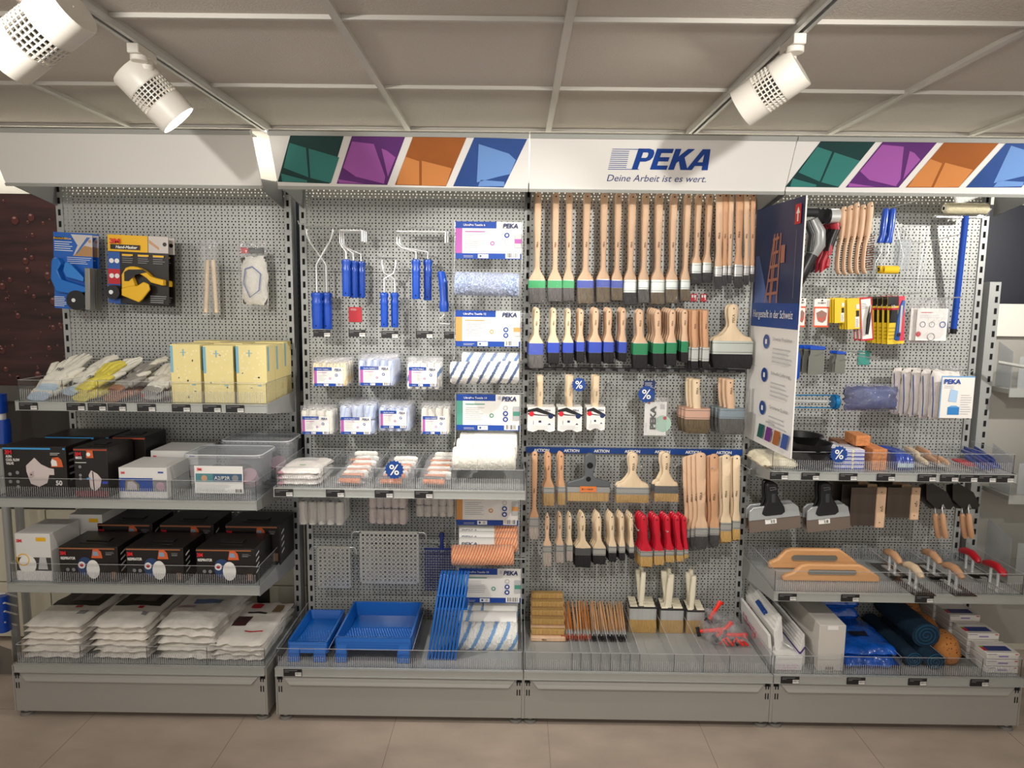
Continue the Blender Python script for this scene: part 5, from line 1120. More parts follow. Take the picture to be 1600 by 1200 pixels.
def brush(label, hxp, hw, ytop, xl, xr, yf0, yf1, ybot, Y, prof='flat', wood=BEECH, band=None, ferr=STEEL, bris=BR_BLACK, dh=.009, dhead=.010, group='paint brushes', sleeve=False, mark=True, hole=True, copies=0, cstep=(0, .022, 0), cname=None, round_=False, bag=False, tip=.85, lab2=None):
    cxh = (xl + xr) / 2; o = at(hxp, ytop, Y); k = mpp(Y); f = at(cxh, yf0, Y); fx = f.x - o.x; zf = f.z - o.z; z1 = at(cxh, yf1, Y).z - o.z; zb = at(cxh, ybot, Y).z - o.z
    fx2 = at(cxh, ybot, Y).x - o.x; w = hw * k; hd = (xr - xl) / 2 * k
    t = thing('paint_brush', label, 'paint brush', o, group)
    secs = []
    for q, a, c in PROF[prof]:
        cx = fx * max(0, (q - .3) / .7) if prof != 'long' else fx * q; hwid = w * a * (1 - c) + hd * c; secs.append((zf * q, cx, 0, hwid, dh * (.6 if q < .01 else 1) * (1 - .25 * (abs(q - .3) < .31 and prof == 'long')) if not round_ else hwid))
    b = MB(); b.loft(secs[::-1], wood, 18, 2.4 if not round_ else 2); b.build('handle', t, smooth=True)
    if hole: b = MB(); zh = max(zf * .045, -.025) if prof == 'long' else zf * .12; b.cyl((0, -dh - .0006, zh), (0, -dh + .002, zh), .0028, DARK, 14); b.build('hanging_hole', t)
    dk = dhead if not round_ else hd
    b = MB(); b.loft([(z1, fx, 0, hd * .99, dk), (z1 + (zf - z1) * .5, fx, 0, hd, dk), (zf + .001, fx, 0, hd, dk * .97)], ferr, 24, 7 if not round_ else 2)
    if not band:
        for q in (.15, .85): zz = z1 + (zf - z1) * q; b.loft([(zz - .0010, fx, 0, hd + .0004, dk + .0005), (zz + .0010, fx, 0, hd + .0004, dk + .0005)], mat('ferrule_bead', '#6f706c', .3, .7), 24, 7 if not round_ else 2)  # beads coloured darker to imitate the dark bands of shiny metal
    b.build('ferrule', t, smooth=True)
    if band: b = MB(); b.loft([(z1 + .0005, fx, 0, hd + .0008, dk + .0008), (zf - .001, fx, 0, hd + .0008, dk + .0008)], band, 24, 7); b.build('colour_band', t, smooth=True)
    elif bris is not None and not round_:
        for q in (-.6, 0, .6): pass
    b = MB(); n = 28; rs = []; sp_ = random.Random(int(xl * 7))
    jag = [sp_.uniform(-.002, .002) for _ in range(n)]
    for q, tw, td in ((0, .97, .9), (.3, 1.0, .95), (.7, .97, .8), (1, tip * 1.05, .5)):
        z = z1 + (zb - z1) * q; r = []
        for j in range(n):
            a = 2 * PI * j / n; ca, sa = math.cos(a), math.sin(a); e_ = 2 / 6 if not round_ else 1
            r.append((fx + (fx2 - fx) * q + hd * tw * math.copysign(abs(ca) ** e_, ca), dk * td * math.copysign(abs(sa) ** e_, sa), z + (jag[j] - abs(ca) * .002 if q == 1 else 0)))
        rs.append(r)
    b.rings(rs[::-1], bris); b.build('bristles', t, smooth=True)
    if mark: m_ = max(w * .45, .003); text('PEKA', t, (fx * .4 + m_ * .5, -dh * (.99 if prof != 'long' else .97) - .0008, zf * (.62 if prof == 'long' else .5)), m_ * 1.5, IMPR, rot=(0, -PI / 2, 0), bold=.0001, name='imprint')
    if sleeve or bag: b = MB(); e = .004 if sleeve else .008; b.loft([(zb - (.003 if sleeve else .012), fx2, 0, hd + e * .3, dk * .3), (zb, fx2, 0, hd + e * .6, dk * .7), (z1, fx, 0, hd + e * .7, dk + .003), (zf - .001, fx, 0, hd + e * .6, dk + .003)], SLEEVE, 20, 6); b.build('clear_sleeve', t, smooth=True)
    for c in range(1, copies + 1):
        lb = cname or label; dup(t, (o.x + cstep[0] * c, Y + cstep[1] * c + .0 * c, o.z + cstep[2] * c), ('%s, %s behind' % (lb, ('first', 'second', 'third', 'fourth')[c - 1])))
    return t
YT_ = -.10
rowA = [(841, 5.3, 301, 826, 852, 438, 450, 474, 'green', BR_GREY), (869, 5, 301, 856, 878, 438, 450, 471, 'green', BR_GREY), (890, 4.8, 301, 879.5, 897, 438, 450, 470, 'green', BR_GREY),
        (918, 5.3, 301, 902, 927.5, 438, 450, 474, 'blue', BR_BROWN), (945, 5, 301, 932, 953, 437, 449, 472, 'blue', BR_BROWN), (967, 4.8, 301, 955, 973, 438, 450, 469, 'blue', BR_BROWN)]
nmA = ['wide', 'medium', 'narrow']
for i, (hx_, hw, yt, xl, xr, a_, c_, yb, col, br) in enumerate(rowA):
    bd = GREENB if col == 'green' else BLUEB
    brush('%s long-handled brush with %s band in the top row' % (nmA[i % 3], col), hx_, hw, yt, xl, xr, a_, c_, yb, YT_, 'long', BEECH, bd, bris=br, group='long-handled brushes in the top row', sleeve=True, copies=1, cstep=(0, .025, .0))
rowB = [(989, 5.5, 302, 974.5, 994.5, 438, 457, 476, BR_BLACK, 'dark bristles, leftmost'), (1010, 5, 302, 997, 1014, 438, 452, 473, BR_GREY, 'grey bristles, second'), (1031, 5.5, 302, 1017, 1038.6, 438, 457, 475, BR_BROWN, 'brown bristles, third'),
        (1054, 5, 302, 1040, 1059, 438, 452, 473, BR_BROWN, 'brown bristles, fourth'), (1076, 4.8, 302, 1063, 1078, 438, 452, 470, BR_BROWN, 'brown bristles, narrow fifth'), (1093, 4.3, 303, 1080.5, 1095.6, 412, 427, 443, BR_BLACK, 'black bristles, shorter left one'), (1110, 4.3, 303, 1097.6, 1112, 411, 426, 441, BR_BLACK, 'black bristles, shorter right one')]
for i, (hx_, hw, yt, xl, xr, a_, c_, yb, br, nm) in enumerate(rowB):
    brush('long brush with silver ferrule, %s' % nm, hx_, hw, yt, xl, xr, a_, c_, yb, YT_, 'long', BEECH, None, mat('silver_band', '#c5cbc4', .35, .6), bris=br, group='long-handled brushes in the top row', sleeve=True, copies=1, cstep=(0, .025, .0))
# brushes turned edge-on towards the blue sign
for i, (hx_, hw, xl, xr, y0, y1, yb) in enumerate(((1125, 6, 1117, 1128, 417, 432, 451), (1134, 4.5, 1129, 1135.5, 416, 430, 446), (1143, 4, 1137, 1142.5, 416, 430, 442), (1156, 6, 1147, 1160, 414, 432, 449), (1167, 4.5, 1162, 1170, 416, 430, 444), (1177, 4, 1172, 1178, 416, 428, 440))):
    brush('long-handled brush crowded beside the blue sign, %s' % pos(i, 6), hx_, hw, 301, xl, xr, y0, y1, yb, -.16 - .004 * i, 'long', BEECH3 if i % 2 else BEECH, None, STEEL, BR_BLACK, group='long-handled brushes in the top row', sleeve=True, copies=0)
YM = -.10
rowC = [(839, 4.7, 481, 826.6, 849, 536, 554, 574.5, 'blue', 2), (865, 4.5, 481, 856, 874, 535, 551, 568, 'blue', 1), (888, 4.3, 482, 879.5, 896, 535, 551, 568, 'blue', 1), (908, 4.2, 483, 900.7, 913, 534, 549, 565, 'blue', 2), (931, 5, 481, 920, 940, 534, 551, 568, 'blue', 2), (952, 4.8, 481, 943, 959, 534, 550, 567, 'blue', 2), (974, 4.6, 481, 966.5, 979, 534, 551, 564, 'blue', 2),
        (1000, 6, 483, 989, 1012, 536, 554, 576, 'green', 1), (1028, 5.5, 483, 1020, 1038, 536, 552, 573, 'green', 4), (1051, 5.2, 483, 1041, 1057, 535, 552, 571, 'green', 4), (1070, 5, 483, 1064, 1075, 533, 550, 566, 'green', 3)]
for i, (hx_, hw, yt, xl, xr, a_, c_, yb, col, cp) in enumerate(rowC):
    j = i if i < 7 else i - 7
    brush('short brush with %s band in the second row, %s' % (col, pos(j, 7 if i < 7 else 4)), hx_, hw, yt, xl, xr, a_, c_, yb, -.15, 'flat', BEECH2 if i < 3 else BEECH, BLUEB if col == 'blue' else GREEND, bris=BR_BLACK if i not in (0,) else BR_GREY, group='short brushes in the second row', sleeve=i < 1, copies=cp, cstep=(-.0035, .026, .002), dh=.008)
for i, (hx_, xl, xr, yb) in enumerate(((1085, 1080, 1091, 577), (1102, 1097, 1108, 576))):
    brush('edge-on brush with steel side in the second row, %s of two' % ('left', 'right')[i], hx_, 5, 484, xl, xr, 543, 564, yb, -.15, 'stub', BEECH3, None, STEEL, BR_BLACK, group='short brushes in the second row', copies=2, cstep=(-.008, .02, .001), mark=True, hole=False, dh=.012)
brush('very wide pale-handled surface brush with black bristles', 1146, 8.5, 475, 1112, 1176, 533, 553, 575, -.12, 'wide', BEECH2, None, mat('silver_band', '#c5cbc4', .35, .6), BR_BLACK, group='short brushes in the second row', copies=1, cstep=(-.004, .03, 0), dhead=.014)
# black clip rail
t = thing('clip_rail', 'black plastic rail with clips under the second brush row', 'rail', (at(820, 577, -.03).x, -.03, at(990, 577, 0).z)); L = at(1165, 577, -.03).x - t.location.x
b = MB(); b.box(0, L, 0, .02, -.006, .008, BLACK); b.build('rail', t); b = MB()
for i in range(17): x = .03 + i * (L - .05) / 17; b.box(x, x + .03, -.004, .001, -.009, .004, mat('clip_grey', '#5f6062', .4))
b.build('clips', t)['kind'] = 'stuff'
# packed brushes
def packed(label, hx0, hx1, y0, y1, px0, px1, py0, py1, depth):
    Y = -.17; o = at((px0 + px1) / 2, py1, Y); W = (px1 - px0) * mpp(Y); H = at(800, py0, Y).z - at(800, py1, Y).z; t = thing('packed_brush', label, 'paint brush', o, 'wide brushes in white wrappers')
    hxm = ((hx0 + hx1) / 2 - (px0 + px1) / 2) * mpp(Y); hw = (hx1 - hx0) / 2 * mpp(Y); hh = at(800, y0, Y).z - at(800, y1, Y).z
    b = MB(); b.loft([(H - .002, hxm, .02, hw, .012), (H + hh * .1, hxm, .02, hw * .85, .010), (H + hh * .35, hxm, .02, hw * 1.05, .012), (H + hh * .7, hxm, .02, hw * .9, .011), (H + hh, hxm, .02, hw, .010)], BEECH2, 18); b.build('handle', t, smooth=True)
    pr_ = [(-W / 2, .006), (-W * .3, .0), (-W * .1, .009), (W * .1, .009), (W * .3, .0), (W / 2, .006), (W / 2, H), (-W / 2, H)]
    b = MB(); b.prism(pr_, 0, .04, WHITE); b.build('wrapper', t)
    a = Art(W, H, -W / 2, 0); a.poly([(0, .88), (.35, .98), (1, .7), (1, .62), (.6, .72), (.3, .82), (0, .78)], TAGK).poly([(0, .76), (.4, .7), (.95, .66), (.95, .64), (.4, .66), (0, .7)], TAGK).disc(.14, .72, .1, MREDT).disc(.84, .64, .1, NAVY).rect(.4, .38, .5, .46, NAVY).lines(.1, .1, .9, .3, 5, LGREYP, .25).rect(.2, .3, .22, .45, GREYP).poly([(.72, .3), (.85, .3), (.8, .36)], NAVY); a.build(t)
    text('PEKA', t, (W * .12, -.003, H * .84), H * .1, NAVY, bold=.0002); text('PEKA', t, (hxm + hw * .3, .008, H + hh * .35), hw * .6, IMPR, rot=(0, -PI / 2, 0), name='imprint')
    for d in range(1, depth): dup(t, (o.x - .003 * d, Y + .045 * d, o.z + .001 * d), label + ', one behind')
packed('wide brush in white wrapper, leftmost of three', 838, 848, 590, 638, 824, 867, 636, 675, 2)
packed('wide brush in white wrapper, middle of three, beside the upper percent star', 884, 895, 590, 638, 871, 909, 636, 675, 2)
packed('narrower brush in white wrapper, rightmost of three', 925, 936, 590, 638, 916.5, 945, 636, 673, 2)
star('blue percent star between the middle and right wrapped brushes', 904.6, 601, 11.5, -.20)
star('blue percent star hanging above the white PEKA card', 1010, 616, 14, -.16)
t, W, H = small_card('dark blue card hanging behind the lower percent star', 1005, 595, 1024, 628, -.14, NAVY); a = Art(W, H); a.lines(.1, .7, .8, .95, 4, WHITE, .25); a.build(t)
t, W, H = small_card('white card in clear bag with large upright PEKA lettering', 1006, 628, 1042, 680, -.14, WHITE); a = Art(W, H); a.disc(.85, .35, .25, mat('mint_print', '#a9cbb8', .5), 1).rect(.7, .78, .9, .93, LGREYP).disc(.2, .96, .03, RED).lines(.05, .08, .12, .4, 6, LGREYP, .4).disc(.93, .52, .05, RED); a.build(t)
text('PEKA', t, (W * .5, -.003, H * .18), W * .34, TAGK, rot=(0, -PI / 2, 0), bold=.0018, width=H * .7); baghull(-.003, W + .003, -.006, .006, -.003, H + .02, BAG, t, 9, .002)
brush('large block brush with pinkish ferrule and dark brown bristles', 1088, 6.5, 592, 1069, 1109, 638, 654, 676, -.16, 'stub', BEECH2, None, mat('pink_ferrule', '#d3a893', .4, .2), BR_BROWN, group='large block brushes', copies=2, cstep=(-.006, .035, -.001), dhead=.022, hole=True, dh=.012)
brush('large block brush with silver and blue ferrule and grey bristles', 1140.5, 6.5, 592, 1122, 1163, 638, 653, 677, -.16, 'stub', BEECH, None, mat('bluish_ferrule', '#8fa0a8', .4, .4), BR_GREY, group='large block brushes', copies=2, cstep=(-.007, .035, -.001), dhead=.022, dh=.012, sleeve=True)
# AKTION strip
a_ = at(822, 703, -.02); c_ = at(1160, 704, -.02); t = thing('shelf_strip', 'long blue strip printed AKTION across the third bay', 'sign', (a_.x, -.02, a_.z)); L = c_.x - a_.x; h_ = 8.5 * mpp(0) / 2
b = MB(); b.box(0, L, 0, .016, -h_, h_, PCT); b.build('strip', t)
for px in (846, 893, 940, 988, 1035, 1083, 1131): text('AKTION', t, (at(px, 703, -.02).x - a_.x - .035, -.001, -.0065), .018, WHITE, bold=.0006, width=.07)
# fourth row
YR = -.13
SB = mat('steel_bright', '#b9bab5', .3, .6)
brush('long thin-handled brush with pale bristles at the left under the AKTION strip', 835.6, 4.7, 705, 826.6, 842, 808, 823, 842, YR, 'long', BEECH3, None, SB, BR_PALE, group='brushes under the AKTION strip', bag=True, tip=.7)
brush('bagged tan flat brush, left of two beside the grey tool', 857, 4.7, 706, 848.5, 866.5, 761, 770, 790, YR, 'flat', BEECH3, None, SB, BR_TAN, group='brushes under the AKTION strip', bag=True, copies=1, cstep=(-.006, .02, 0))
brush('bagged tan flat brush, right of two beside the grey tool', 877, 4.5, 706, 871, 883.6, 760, 769, 788, YR, 'flat', BEECH3, None, SB, BR_TAN, group='brushes under the AKTION strip', bag=True, copies=1, cstep=(-.006, .02, 0))
# grey wide tool
GPL = mat('grey_plastic', '#5b5f62', .4)
o = at(922, 708, YR); k = mpp(YR); t = thing('wide_spatula_brush', 'wide grey plastic brush with orange sticker under the AKTION strip', 'paint brush', o)
pr_ = [(-3, 0), (3, 0), (7, -3), (10, -10), (9, -20), (6, -30), (5, -36), (9, -40), (30, -45), (33, -49), (33, -54), (-36, -54), (-36, -49), (-33, -46), (-12, -40), (-8, -36), (-8, -28), (-9, -18), (-9, -8), (-7, -3)]
b = MB(); b.prism([(x * k, z * k) for x, z in pr_[::-1]], -.012, .012, GPL); b.build('handle', t, bevel=.004)
b = MB(); b.cyl((0, -.0126, -19 * k), (0, -.011, -19 * k), 5 * k, DARK, 20); b.cyl((-2 * k, -.0126, -41 * k), (-2 * k, -.011, -41 * k), 4 * k, DARK, 20); b.build('finger_holes', t)['kind'] = 'stuff'
b = MB(); b.box(-35 * k, 32 * k, -.010, .010, -63 * k, -54 * k, SB); b.build('ferrule', t, bevel=.001)
b = MB(); b.box(-34.5 * k, 31.5 * k, -.008, .008, -78 * k, -63 * k, BR_TAN); b.build('bristles', t, bevel=.003)
b = MB(); b.box(-15 * k, 11 * k, -.0125, -.0115, -62 * k, -53 * k, mat('orange_sticker', '#ee7d1f', .4)); b.build('sticker', t); a = Art(26 * k, 9 * k, -15 * k, -62 * k, -.0125); a.bars(.12, .35, .85, .65, TAGK, 9); a.build(t, 'sticker_print')
b = MB(); b.loft([(-80 * k, -1.5 * k, 0, 36 * k, .006), (-78 * k, -1.5 * k, 0, 35.5 * k, .012), (-54 * k, -1.5 * k, 0, 35.5 * k, .015)], SLEEVE, 20, 6); b.build('clear_sleeve', t)
brush('wide surface brush with tan bristles, larger of two with pale handles', 990, 7.5, 707, 962, 1015, 761, 772, 785, YR, 'wide', BEECH2, None, SB, BR_TAN, group='brushes under the AKTION strip', bag=True, copies=1, cstep=(-.004, .024, 0), tip=.95)
brush('smaller surface brush with dark grey ferrule and pale handle', 1041, 7, 707, 1022, 1060.5, 759, 770, 783, YR, 'wide', BEECH2, None, mat('ferrule_dark', '#66696a', .35, .7), BR_TAN, group='brushes under the AKTION strip', bag=True, copies=1, cstep=(-.008, .028, 0), tip=.95)
brush('long square brown brush, leftmost of the four at the right', 1095, 8, 707, 1086, 1106, 824, 837, 857, -.17, 'long', BEECH, None, SB, BR_BLACK, group='long brushes at the right of the AKTION row', copies=3, cstep=(-.014, .02, -.010), sleeve=True, tip=.65)
brush('long warm brown brush, second of the four at the right', 1116, 7, 709, 1108.6, 1124, 824, 835, 853, -.17, 'long', BEECH3, None, SB, BR_BLACK, group='long brushes at the right of the AKTION row', copies=2, cstep=(-.010, .02, -.010), sleeve=True, tip=.65)
brush('long pale brush, third of the four at the right', 1135, 7, 710, 1125, 1143, 816, 829, 846, -.17, 'long', BEECH2, None, SB, BR_TAN, group='long brushes at the right of the AKTION row', copies=3, cstep=(-.010, .02, -.010), tip=.8)
brush('long pale brush, rightmost of the four at the right', 1151, 6, 711, 1144, 1157, 813, 826, 843, -.17, 'long', BEECH2, None, SB, BR_TAN, group='long brushes at the right of the AKTION row', copies=2, cstep=(-.009, .02, -.010), tip=.8)
rowE = [(855, 4, 801, 848, 862, 852, 863, 884, BR_PALE, BEECH), (874.6, 4, 800, 868.5, 881, 851, 862, 879, BR_PALE, BEECH), (890, 3.8, 800, 885, 895, 851, 861, 876, BR_PALE, BEECH2), (910, 5.5, 800, 898, 924, 856, 867, 886, BR_BLACK, BEECH2),
        (935.5, 5, 801, 926, 947, 856, 867, 881, BR_BLACK, BEECH2), (956, 4.5, 801, 950.6, 963.5, 853, 863, 877, BR_BLACK, BEECH2), (972, 4, 801, 967, 977, 853, 863, 875, BR_BLACK, BEECH2), (986.7, 3.5, 802, 982.6, 991, 854, 863, 872, BR_BLACK, BEECH2)]
for i, (hx_, hw, yt, xl, xr, a_, c_, yb, br, wd) in enumerate(rowE):
    brush('pointed flat brush, %s bristles, %s' % ('grey-white' if i < 3 else 'black', pos(i if i < 3 else i - 3, 3 if i < 3 else 5)), hx_, hw, yt, xl, xr, a_, c_, yb, -.15, 'point', wd, None, mat('ferrule_dark', '#66696a', .35, .7) if i == 3 else SB, br, group='pointed-handle brushes in the lowest row', copies=(0, 1, 1, 2, 3, 3, 3, 3)[i], cstep=(-.0035, .02, .0), dh=.007, dhead=.007, sleeve=i < 3)
REDH = mat('red_lacquer', '#c4122c', .25, coat=.4)
rowF = [(1006, 6, 804, 999.6, 1020, 860.6, 869, 885), (1026, 5.5, 805, 1021.5, 1038, 860, 868, 882), (1043, 5, 805, 1039.6, 1053.7, 859, 867, 878), (1058, 4.6, 805, 1056.6, 1068, 859, 867, 877), (1069, 4, 806, 1068.5, 1075.5, 858, 865, 872)]
for i, (hx_, hw, yt, xl, xr, a_, c_, yb) in enumerate(rowF):
    brush('red-handled flat brush with tan bristles, %s' % pos(i, 5), hx_, hw, yt, xl, xr, a_, c_, yb, -.16, 'flat', REDH, None, SB, BR_TAN, group='red-handled brushes', copies=3, cstep=(-.0045, .018, .001), dh=.008, dhead=.008, mark=False)
for i, (px, py) in enumerate(((841, 307), (869, 307), (890, 307), (918, 307), (945, 307), (967, 307), (989, 309), (1010, 309), (1031, 309), (1054, 309), (1076, 309), (1093, 310), (1110, 310))): pass
hk = [(1146, 483, 'the very wide surface brush'), (1010, 600, 'the white PEKA card'), (950, 597, 'nothing, empty between the wrappers and the card'), (1041, 715, 'the smaller surface brush'), (1151, 720, 'the rightmost long pale brush'), (990, 716, 'the larger surface brush'), (1095, 718, 'the brown long brush'), (1029, 812, 'the second red brush'), (986, 810, 'the narrowest black-bristled brush')]
for px, py, lb in hk: hook(px, py, .2, 'single peg hook holding ' + lb)
b3t = [(1079, 459), (1094.5, 459)]
for i, (x_, y_) in enumerate(b3t):
    t, W, H = small_card('tiny red and white tag at the lower end of the top brush row, %s one' % ('left', 'right')[i], x_, y_, x_ + 10, y_ + 12, -.01, RED); a = Art(W, H); a.rect(.15, .5, .4, .85, WHITE).rect(.55, .5, .85, .85, WHITE).rect(.7, .2, .8, .5, WHITE); a.build(t)
# ---------------------------------------------------------------- BAY 3 bottom shelf
zb3 = ZB + .001
for j in range(5):
    Y = -.23 + j * .036; top_ = Z(850, 1000 - j * 12.5, Y); x0, x1 = X(829, 1000, -.23), X(884, 1000, -.23)
    z0 = zb3 + (0 if j < 1 else .006) + j * .024 * (1 if j else 0)
    t = thing('block_brush', 'wooden block brush with dense tan bristles, %s of the stack' % ('lowest', 'second', 'third', 'fourth', 'topmost')[j], 'block brush', (x0, Y, z0), 'wooden block brushes'); W = x1 - x0
    b = MB(); b.box(0, W, 0, .05, 0, .021, BEECH); b.build('wooden_block', t, bevel=.004); b = MB(); b.box(.003, W - .003, .016, .05, .022, .03 + .018, BR_TAN); b.build('bristles', t, bevel=.004)
    text('PEKA', t, (W * .32, -.001, .006), .010, IMPR, bold=.0003, width=W * .14, name='imprint')
ABR = [mat('art_handle_orange', '#c7762e', .35), mat('art_handle_pale', '#d8a878', .35), mat('art_handle_brown', '#a05a2e', .35)]
cells = [(886, 893.5), (894.5, 908), (909, 923), (924.5, 938), (940, 954), (955.5, 969), (970.5, 984), (986, 998)]
cn = ('first', 'second', 'third', 'fourth', 'fifth', 'sixth', 'seventh', 'eighth')
for ci, (c0, c1) in enumerate(cells):
    n = 6 if ci else 4
    for j in range(n):
        q = (j + .5) / n; xf = at(c0 + (c1 - c0) * q, pyref(zb3, -.47), -.47).x; zj = zb3 + .008 + (j % 2) * .009; dark = ci >= 4
        t = thing('artist_brush', 'thin artist brush in the %s narrow compartment, %s from its left' % (cn[ci], ('first', 'second', 'third', 'fourth', 'fifth', 'sixth')[j]), 'artist brush', (xf - .012, -.225, zj), 'thin artist brushes')
        dx = rnd.uniform(-.004, .004); hm = ABR[(ci + j) % 2 if ci < 4 else 1]; S = -.012
        t.rotation_euler = (math.radians(24), 0, rnd.uniform(-.04, .04))
        b = MB(); b.tube([(0, .21, .0), (0, .15, 0), (0, .09, 0), (0, .045, 0)], [.0018, .0035, .004, .0028], hm, 8); b.build('handle', t, smooth=True)
        b = MB(); b.tube([(0, .045, 0), (0, .02, 0)], [.0028, .0033], CHROME, 8); b.build('ferrule', t, smooth=True)
        b = MB(); b.tube([(0, .02, 0), (0, .008, 0), (0, -.006, 0)], [.0034, .0048, .0018] if dark else [.003, .0034, .001], BR_BLACK if dark else mat('red_sable', '#a8492c', .6), 8); b.build('bristles', t, smooth=True)
WPL = mat('cream_plastic', '#e4dcc4', .35); DKPL = mat('dark_edge', '#2d2a28', .4)
for si, (x0, x1, hx0, hx1, ytop, ybot, n, yf) in enumerate(((981, 1025, 997, 1004, 893, 983, 3, 948), (1030, 1067, 1038, 1047, 895, 983, 3, 950), (1071, 1100, 1075, 1082, 897, 986, 3, 952))):
    for j in range(n):
        Y = -.125 + j * .036; sx = X(x0, 985, -.125); ex = X(x1, 985, -.125); W = ex - sx; o_ = at((x0 + x1) / 2, ybot, -.30)
        z0 = zb3; lb = 'cream-handled wide brush, %s group, %s from the front' % (('left', 'middle', 'right')[si], ('first', 'second', 'third', 'fourth')[j])
        t = thing('wide_brush', lb, 'paint brush', ((sx + ex) / 2 + j * .002, Y, z0), 'cream-handled wide brushes'); hb = Z(900, 965, -.125) - zb3; hf = Z(900, yf, -.125) - zb3; ht = Z(900, ytop, -.125) - zb3; hc = ((hx0 + hx1) / 2 - (x0 + x1) / 2) * mpp(-.12); hw = (hx1 - hx0) / 2 * mpp(-.12) * 1.1
        b = MB(); b.loft([(0, 0, 0, W * .5, .008), (hb * .6, 0, 0, W * .5, .012), (hb, 0, 0, W * .48, .012)], BR_TAN, 24, 7); b.build('bristles', t, smooth=True)
        b = MB(); b.loft([(hb, 0, 0, W * .485, .0125), (hf, 0, 0, W * .485, .0125)], STEEL, 24, 7); b.build('ferrule', t, smooth=True)
        b = MB(); b.box(-W * .5, W * .5, -.014, .014, hf, hf + .012, DKPL); b.build('black_back', t, bevel=.003); b = MB(); b.box(W * .02, W * .42, -.016, .016, hf + .010, hf + .016, WPL); b.build('shoulder', t, bevel=.002); b = MB(); b.box(-W * .47, -W * .2, -.016, .016, hf + .010, hf + .015, WPL); b.build('shoulder', t, bevel=.002)
        lean = (-1 if j == 1 else .3) * hw * 1.4
        b = MB(); b.loft([(hf + .004, hc, 0, hw * 1.2, .011), (hf + .03, hc, 0, hw * .95, .010), (hf + (ht - hf) * .5, hc + lean * .4, 0, hw * 1.15, .012), (ht - .02 * 1, hc + lean, 0, hw * 1.0, .010), (ht, hc + lean * 1.1, 0, hw * .95, .009)], WPL, 16, 3); b.build('handle', t, smooth=True)
        if si: b = MB(); b.loft([(-.0, 0, 0, W * .51, .012), (hf, 0, 0, W * .52, .017)], SLEEVE, 20, 6); b.build('clear_sleeve', t)
NEON = mat('neon_red_plastic', '#ff2d1c', .35)
cb = at(1140, 1000, -.3)
for j, (px, py, dx, dz, rz) in enumerate(((1122, 962, .06, .02, .9), (1131, 984, .05, .0, 1.1), (1110, 985, .02, .0, -1.2), (1150, 992, .04, .01, .5))):
    p = at(px, py, -.2); t = thing('mini_scraper', 'neon red small tool in a crinkled clear bag, %s' % ('uppermost', 'middle one', 'lowest one at the left', 'front right one')[j], 'scraper', (p.x, -.2 + .05 * (j == 0), max(zb3 + .008, p.z)), 'neon red tools in clear bags', (0, math.radians(35 + 20 * j), rz * .3))
    b = MB(); b.loft([(-.045, 0, 0, .006, .006), (-.02, 0, 0, .009, .007), (.02, 0, 0, .008, .007), (.04, 0, 0, .012, .007), (.05, .006, 0, .016, .006)], NEON, 14); b.build('handle', t, smooth=True)
    b = MB(); b.box(-.02, .024, -.002, .002, -.062, -.045, BLACK); b.build('head', t, bevel=.001)
    pillow(.09, .03, .03, BAG, 90 + j, 3, .4, 30, parent=t, name='clear_bag', loc=(0, -.015, -.03))
t = thing('clear_tool_bag', 'crumpled clear bag with red clips beside the cream-handled brushes', 'bag', (X(1136, 1003, -.25), -.27, zb3)); pillow(.18, .2, .1, BAG, 97, 3, .5, 22, parent=t, name='clear_bag')
for k_ in range(5): b = MB(); b.tube([(-.03 + .02 * k_, .02 + .02 * (k_ % 3), .012 + .01 * (k_ % 2)), (-.01 + .02 * k_, .04 + .02 * (k_ % 2), .02), (.0 + .022 * k_, .01, .012)], .005, NEON if k_ != 2 else BLACK, 8); b.build('clip', t, smooth=True)
# ---------------------------------------------------------------- BAY 4: projecting sign
t = thing('projecting_sign', 'tall sign board sticking out between the brushes and the last bay', 'sign', (.99, -.06, 1.098)); W, H = .441, .982
dv = Vector((1.005 - .975, -.44, 0)).normalized(); ang = math.atan2(dv.y, dv.x); t.location = (.975, -.06, 1.098); t.rotation_euler = (0, 0, ang)
b = MB(); b.box(0, W, 0, .006, 0, H, mat('sign_board_edge', '#e9e8e4', .4)); b.build('board', t)
SNAVY = mat('sign_navy', '#263257', .45); SLIGHT = mat('sign_sky', '#5b70a8', .5); SWH = mat('sign_white', '#eceae6', .45); COP = mat('copper_ladder_print', '#a56f5c', .45)
a = Art(W, H, 0, 0); a.rect(0, 0, 1, .52, SWH).rect(0, .52, 1, 1, SNAVY).poly([(.05, .58), (.4, .58), (.12, .8), (.05, .8)], SLIGHT).poly([(.4, .58), (.62, .58), (.5, .66)], mat('sign_mid', '#3f5288', .5)).rect(0, .5, 1, .6, PCT)
for pz in ((.3, .6, .44, .88), (.42, .6, .5, .88), (.55, .6, .57, .88), (.4, .6, .45, .86)): a.poly([(pz[0] - .01, pz[1]), (pz[0] + .015, pz[1]), (pz[2] + .015, pz[3]), (pz[2] - .01, pz[3])], COP)
for i in range(5): v = .63 + i * .055; a.poly([(.32 + i * .025, v), (.55, v + .006), (.55, v + .018), (.32 + i * .025, v + .012)], COP)
a.rect(.6, .76, .68, .83, COP).rect(.88, .62, .885, .88, GREYP).rect(.84, .9, .95, .975, RED).poly([(.86, .94), (.93, .94), (.895, .965)], WHITE).rect(.885, .91, .905, .95, WHITE)
for v, w in ((.46, 0), (.32, 1), (.18, 2)): a.disc(.4 - .0 * w, v - .02, .03, PCT); a.rect(.38, v - .03, .42, v - .01, SWH); a.lines(.55, v - .1, .95, v - .03, 4, LGREYP, .35)
a.lines(.05, .33, .25, .34, 1, LGREYP, .3).rect(.5, .105, .66, .11, LGREYP)
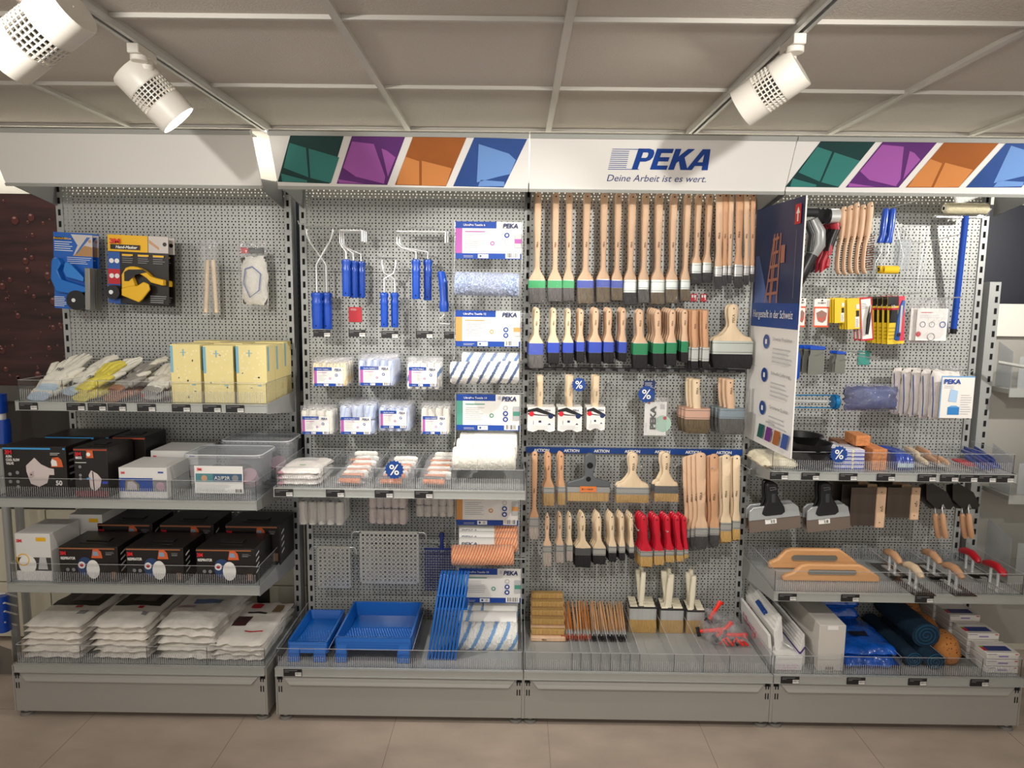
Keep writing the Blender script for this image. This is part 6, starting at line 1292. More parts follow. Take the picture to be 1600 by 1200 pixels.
for i, m_ in enumerate(('#1d5a56', '#6d2f80', '#a8602a', '#35539a')): a.poly([(.32 + i * .17, .03), (.44 + i * .17, .03), (.48 + i * .17, .09), (.36 + i * .17, .09)], mat('sign_field_%s' % i, m_, .45))
a.build(t, 'printed_face')
text('Hergestellt in der Schweiz', t, (.035, -.0065, .530), .045, WHITE, width=.37)
for s_, v in (('Schweizer Produktion', .455), ('Schnelle Lieferung', .315), ('Garantierte Qualität', .175)): text(s_, t, (W * .55, -.0062, H * v - .006), .02, GREYP, width=W * .38)
text('www.peka.ch', t, (W * .5, -.0062, H * .108), .012, GREYP)
b = MB(); b.tube([(-.03, .006, H * .93), (W * .3, .008, H * .93)], .003, CHROME, 8); b.build('holder', t)
# ---------------------------------------------------------------- hanging tools, top row
Y4 = -.16
def curved(label, cat, name, px, py, Y, parts, group=None):
    o = at(px, py, Y); k = mpp(Y); t = thing(name, label, cat, o, group)
    for nm, pts, rad, m_, fl in parts:
        b = MB(); b.tube([((x - px) * k, dy, -(y - py) * k) for x, y, dy in pts], [r * k for r in rad] if isinstance(rad, (list, tuple)) else rad * k, m_, 14)
        if fl != 1: b.v = [(x, y * fl, z) for x, y, z in b.v]
        b.build(nm, t, smooth=True)
    return t
GRT = mat('tool_grey', '#8f9190', .35, .2); REDG = mat('red_grip', '#a81f2e', .4)
for j in range(2):
    curved('big grey and black angled tool beside the sign, %s' % ('front one', 'behind the first')[j], 'tool', 'scraping_tool', 1262 + j * -7, 325, -.24 + j * .08, [('head', [(1248, 331, 0), (1276, 331, 0)], [7, 7], mat('tool_cap', '#3a3c3e', .3, .4), 1), ('cap_ring', [(1252, 331, 0), (1254, 331, 0)], [8, 8], CHROME, 1),
        ('body', [(1270, 342, 0), (1280, 360, 0), (1281, 380, 0), (1272, 400, 0)], [8, 11, 11, 7], GRT, 1), ('grip', [(1273, 395, 0), (1264, 415, 0), (1254, 440, 0), (1250, 444, 0)], [9, 9, 7, 4], BLACK, 1), ('inner_rib', [(1260, 345, -.01), (1270, 365, -.01), (1268, 390, -.01)], [5, 5, 5], BLACK, 1)], 'big angled tools')
for j in range(3):
    dx = -7 * j
    curved('tool with chrome screw cap and red and black grip, %s' % ('front one', 'middle one', 'rearmost')[j], 'tool', 'scraping_tool', 1302 + dx, 325, -.22 + j * .06, [('screw_cap', [(1295 + dx, 337, 0), (1310 + dx, 337, 0)], [11, 11], CHROME, 1), ('cap_end', [(1293 + dx, 337, 0), (1296 + dx, 337, 0)], [12, 12], BLACK, 1), ('collar', [(1306 + dx, 348, 0), (1309 + dx, 358, 0)], [7, 6], REDG, 1),
        ('shaft', [(1310 + dx, 352, 0), (1303 + dx, 372, 0), (1299 + dx, 390, 0)], [6, 6, 5], BLACK, 1), ('grip', [(1302 + dx, 372, -.004), (1299 + dx, 395, -.004)], [4, 4], REDG, 1), ('handle', [(1299 + dx, 388, 0), (1292 + dx, 405, 0), (1290 + dx, 420, 0), (1298 + dx, 412, 0), (1300 + dx, 400, 0)], [4, 4, 4, 4, 3], REDG if j < 2 else BLACK, 1)], 'red and black tools with screw caps')
def wire_brush(label, px, ytop, ybot, Y, bm, dx=0):
    o = at(px, ytop, Y); k = mpp(Y); t = thing('wire_brush', label, 'wire brush', o, 'wooden-handled wire brushes'); h = (ybot - ytop) * k
    b = MB(); S = [(0, 0, 1), (.03, 0, 3.4), (.1, 0, 4.6), (.22, 0, 3.9), (.4, -1, 4.4), (.5, -3, 3), (.6, -6, 2.2), (.8, -8, 2.0), (.92, -7.5, 2.2), (.98, -5, 2.2), (1, -3, 1.5)]
    # side view: the back curves, so the depth goes in y and the width shows edge-on
    b.loft([(-h * q, c * k * .8, -.0 + (0 if q < .5 else -(q - .5) * .02), w * k, .016) for q, c, w in S[::-1]], BEECH, 16); b.build('handle', t, smooth=True)
    b = MB(); b.cyl((0, -.0165, -h * .06), (0, -.014, -h * .06), .0028, DARK, 12); b.build('hanging_hole', t)
    b = MB(); n = 15
    for i in range(n):
        z = -h * (.48 + .5 * i / n); cx = -5 * k
        for yy in (-.010, 0, .010): b.tube([(cx - 1 * k, yy, z), (cx + 6 * k, yy - .002, z + .0), (cx + 10 * k + (3 * k if px > 1355 else 0), yy - .003, z + .004)], .0016, bm, 5)
    b.build('wire_bristles', t)['kind'] = 'stuff'; return t
BRASS = mat('brass_wire', '#a8632f', .3, .8)
for i, (px, yt, yb) in enumerate(((1319, 323, 424), (1329, 321, 425), (1339, 317, 423), (1349, 320, 424), (1360, 316, 423))):
    wire_brush('wooden wire brush %s, %s in the row of five' % ('with steel bristles' if i < 3 else 'with brass bristles', pos(i, 5)), px, yt, yb, -.20 - .012 * i, mat('steel_wire_dark', '#4b4a4d', .35, .8) if i < 3 else BRASS)
for j, (px, dxx) in enumerate(((1383, 0), (1394, 0))):
    o = at(px, 327, -.2 - .01 * j); k = mpp(-.2); t = thing('mini_roller', 'blue-handled mini roller with yellow foam head, %s' % ('left one', 'right one')[j], 'paint roller', o, 'yellow foam mini rollers')
    b = MB(); b.loft([(-50 * k, -3 * k, 0, 6 * k, .012), (-46 * k, -2.5 * k, 0, 5.5 * k, .014), (-38 * k, -1 * k, 0, 4 * k, .013), (-25 * k, 0, 0, 5 * k, .014), (-5 * k, 1 * k, 0, 4.6 * k, .013), (1 * k, 1 * k, 0, 3.5 * k, .01)], BLUEPL, 16); b.build('grip', t, smooth=True)
    b = MB(); b.tube([(-1 * k, 0, -48 * k), (-1 * k, 0, -65 * k), (-9 * k, 0, -80 * k), (-9 * k, 0, -90 * k), (0, 0, -91 * k)], .0018, CHROME, 8); b.build('wire', t, smooth=True)
    b = MB(); b.cyl((-7 * k if j else -3 * k, 0, -90 * k), (15 * k if j else 5 * k, 0, -90 * k), 6 * k, mat('yellow_foam', '#e9c021', .8), 20); b.cyl((-7.5 * k if j else -3.5 * k, 0, -90 * k), (-6.5 * k if j else -2.5 * k, 0, -90 * k), 3 * k, DARK, 14); b.build('foam_head', t, smooth=True)
# clear hooks with wire grid
k = mpp(-.08); o = at(1428, 360, -.08); t = thing('wire_rack', 'transparent plastic rack with bent wires hanging right of the yellow rollers', 'rack', o)
q = lambda x, y, d=0: ((x - 1428) * k, d, -(y - 360) * k)
b = MB(); b.tube([q(1402, 356), q(1452, 352), q(1444, 448), q(1418, 440)], .0014, CHROME, 6); b.tube([q(1402, 356, -.03), q(1418, 378, -.05), q(1430, 380, -.05), q(1467, 370, -.14)], .0017, CHROME, 6)
b.tube([q(1402, 356), q(1412, 400, -.02), q(1404, 440), q(1432, 452, -.02), q(1434, 430)], .0014, CHROME, 6); b.tube([q(1446, 356), q(1440, 440), q(1410, 432)], .0014, CHROME, 6); b.build('bent_wire', t, smooth=True)
b = MB()
for i in range(16): b.tube([q(1412, 380 + 2.6 * i, -.03), q(1430, 378 + 2.6 * i, -.045)], .001, CHROME, 5)
b.build('wire_comb', t)['kind'] = 'stuff'
b = MB(); b.box(q(1402, 0)[0], q(1450, 0)[0], -.004, -.002, q(0, 445)[2], q(0, 352)[2], CLEAR); b.box(q(1400, 0)[0], q(1415, 0)[0], -.05, -.004, q(0, 420)[2], q(0, 375)[2], MILKY); b.build('clear_holder', t)
# roller on blue pole
o = at(1509, 326, -.14); k = mpp(-.14); t = thing('pole_roller', 'white roller on a long blue pole hanging at the right edge of the last bay', 'paint roller', o)
b = roller_mesh(66 * k, 8 * k, mat('cream_fleece', '#d8cfae', .9, bump=.5, bscale=300), nx=24, n=24); b.build('fleece', t, smooth=True)
b = MB(); b.box(-36 * k, 34 * k, .03, .06, -12 * k, -8 * k, STEEL); b.tube([(-38 * k, .04, -10 * k), (38 * k, .04, -10 * k)], .004, CHROME, 10); b.tube([(34 * k, .0, 0), (38 * k, 0, 0), (38 * k, .03, -10 * k), (0, .03, -12 * k)], .0035, CHROME, 8); b.build('frame', t, smooth=True)
b = MB(); p0, p1 = at(1509, 337, -.11) - o, at(1490, 513, -.03) - o; b.cyl(p0, p1, 4.6 * k, BLUEPL, 20); b.build('pole', t, smooth=True); b = MB(); d_ = (p1 - p0).normalized(); b.cyl(p1, p1 + d_ * .022, 4.9 * k, BLACK, 20); b.build('end_cap', t, smooth=True)
# ---------------------------------------------------------------- second row: carded blades
CW = mat('card_white', '#ebe6e0', .45); ORC = mat('card_orange', '#e4572a', .45); YC2 = mat('card_yellow', '#e8c52a', .45)
def bcard(label, x0, y0, x1, y1, Y, m, art, n=1, step=(-.006, .018), group=None, rot=0, sg=None):
    a_ = at(x0, y1, Y); c_ = at(x1, y0, Y); W, H = c_.x - a_.x, c_.z - a_.z
    t = thing('blade_card', label if n == 1 else label + ', front', 'card', (a_.x, Y, a_.z), group, (0, rot, 0)); b = MB(); b.box(0, W, 0, .003, 0, H, m); b.build('card', t, bevel=.0005); art(t, W, H)
    for d in range(1, n): dup(t, (a_.x + step[0] * d, Y + step[1] * d, a_.z), '%s, %s behind' % (label, ORD[d] if d > 1 else 'first'))
    return t
def art_or(t, W, H): a = Art(W, H); a.rect(0, 0, 1, .72, ORC).rect(.08, .06, .92, .66, CW).poly([(.15, .5), (.5, .6), (.85, .5), (.8, .25), (.6, .15), (.3, .2)], mat('blade_print', '#9c7266', .4)).poly([(.2, .38), (.5, .3), (.8, .42), (.75, .3), (.5, .2), (.25, .26)], mat('red_faint', '#c75a4c', .5)).bars(.25, .82, .75, .88, TAGK, 8).disc(.5, .94, .03, DARK); a.build(t)
def art_ye(t, W, H): a = Art(W, H); a.rect(.62, .05, .95, .4, CW).rect(.7, .4, .95, .6, TAGK).lines(.68, .08, .9, .35, 5, GREYP, .4).rect(.7, .65, .95, .8, CW); a.build(t)
def art_rd(t, W, H):
    a = Art(W, H); a.poly([(0, 0), (.08, 0), (.12, 1), (0, 1)], RED).rect(.9, 0, 1, 1, RED).rect(0, 0, 1, .04, RED).rect(0, .97, 1, 1, RED).lines(.15, .75, .6, .9, 4, GREYP, .3); a.build(t)
    b = MB(); b.tube([(W * .4, -.008, H * .15), (W * .6, -.008, H * .5), (W * .8, -.008, H * .8)], [.006, .008, .004], BLACK, 8); b.tube([(W * .6, -.011, H * .5), (W * .8, -.011, H * .82)], .003, STEEL, 8); b.build('knife', t, smooth=True)
def art_yb(t, W, H): a = Art(W, H); a.rect(0, .8, .65, 1, TAGK).rect(0, .72, .65, .76, RED).rect(.1, .45, .6, .72, TAGK).rect(.65, 0, 1, 1, mat('card_pink_red', '#d8364f', .45)).rect(0, 0, 1, .06, YC2).lines(.1, .1, .6, .4, 4, mat('dull_yellow', '#b89a1c', .5), .4); a.build(t); text('10', t, (W * .18, -.007, H * .76), H * .09, WHITE, bold=.0006)
bcard('orange and white blade card half hidden by the sign', 1246, 466, 1260, 511, -.18, CW, art_or)
bcard('orange and white blade card with curved blade picture', 1270, 467, 1297, 511, -.18, CW, art_or)
bcard('small yellow blade card, left of two stacks', 1304, 466, 1322, 505, -.2, YC2, art_ye, 4, (-.0045, .014), 'yellow blade cards', rot=-.06)
bcard('larger yellow blade card, right of two stacks', 1324, 467, 1347, 515, -.2, YC2, art_ye, 4, (-.0045, .014), 'yellow blade cards', rot=-.08)
bcard('white card with red border and a cutter knife', 1346, 466, 1370, 533, -.2, CW, art_rd, 3, (-.006, .02), 'red-bordered knife cards', rot=-.12)
bcard('yellow and black blade card numbered 10', 1386, 464, 1418, 538, -.2, YC2, art_yb, 5, (-.010, .022), 'yellow and black blade cards', rot=-.06)
o = at(1405, 500, -.235); t = thing('cutter_knife', 'blue cutter knife in front of the yellow and red card', 'knife', o); b = MB(); b.loft([(-.085, -.004, 0, .004, .004), (-.08, -.004, 0, .011, .008), (.0, 0, 0, .010, .008), (.06, .008, 0, .009, .007), (.08, .012, 0, .006, .005)], mat('knife_blue', '#2c5fae', .4), 14); b.build('body', t, smooth=True)
b = MB(); b.box(-.002, .006, -.0095, -.0075, -.05, .06, STEEL); b.build('blade_channel', t); b = MB(); b.cyl((-.003, -.012, -.06), (-.003, -.007, -.06), .007, BLACK, 14); b.build('wheel', t)
t, W, H = small_card('white instruction sheet in the clear bag right of the blade cards', 1430, 482, 1482, 532, -.15, CW); a = Art(W, H); a.lines(.08, .7, .9, .82, 4, LGREYP, .3).ring(.2, .5, .09, .07, NAVY).ring(.5, .5, .09, .07, GREYP).ring(.85, .5, .1, .07, PBLUE).disc(.08, .2, .08, RED).ring(.5, .12, .12, .1, GREYP).rect(.1, .86, .5, .88, RED); a.build(t)
for s_ in range(3): b = MB(); b.box(-.02 + s_ * .008, W * .5, .012 + .012 * s_, .016 + .012 * s_, -.005 * s_, H, mat('pale_pink_sheet', '#d9b9c0', .5) if s_ else CW); b.build('rear_sheet', t)
baghull(-.025, W + .012, -.012, .05, -.014, H + .045, BAG, t, 14, .004)
# row of plastic scrapers
def spat(label, x0, x1, y0, y1, Y, n):
    a_ = at(x0, y1, Y); c_ = at(x1, y0, Y); W, H = c_.x - a_.x, c_.z - a_.z; t = thing('japan_spatula', label + ', front', 'spatula', (a_.x, Y, a_.z), 'flat steel filling spatulas')
    b = MB(); b.prism([(0, 0), (W, 0), (W, H * .62), (W * .9, H * .72), (W * .9, H * .9), (W * .08, H * .9), (W * .08, H * .72), (0, H * .6)], 0, .001, mat('spatula_steel', '#7f8078', .35, .5)); b.build('blade', t); b = MB(); b.box(W * .04, W * .98, -.004, .005, H * .87, H, BLUEPL); b.build('spine', t, bevel=.002)
    for d in range(1, n): dup(t, (a_.x - .012 * d, Y + .035 * d, a_.z + .001), label + ', %s behind' % (ORD[d] if d > 1 else 'first'))
spat('wider flat steel spatula with blue spine under the blade cards', 1262, 1290, 541, 585, -.16, 3); spat('narrower flat steel spatula with blue spine under the blade cards', 1304, 1322, 549, 584, -.16, 2)
o = at(1244, 545, -.2); t = thing('blue_scraper', 'blue and white plastic tool just right of the sign edge', 'tool', o); b = MB(); b.loft([(-.13, 0, 0, .012, .008), (-.12, 0, 0, .02, .01), (-.03, 0, 0, .018, .012), (.0, 0, 0, .01, .01)], BLUEPL, 16); b.build('grip', t, smooth=True); b = MB(); b.box(-.016, -.004, -.013, -.008, -.1, -.03, WHITE); b.build('white_inlay', t, bevel=.002)
t, W, H = small_card('small green card on the perforated back right of the spatulas', 1340, 548, 1360, 570, -.004, mat('green_card', '#3c8f84', .45)); a = Art(W, H); a.lines(.12, .78, .6, .9, 2, WHITE, .4); a.build(t)
# sealant gun
o = at(1270, 628, -.2); k = mpp(-.2); t = thing('sealant_gun', 'blue skeleton sealant gun lying sideways on its hook beside the sign', 'tool', o); q = lambda x, y, d=0: ((x - 1270) * k, d, -(y - 628) * k); GB = mat('metal_blue', '#1577b4', .3, .4)
b = MB(); b.tube([q(1225, 618), q(1300, 617)], .0028, GB, 8); b.tube([q(1225, 637), q(1300, 637)], .0028, GB, 8); b.build('side_rail', t, smooth=True); b = MB(); b.tube([q(1225, 627, -.0), q(1298, 627, 0)], .0035, CHROME, 10); b.build('rod', t, smooth=True)
b = MB(); b.cyl(q(1302, 627.5), q(1308, 627.5), 12 * k, GB, 28); b.cyl(q(1300, 627.5), q(1302, 627.5), 10 * k, GB, 28); b.cyl(q(1308, 627.5), q(1311, 627.5), 7 * k, BLACK, 20); b.build('end_ring', t, smooth=True)
# blue bag and glove bag
t = thing('blue_film_bag', 'shiny dark blue foil bag hanging in the last bay', 'bag', at(1358, 640, -.2)); k = mpp(-.2)
pillow(80 * k, 37 * k, .045, mat('navy_fabric', '#2a3a72', .5, 0, .3, (20, 20, 20), bump=.5, bscale=18), 71, 5, .35, 20, parent=t, name='folded_cloth', loc=(0, .01, .0), rot=(PI / 2, 0, 0)); baghull(-44 * k, 42 * k, -.05, .012, -.006, 42 * k, film('shiny_bag', (.95, .95, 1), .18, .06, bump=1, bscale=22, haze=.05), t, 31, .006)
for j in range(5):
    a_ = at(1423 + 0 * j, 655, -.2); k = mpp(-.2); wd = 62 * k; sx = (at(1424, 655, -.2).x + at(1462, 655, -.2).x) / 2
    t = thing('glove_bag', 'bag of white gloves with blue piping, %s in the PEKA bag row' % pos(j, 5), 'bag', (at(1430 + j * 9, 656, -.2).x + .02, -.07 - .030 * j, Z(1430, 655, -.2)), 'bagged white gloves'); b = MB()
    pillow(46 * k, 76 * k, .03, mat('glove_white', '#d9d2cc', .6, 0, .08, (20, 20, 20), bump=.4), 100 + j, 6, .15, 12, parent=t, name='gloves', loc=(0, .01, 0), rot=(PI / 2, 0, 0))
    b.tube([(-20 * k, -.022, .01), (-21 * k, -.024, 30 * k), (-24 * k, -.022, 68 * k)], .0017, PBLUE, 6); b.build('blue_piping', t, smooth=True)
    if j == 4: baghull(-30 * k, 36 * k, -.034, .12, -.01, 84 * k, BAG, t, 33, .007)
t, W, H = small_card('white PEKA sheet with blue drawing of a tin on the glove bags', 1466, 588, 1524, 653, -.245, CW); a = Art(W, H); a.rect(0, .97, 1, 1, mat('light_blue_frame', '#6fa6d8', .5)).rect(0, 0, .03, 1, mat('light_blue_frame', '#6fa6d8', .5)).rect(.25, .08, .6, .26, mat('tin_blue', '#2f7fc4', .5)).poly([(.25, .26), (.35, .3), (.5, .3), (.6, .26)], mat('light_blue_frame', '#6fa6d8', .5)).poly([(.25, .4), (.5, .38), (.52, .65), (.3, .7)], mat('pale_blue_fig', '#a9c8e6', .5)).lines(.62, .1, .95, .6, 9, LGREYP, .25).lines(.1, .72, .5, .8, 2, LGREYP, .3); a.build(t); text('PEKA', t, (W * .08, -.003, H * .82), H * .15, PBLUE, bold=.001, width=W * .5)
for i, (px, py) in enumerate(((1262, 463), (1283, 462), (1315, 462), (1336, 462), (1362, 461), (1395, 460), (1455, 466), (1276, 540), (1312, 547), (1334, 555), (1300, 608), (1352, 598), (1470, 575), (1390, 325), (1335, 312))):
    hook(px, py, .22, 'single peg hook in the last bay, %s' % ('by the half-hidden orange card', 'above the orange card', 'above the small yellow cards', 'above the larger yellow cards', 'above the knife cards', 'above the yellow and black cards', 'above the instruction bag', 'above the wider spatula', 'above the narrower spatula', 'left of the green card', 'above the sealant gun', 'above the blue foil bag', 'above the glove bags', 'above the mini rollers', 'above the wire brushes')[i])
# ---------------------------------------------------------------- shelf 41 goods
z41 = zs('41') + .001
CORK = mat('brick_terracotta', '#c9824e', .85, 0, .2, (70, 70, 70), bump=.4)
def P41(px, Y=-.30): return at(px, pyref(z41, Y), Y).x
t = thing('cloth_pad', 'cream cloth pads in the left compartment under the sign', 'pad', (P41(1222), -.30, z41)); pillow(.16, .24, .045, mat('cream_cloth', '#e6dcc0', .8, 0, .06, (30, 30, 30), bump=.4), 51, 4, .3, 16, parent=t, name='pad')
for j, (px, Y, z_) in enumerate(((1268, -.26, 0), (1268, -.26, .035), (1254, -.14, .0), (1254, -.14, .045))):
    xx = at(px, pyref(z41, Y), Y).x + .0; t = thing('plaster_cup', 'black rubber plastering bowl, %s' % ('lower front one', 'upper front one', 'lower rear one', 'upper rear one')[j], 'bowl', (xx, Y + .02, z41 + z_), 'black rubber bowls')
    n = 36; rs = []
    for r, z in ((.05, 0), (.06, .03), (.072, .07), (.074, .072), (.068, .07), (.056, .03), (.045, .008)): rs.append([(r * 1.15 * math.cos(2 * PI * i / n), .085 * r / .072 * math.sin(2 * PI * i / n), z) for i in range(n)])
    b = MB(); b.rings(rs, mat('black_rubber', '#151515', .5)); b.build('bowl', t, smooth=True)
star('blue percent star standing in front of the blue striped blocks', 1311, 710, 14, -.335)
STB = mat('striped_block_white', '#dfe0ea', .5); STU = mat('striped_block_blue', '#3a45b0', .5)
for c_ in range(2):
    for j in range(5):
        Y = -.27 + c_ * .09; t = thing('sponge_block', 'flat white and blue packed block, %s of the %s pile' % (('lowest', 'second', 'third', 'fourth', 'topmost')[j], ('front', 'rear')[c_]), 'block', (P41(1303, -.27) - .0 + c_ * .0, Y, z41 + j * .0165), 'white and blue packed blocks')
        b = MB(); W = P41(1350, -.27) - P41(1303, -.27); b.box(0, W, 0, .08, .005, .0155, STB); b.box(-.0005, W + .0005, -.0005, .0805, .0, .006, STU); b.box(-.0005, W + .0005, -.0005, .0805, .0105, .0125, STU); b.build('pack', t, bevel=.001); b = MB(); b.box(W * .58, W * .64, -.001, .0, .002, .0155, YPT); b.build('tape', t)
bk = [(1363, 1385, -.29, 0), (1363, 1385, -.29, 1), (1341, 1362, -.1, 0), (1338, 1362, -.1, 1), (1341, 1364, -.19, 1), (1358, 1381, -.19, 0)]
xb0, xb1 = P41(1362, -.29), P41(1385, -.29)
for j, (x_, Y, z_, w_, lb) in enumerate(((xb0, -.29, 0, 1, 'lower brick at the front'), (xb0 - .0, -.29, .045, 1, 'second brick at the front'), (xb0 + .0, -.18, 0, 1, 'lower brick at the back'), (xb0 + .0, -.18, .045, 1, 'second brick at the back'), (xb0 - .045, -.235, .090, 1, 'topmost brick lying across'), (xb0 - .075, -.15, .0, .9, 'brownish brick at the left rear'), (xb0 - .075, -.15, .045, .9, 'upper brownish brick at the left rear'))):
    t = thing('abrasive_brick', 'orange-brown porous block, ' + lb, 'brick', (x_, Y, z41 + z_), 'orange-brown porous blocks'); b = MB(); b.box(0, (xb1 - xb0) * w_, 0, .105, 0, .0445, CORK if j < 5 else mat('brown_block', '#8a6448', .8, 0, .1, (50, 50, 50))); b.build('block', t, bevel=.002)
t = thing('blue_foil_pack', 'dark blue foil pack with white front label beside the bricks', 'pack', (P41(1413, -.28), -.29, z41)); pillow(.082, .22, .07, mat('blue_foil', '#1c3fa0', .25, 0, .1, (20, 20, 20), bump=.4), 61, 7, .15, 14, parent=t, name='pack'); b = MB(); b.box(-.035, .035, -.004, .0, .015, .032, mat('foil_white', '#b9cdd6', .3)); b.build('label', t)
for j, (px, Y, lb, wd) in enumerate(((1441, -.27, 'first', BEECH2), (1428, -.16, 'second', BEECH2), (1459, -.26, 'third', BEECH3), (1446, -.15, 'fourth', BEECH3), (1474, -.27, 'fifth', BEECH3))):
    xx = at(px, pyref(z41, Y), Y).x; t = thing('pointing_trowel', 'small trowel with wooden handle lying on the upper shelf, %s of five' % lb, 'trowel', (xx, Y - .03, z41 + .035 + (j % 2) * .012), 'small wooden-handled trowels')
    b = MB(); b.tube([(0, -.005, 0), (0, .01, .002), (-.002, .05, .006), (-.002, .09, .008), (0, .1, .008)], [.006, .011, .013, .011, .006], wd, 14); b.build('handle', t, smooth=True); b = MB(); b.tube([(0, .1, .008), (0, .12, .008), (0, .13, -.012)], .003, STEEL, 8); b.build('neck', t, smooth=True); b = MB(); b.box(-.022, .022, .03, .17, -.022, -.020, STEEL); b.build('blade', t)
REDPL = mat('red_plastic', '#c81a2a', .35); BLP2 = mat('indigo_plastic', '#273e8c', .4)
for j, px in enumerate((1500, 1506, 1512)):
    t = thing('red_handled_tool', 'small red-handled tool on the grey sheet, %s' % pos(j, 3), 'tool', (at(px, pyref(z41, -.22), -.22).x, -.24, z41 + .02), 'small red-handled tools'); b = MB(); b.tube([(0, -.03, 0), (0, .0, .002), (0, .07, .004)], [.004, .007, .005], REDPL, 10); b.build('handle', t, smooth=True); b = MB(); b.tube([(0, .07, .004), (0, .13, .004)], .002, STEEL, 6); b.build('shaft', t)
t = thing('metal_sheet_pack', 'grey metal sheet pack lying under the red-handled tools', 'pack', (P41(1489, -.27), -.29, z41)); b = MB(); b.box(-.04, .06, 0, .24, 0, .010, mat('dull_sheet', '#8d857c', .4, .4)); b.build('sheets', t, bevel=.001)
for j, (px, Y) in enumerate(((1536, -.27), (1553, -.25), (1530, -.14), (1545, -.13))):
    t = thing('blue_plastic_tool', 'indigo blue plastic tool at the right end of the upper shelf, %s' % ('front left', 'front right', 'rear left', 'rear right')[j], 'tool', (at(px, pyref(z41, Y), Y).x, Y - .02, z41 + .014), 'indigo blue plastic tools', (.25, 0, .1)); b = MB(); b.box(-.02, .02, 0, .11, -.008, .008, BLP2); b.build('body', t, bevel=.005); b = MB(); b.box(-.004, .004, -.002, .11, .008, .018, BLP2); b.build('rib', t, bevel=.002)
# ---------------------------------------------------------------- hanging knives, scrapers, trowels below
def drywall(label, px, pytop, x0, x1, Y):
    k = mpp(Y); o = at(px, pytop, Y); t = thing('drywall_knife', label, 'filling knife', o, 'drywall filling knives', (0, math.radians(-7), 0)); q = lambda x, y: ((x - px) * k, -(y - pytop) * k)
    h = [(px - 9, 4), (px - 6, 0), (px + 4, 0), (px + 9, 5), (px + 8, 22), (px + 12, 32), (px + 17, 42), (px + 18, 50), (px + 12, 54), (px - 14, 54), (px - 19, 50), (px - 16, 42), (px - 10, 30), (px - 10, 14)]
    b = MB(); b.prism([((x - px) * k, -y * k) for x, y in h], -.012, .012, BLACK); b.build('handle', t, bevel=.005)
    b = MB(); b.loft([(-32 * k, 0, -.013, 3.2 * k, .003), (-18 * k, 1 * k, -.013, 3.6 * k, .003)], mat('inlay_grey', '#3b3d40', .4), 14); b.tube([(4 * k, -.0135, -8 * k), (6 * k, -.0135, -11 * k), (-4 * k, -.0135, -12 * k), (-5 * k, -.0135, -8 * k), (4 * k, -.0135, -8 * k)], .0018, GREYP, 6); b.build('grip_inlay', t, smooth=True)
    w0, w1 = (x0 - px) * k, (x1 - px) * k
    b = MB(); b.prism([(w0, -60 * k), (w1, -60 * k), (w1 - 2 * k, -44 * k), (w1 - 9 * k, -38 * k), (w0 + 9 * k, -38 * k), (w0 + 2 * k, -44 * k)], -.006, .006, mat('alu_back', '#b6b9bb', .35, .4)); b.build('back_strip', t, bevel=.003)
    b = MB(); b.box(w0, w1, -.001, .001, -80 * k, -58 * k, mat('blade_bronze', '#94857a', .3, .7)); b.build('blade', t)
    b = MB(); b.box(-14 * k, 4 * k, -.0022, -.0015, -68 * k, -58 * k, WHITE); b.build('price_sticker', t); a = Art(18 * k, 10 * k, -14 * k, -68 * k, -.0022); a.bars(.5, .1, .9, .6, TAGK, 7).lines(.08, .6, .6, .85, 2, GREYP, .3); a.build(t, 'sticker_print'); return t
for (x, lb) in ((1205, 'left'), (1289, 'right')):
    t = drywall('wide drywall knife with black handle, %s pair, front one' % lb, x, 753, x - 40 if x < 1250 else x - 33, x + 42 if x < 1250 else x + 36, -.2); dup(t, (t.location.x, -.155, t.location.z), 'wide drywall knife with black handle, %s pair, rear one' % lb)
def flatscr(label, x0, xm, x1, y0, y1, Y):
    k = mpp(Y); o = at(x1, y0, Y); t = thing('flat_scraper', label, 'scraper', o, 'flat scrapers with wooden edge'); H = (y1 - y0) * k
    b = MB(); b.box(-(x1 - xm) * k, 0, -.008, .008, -H - .004, .0, BEECH); b.build('wooden_edge', t, bevel=.004); b = MB(); b.box(-(x1 - x0) * k, -(x1 - xm) * k, -.0008, .0008, -H + .004, -.004, DARKSTEEL); b.build('blade', t)
    b = MB(); [b.cyl((-(x1 - xm) * k * .55, -.0088, -H * q), (-(x1 - xm) * k * .55, -.0078, -H * q), .0022, DARK, 10) for q in (.12, .5, .88)]; b.build('rivets', t)['kind'] = 'stuff'; text('PEKA', t, (-(x1 - xm) * k * .3, -.0088, -H * .6), .011, IMPR, rot=(0, -PI / 2, 0), name='imprint'); return t
t = flatscr('larger dark steel scraper with wooden edge, left stack, front one', 1330, 1370, 1385, 761, 826, -.2)
for d in (1, 2): dup(t, (t.location.x - .016 * d, -.2 + .05 * d, t.location.z), 'larger dark steel scraper, left stack, %s behind' % ('first', 'second')[d - 1])
t = flatscr('smaller dark steel scraper with wooden edge, right stack, front one', 1387, 1424, 1438, 761, 813, -.2)
for d in (1, 2): dup(t, (t.location.x - .014 * d, -.2 + .05 * d, t.location.z), 'smaller dark steel scraper, right stack, %s behind' % ('first', 'second')[d - 1])
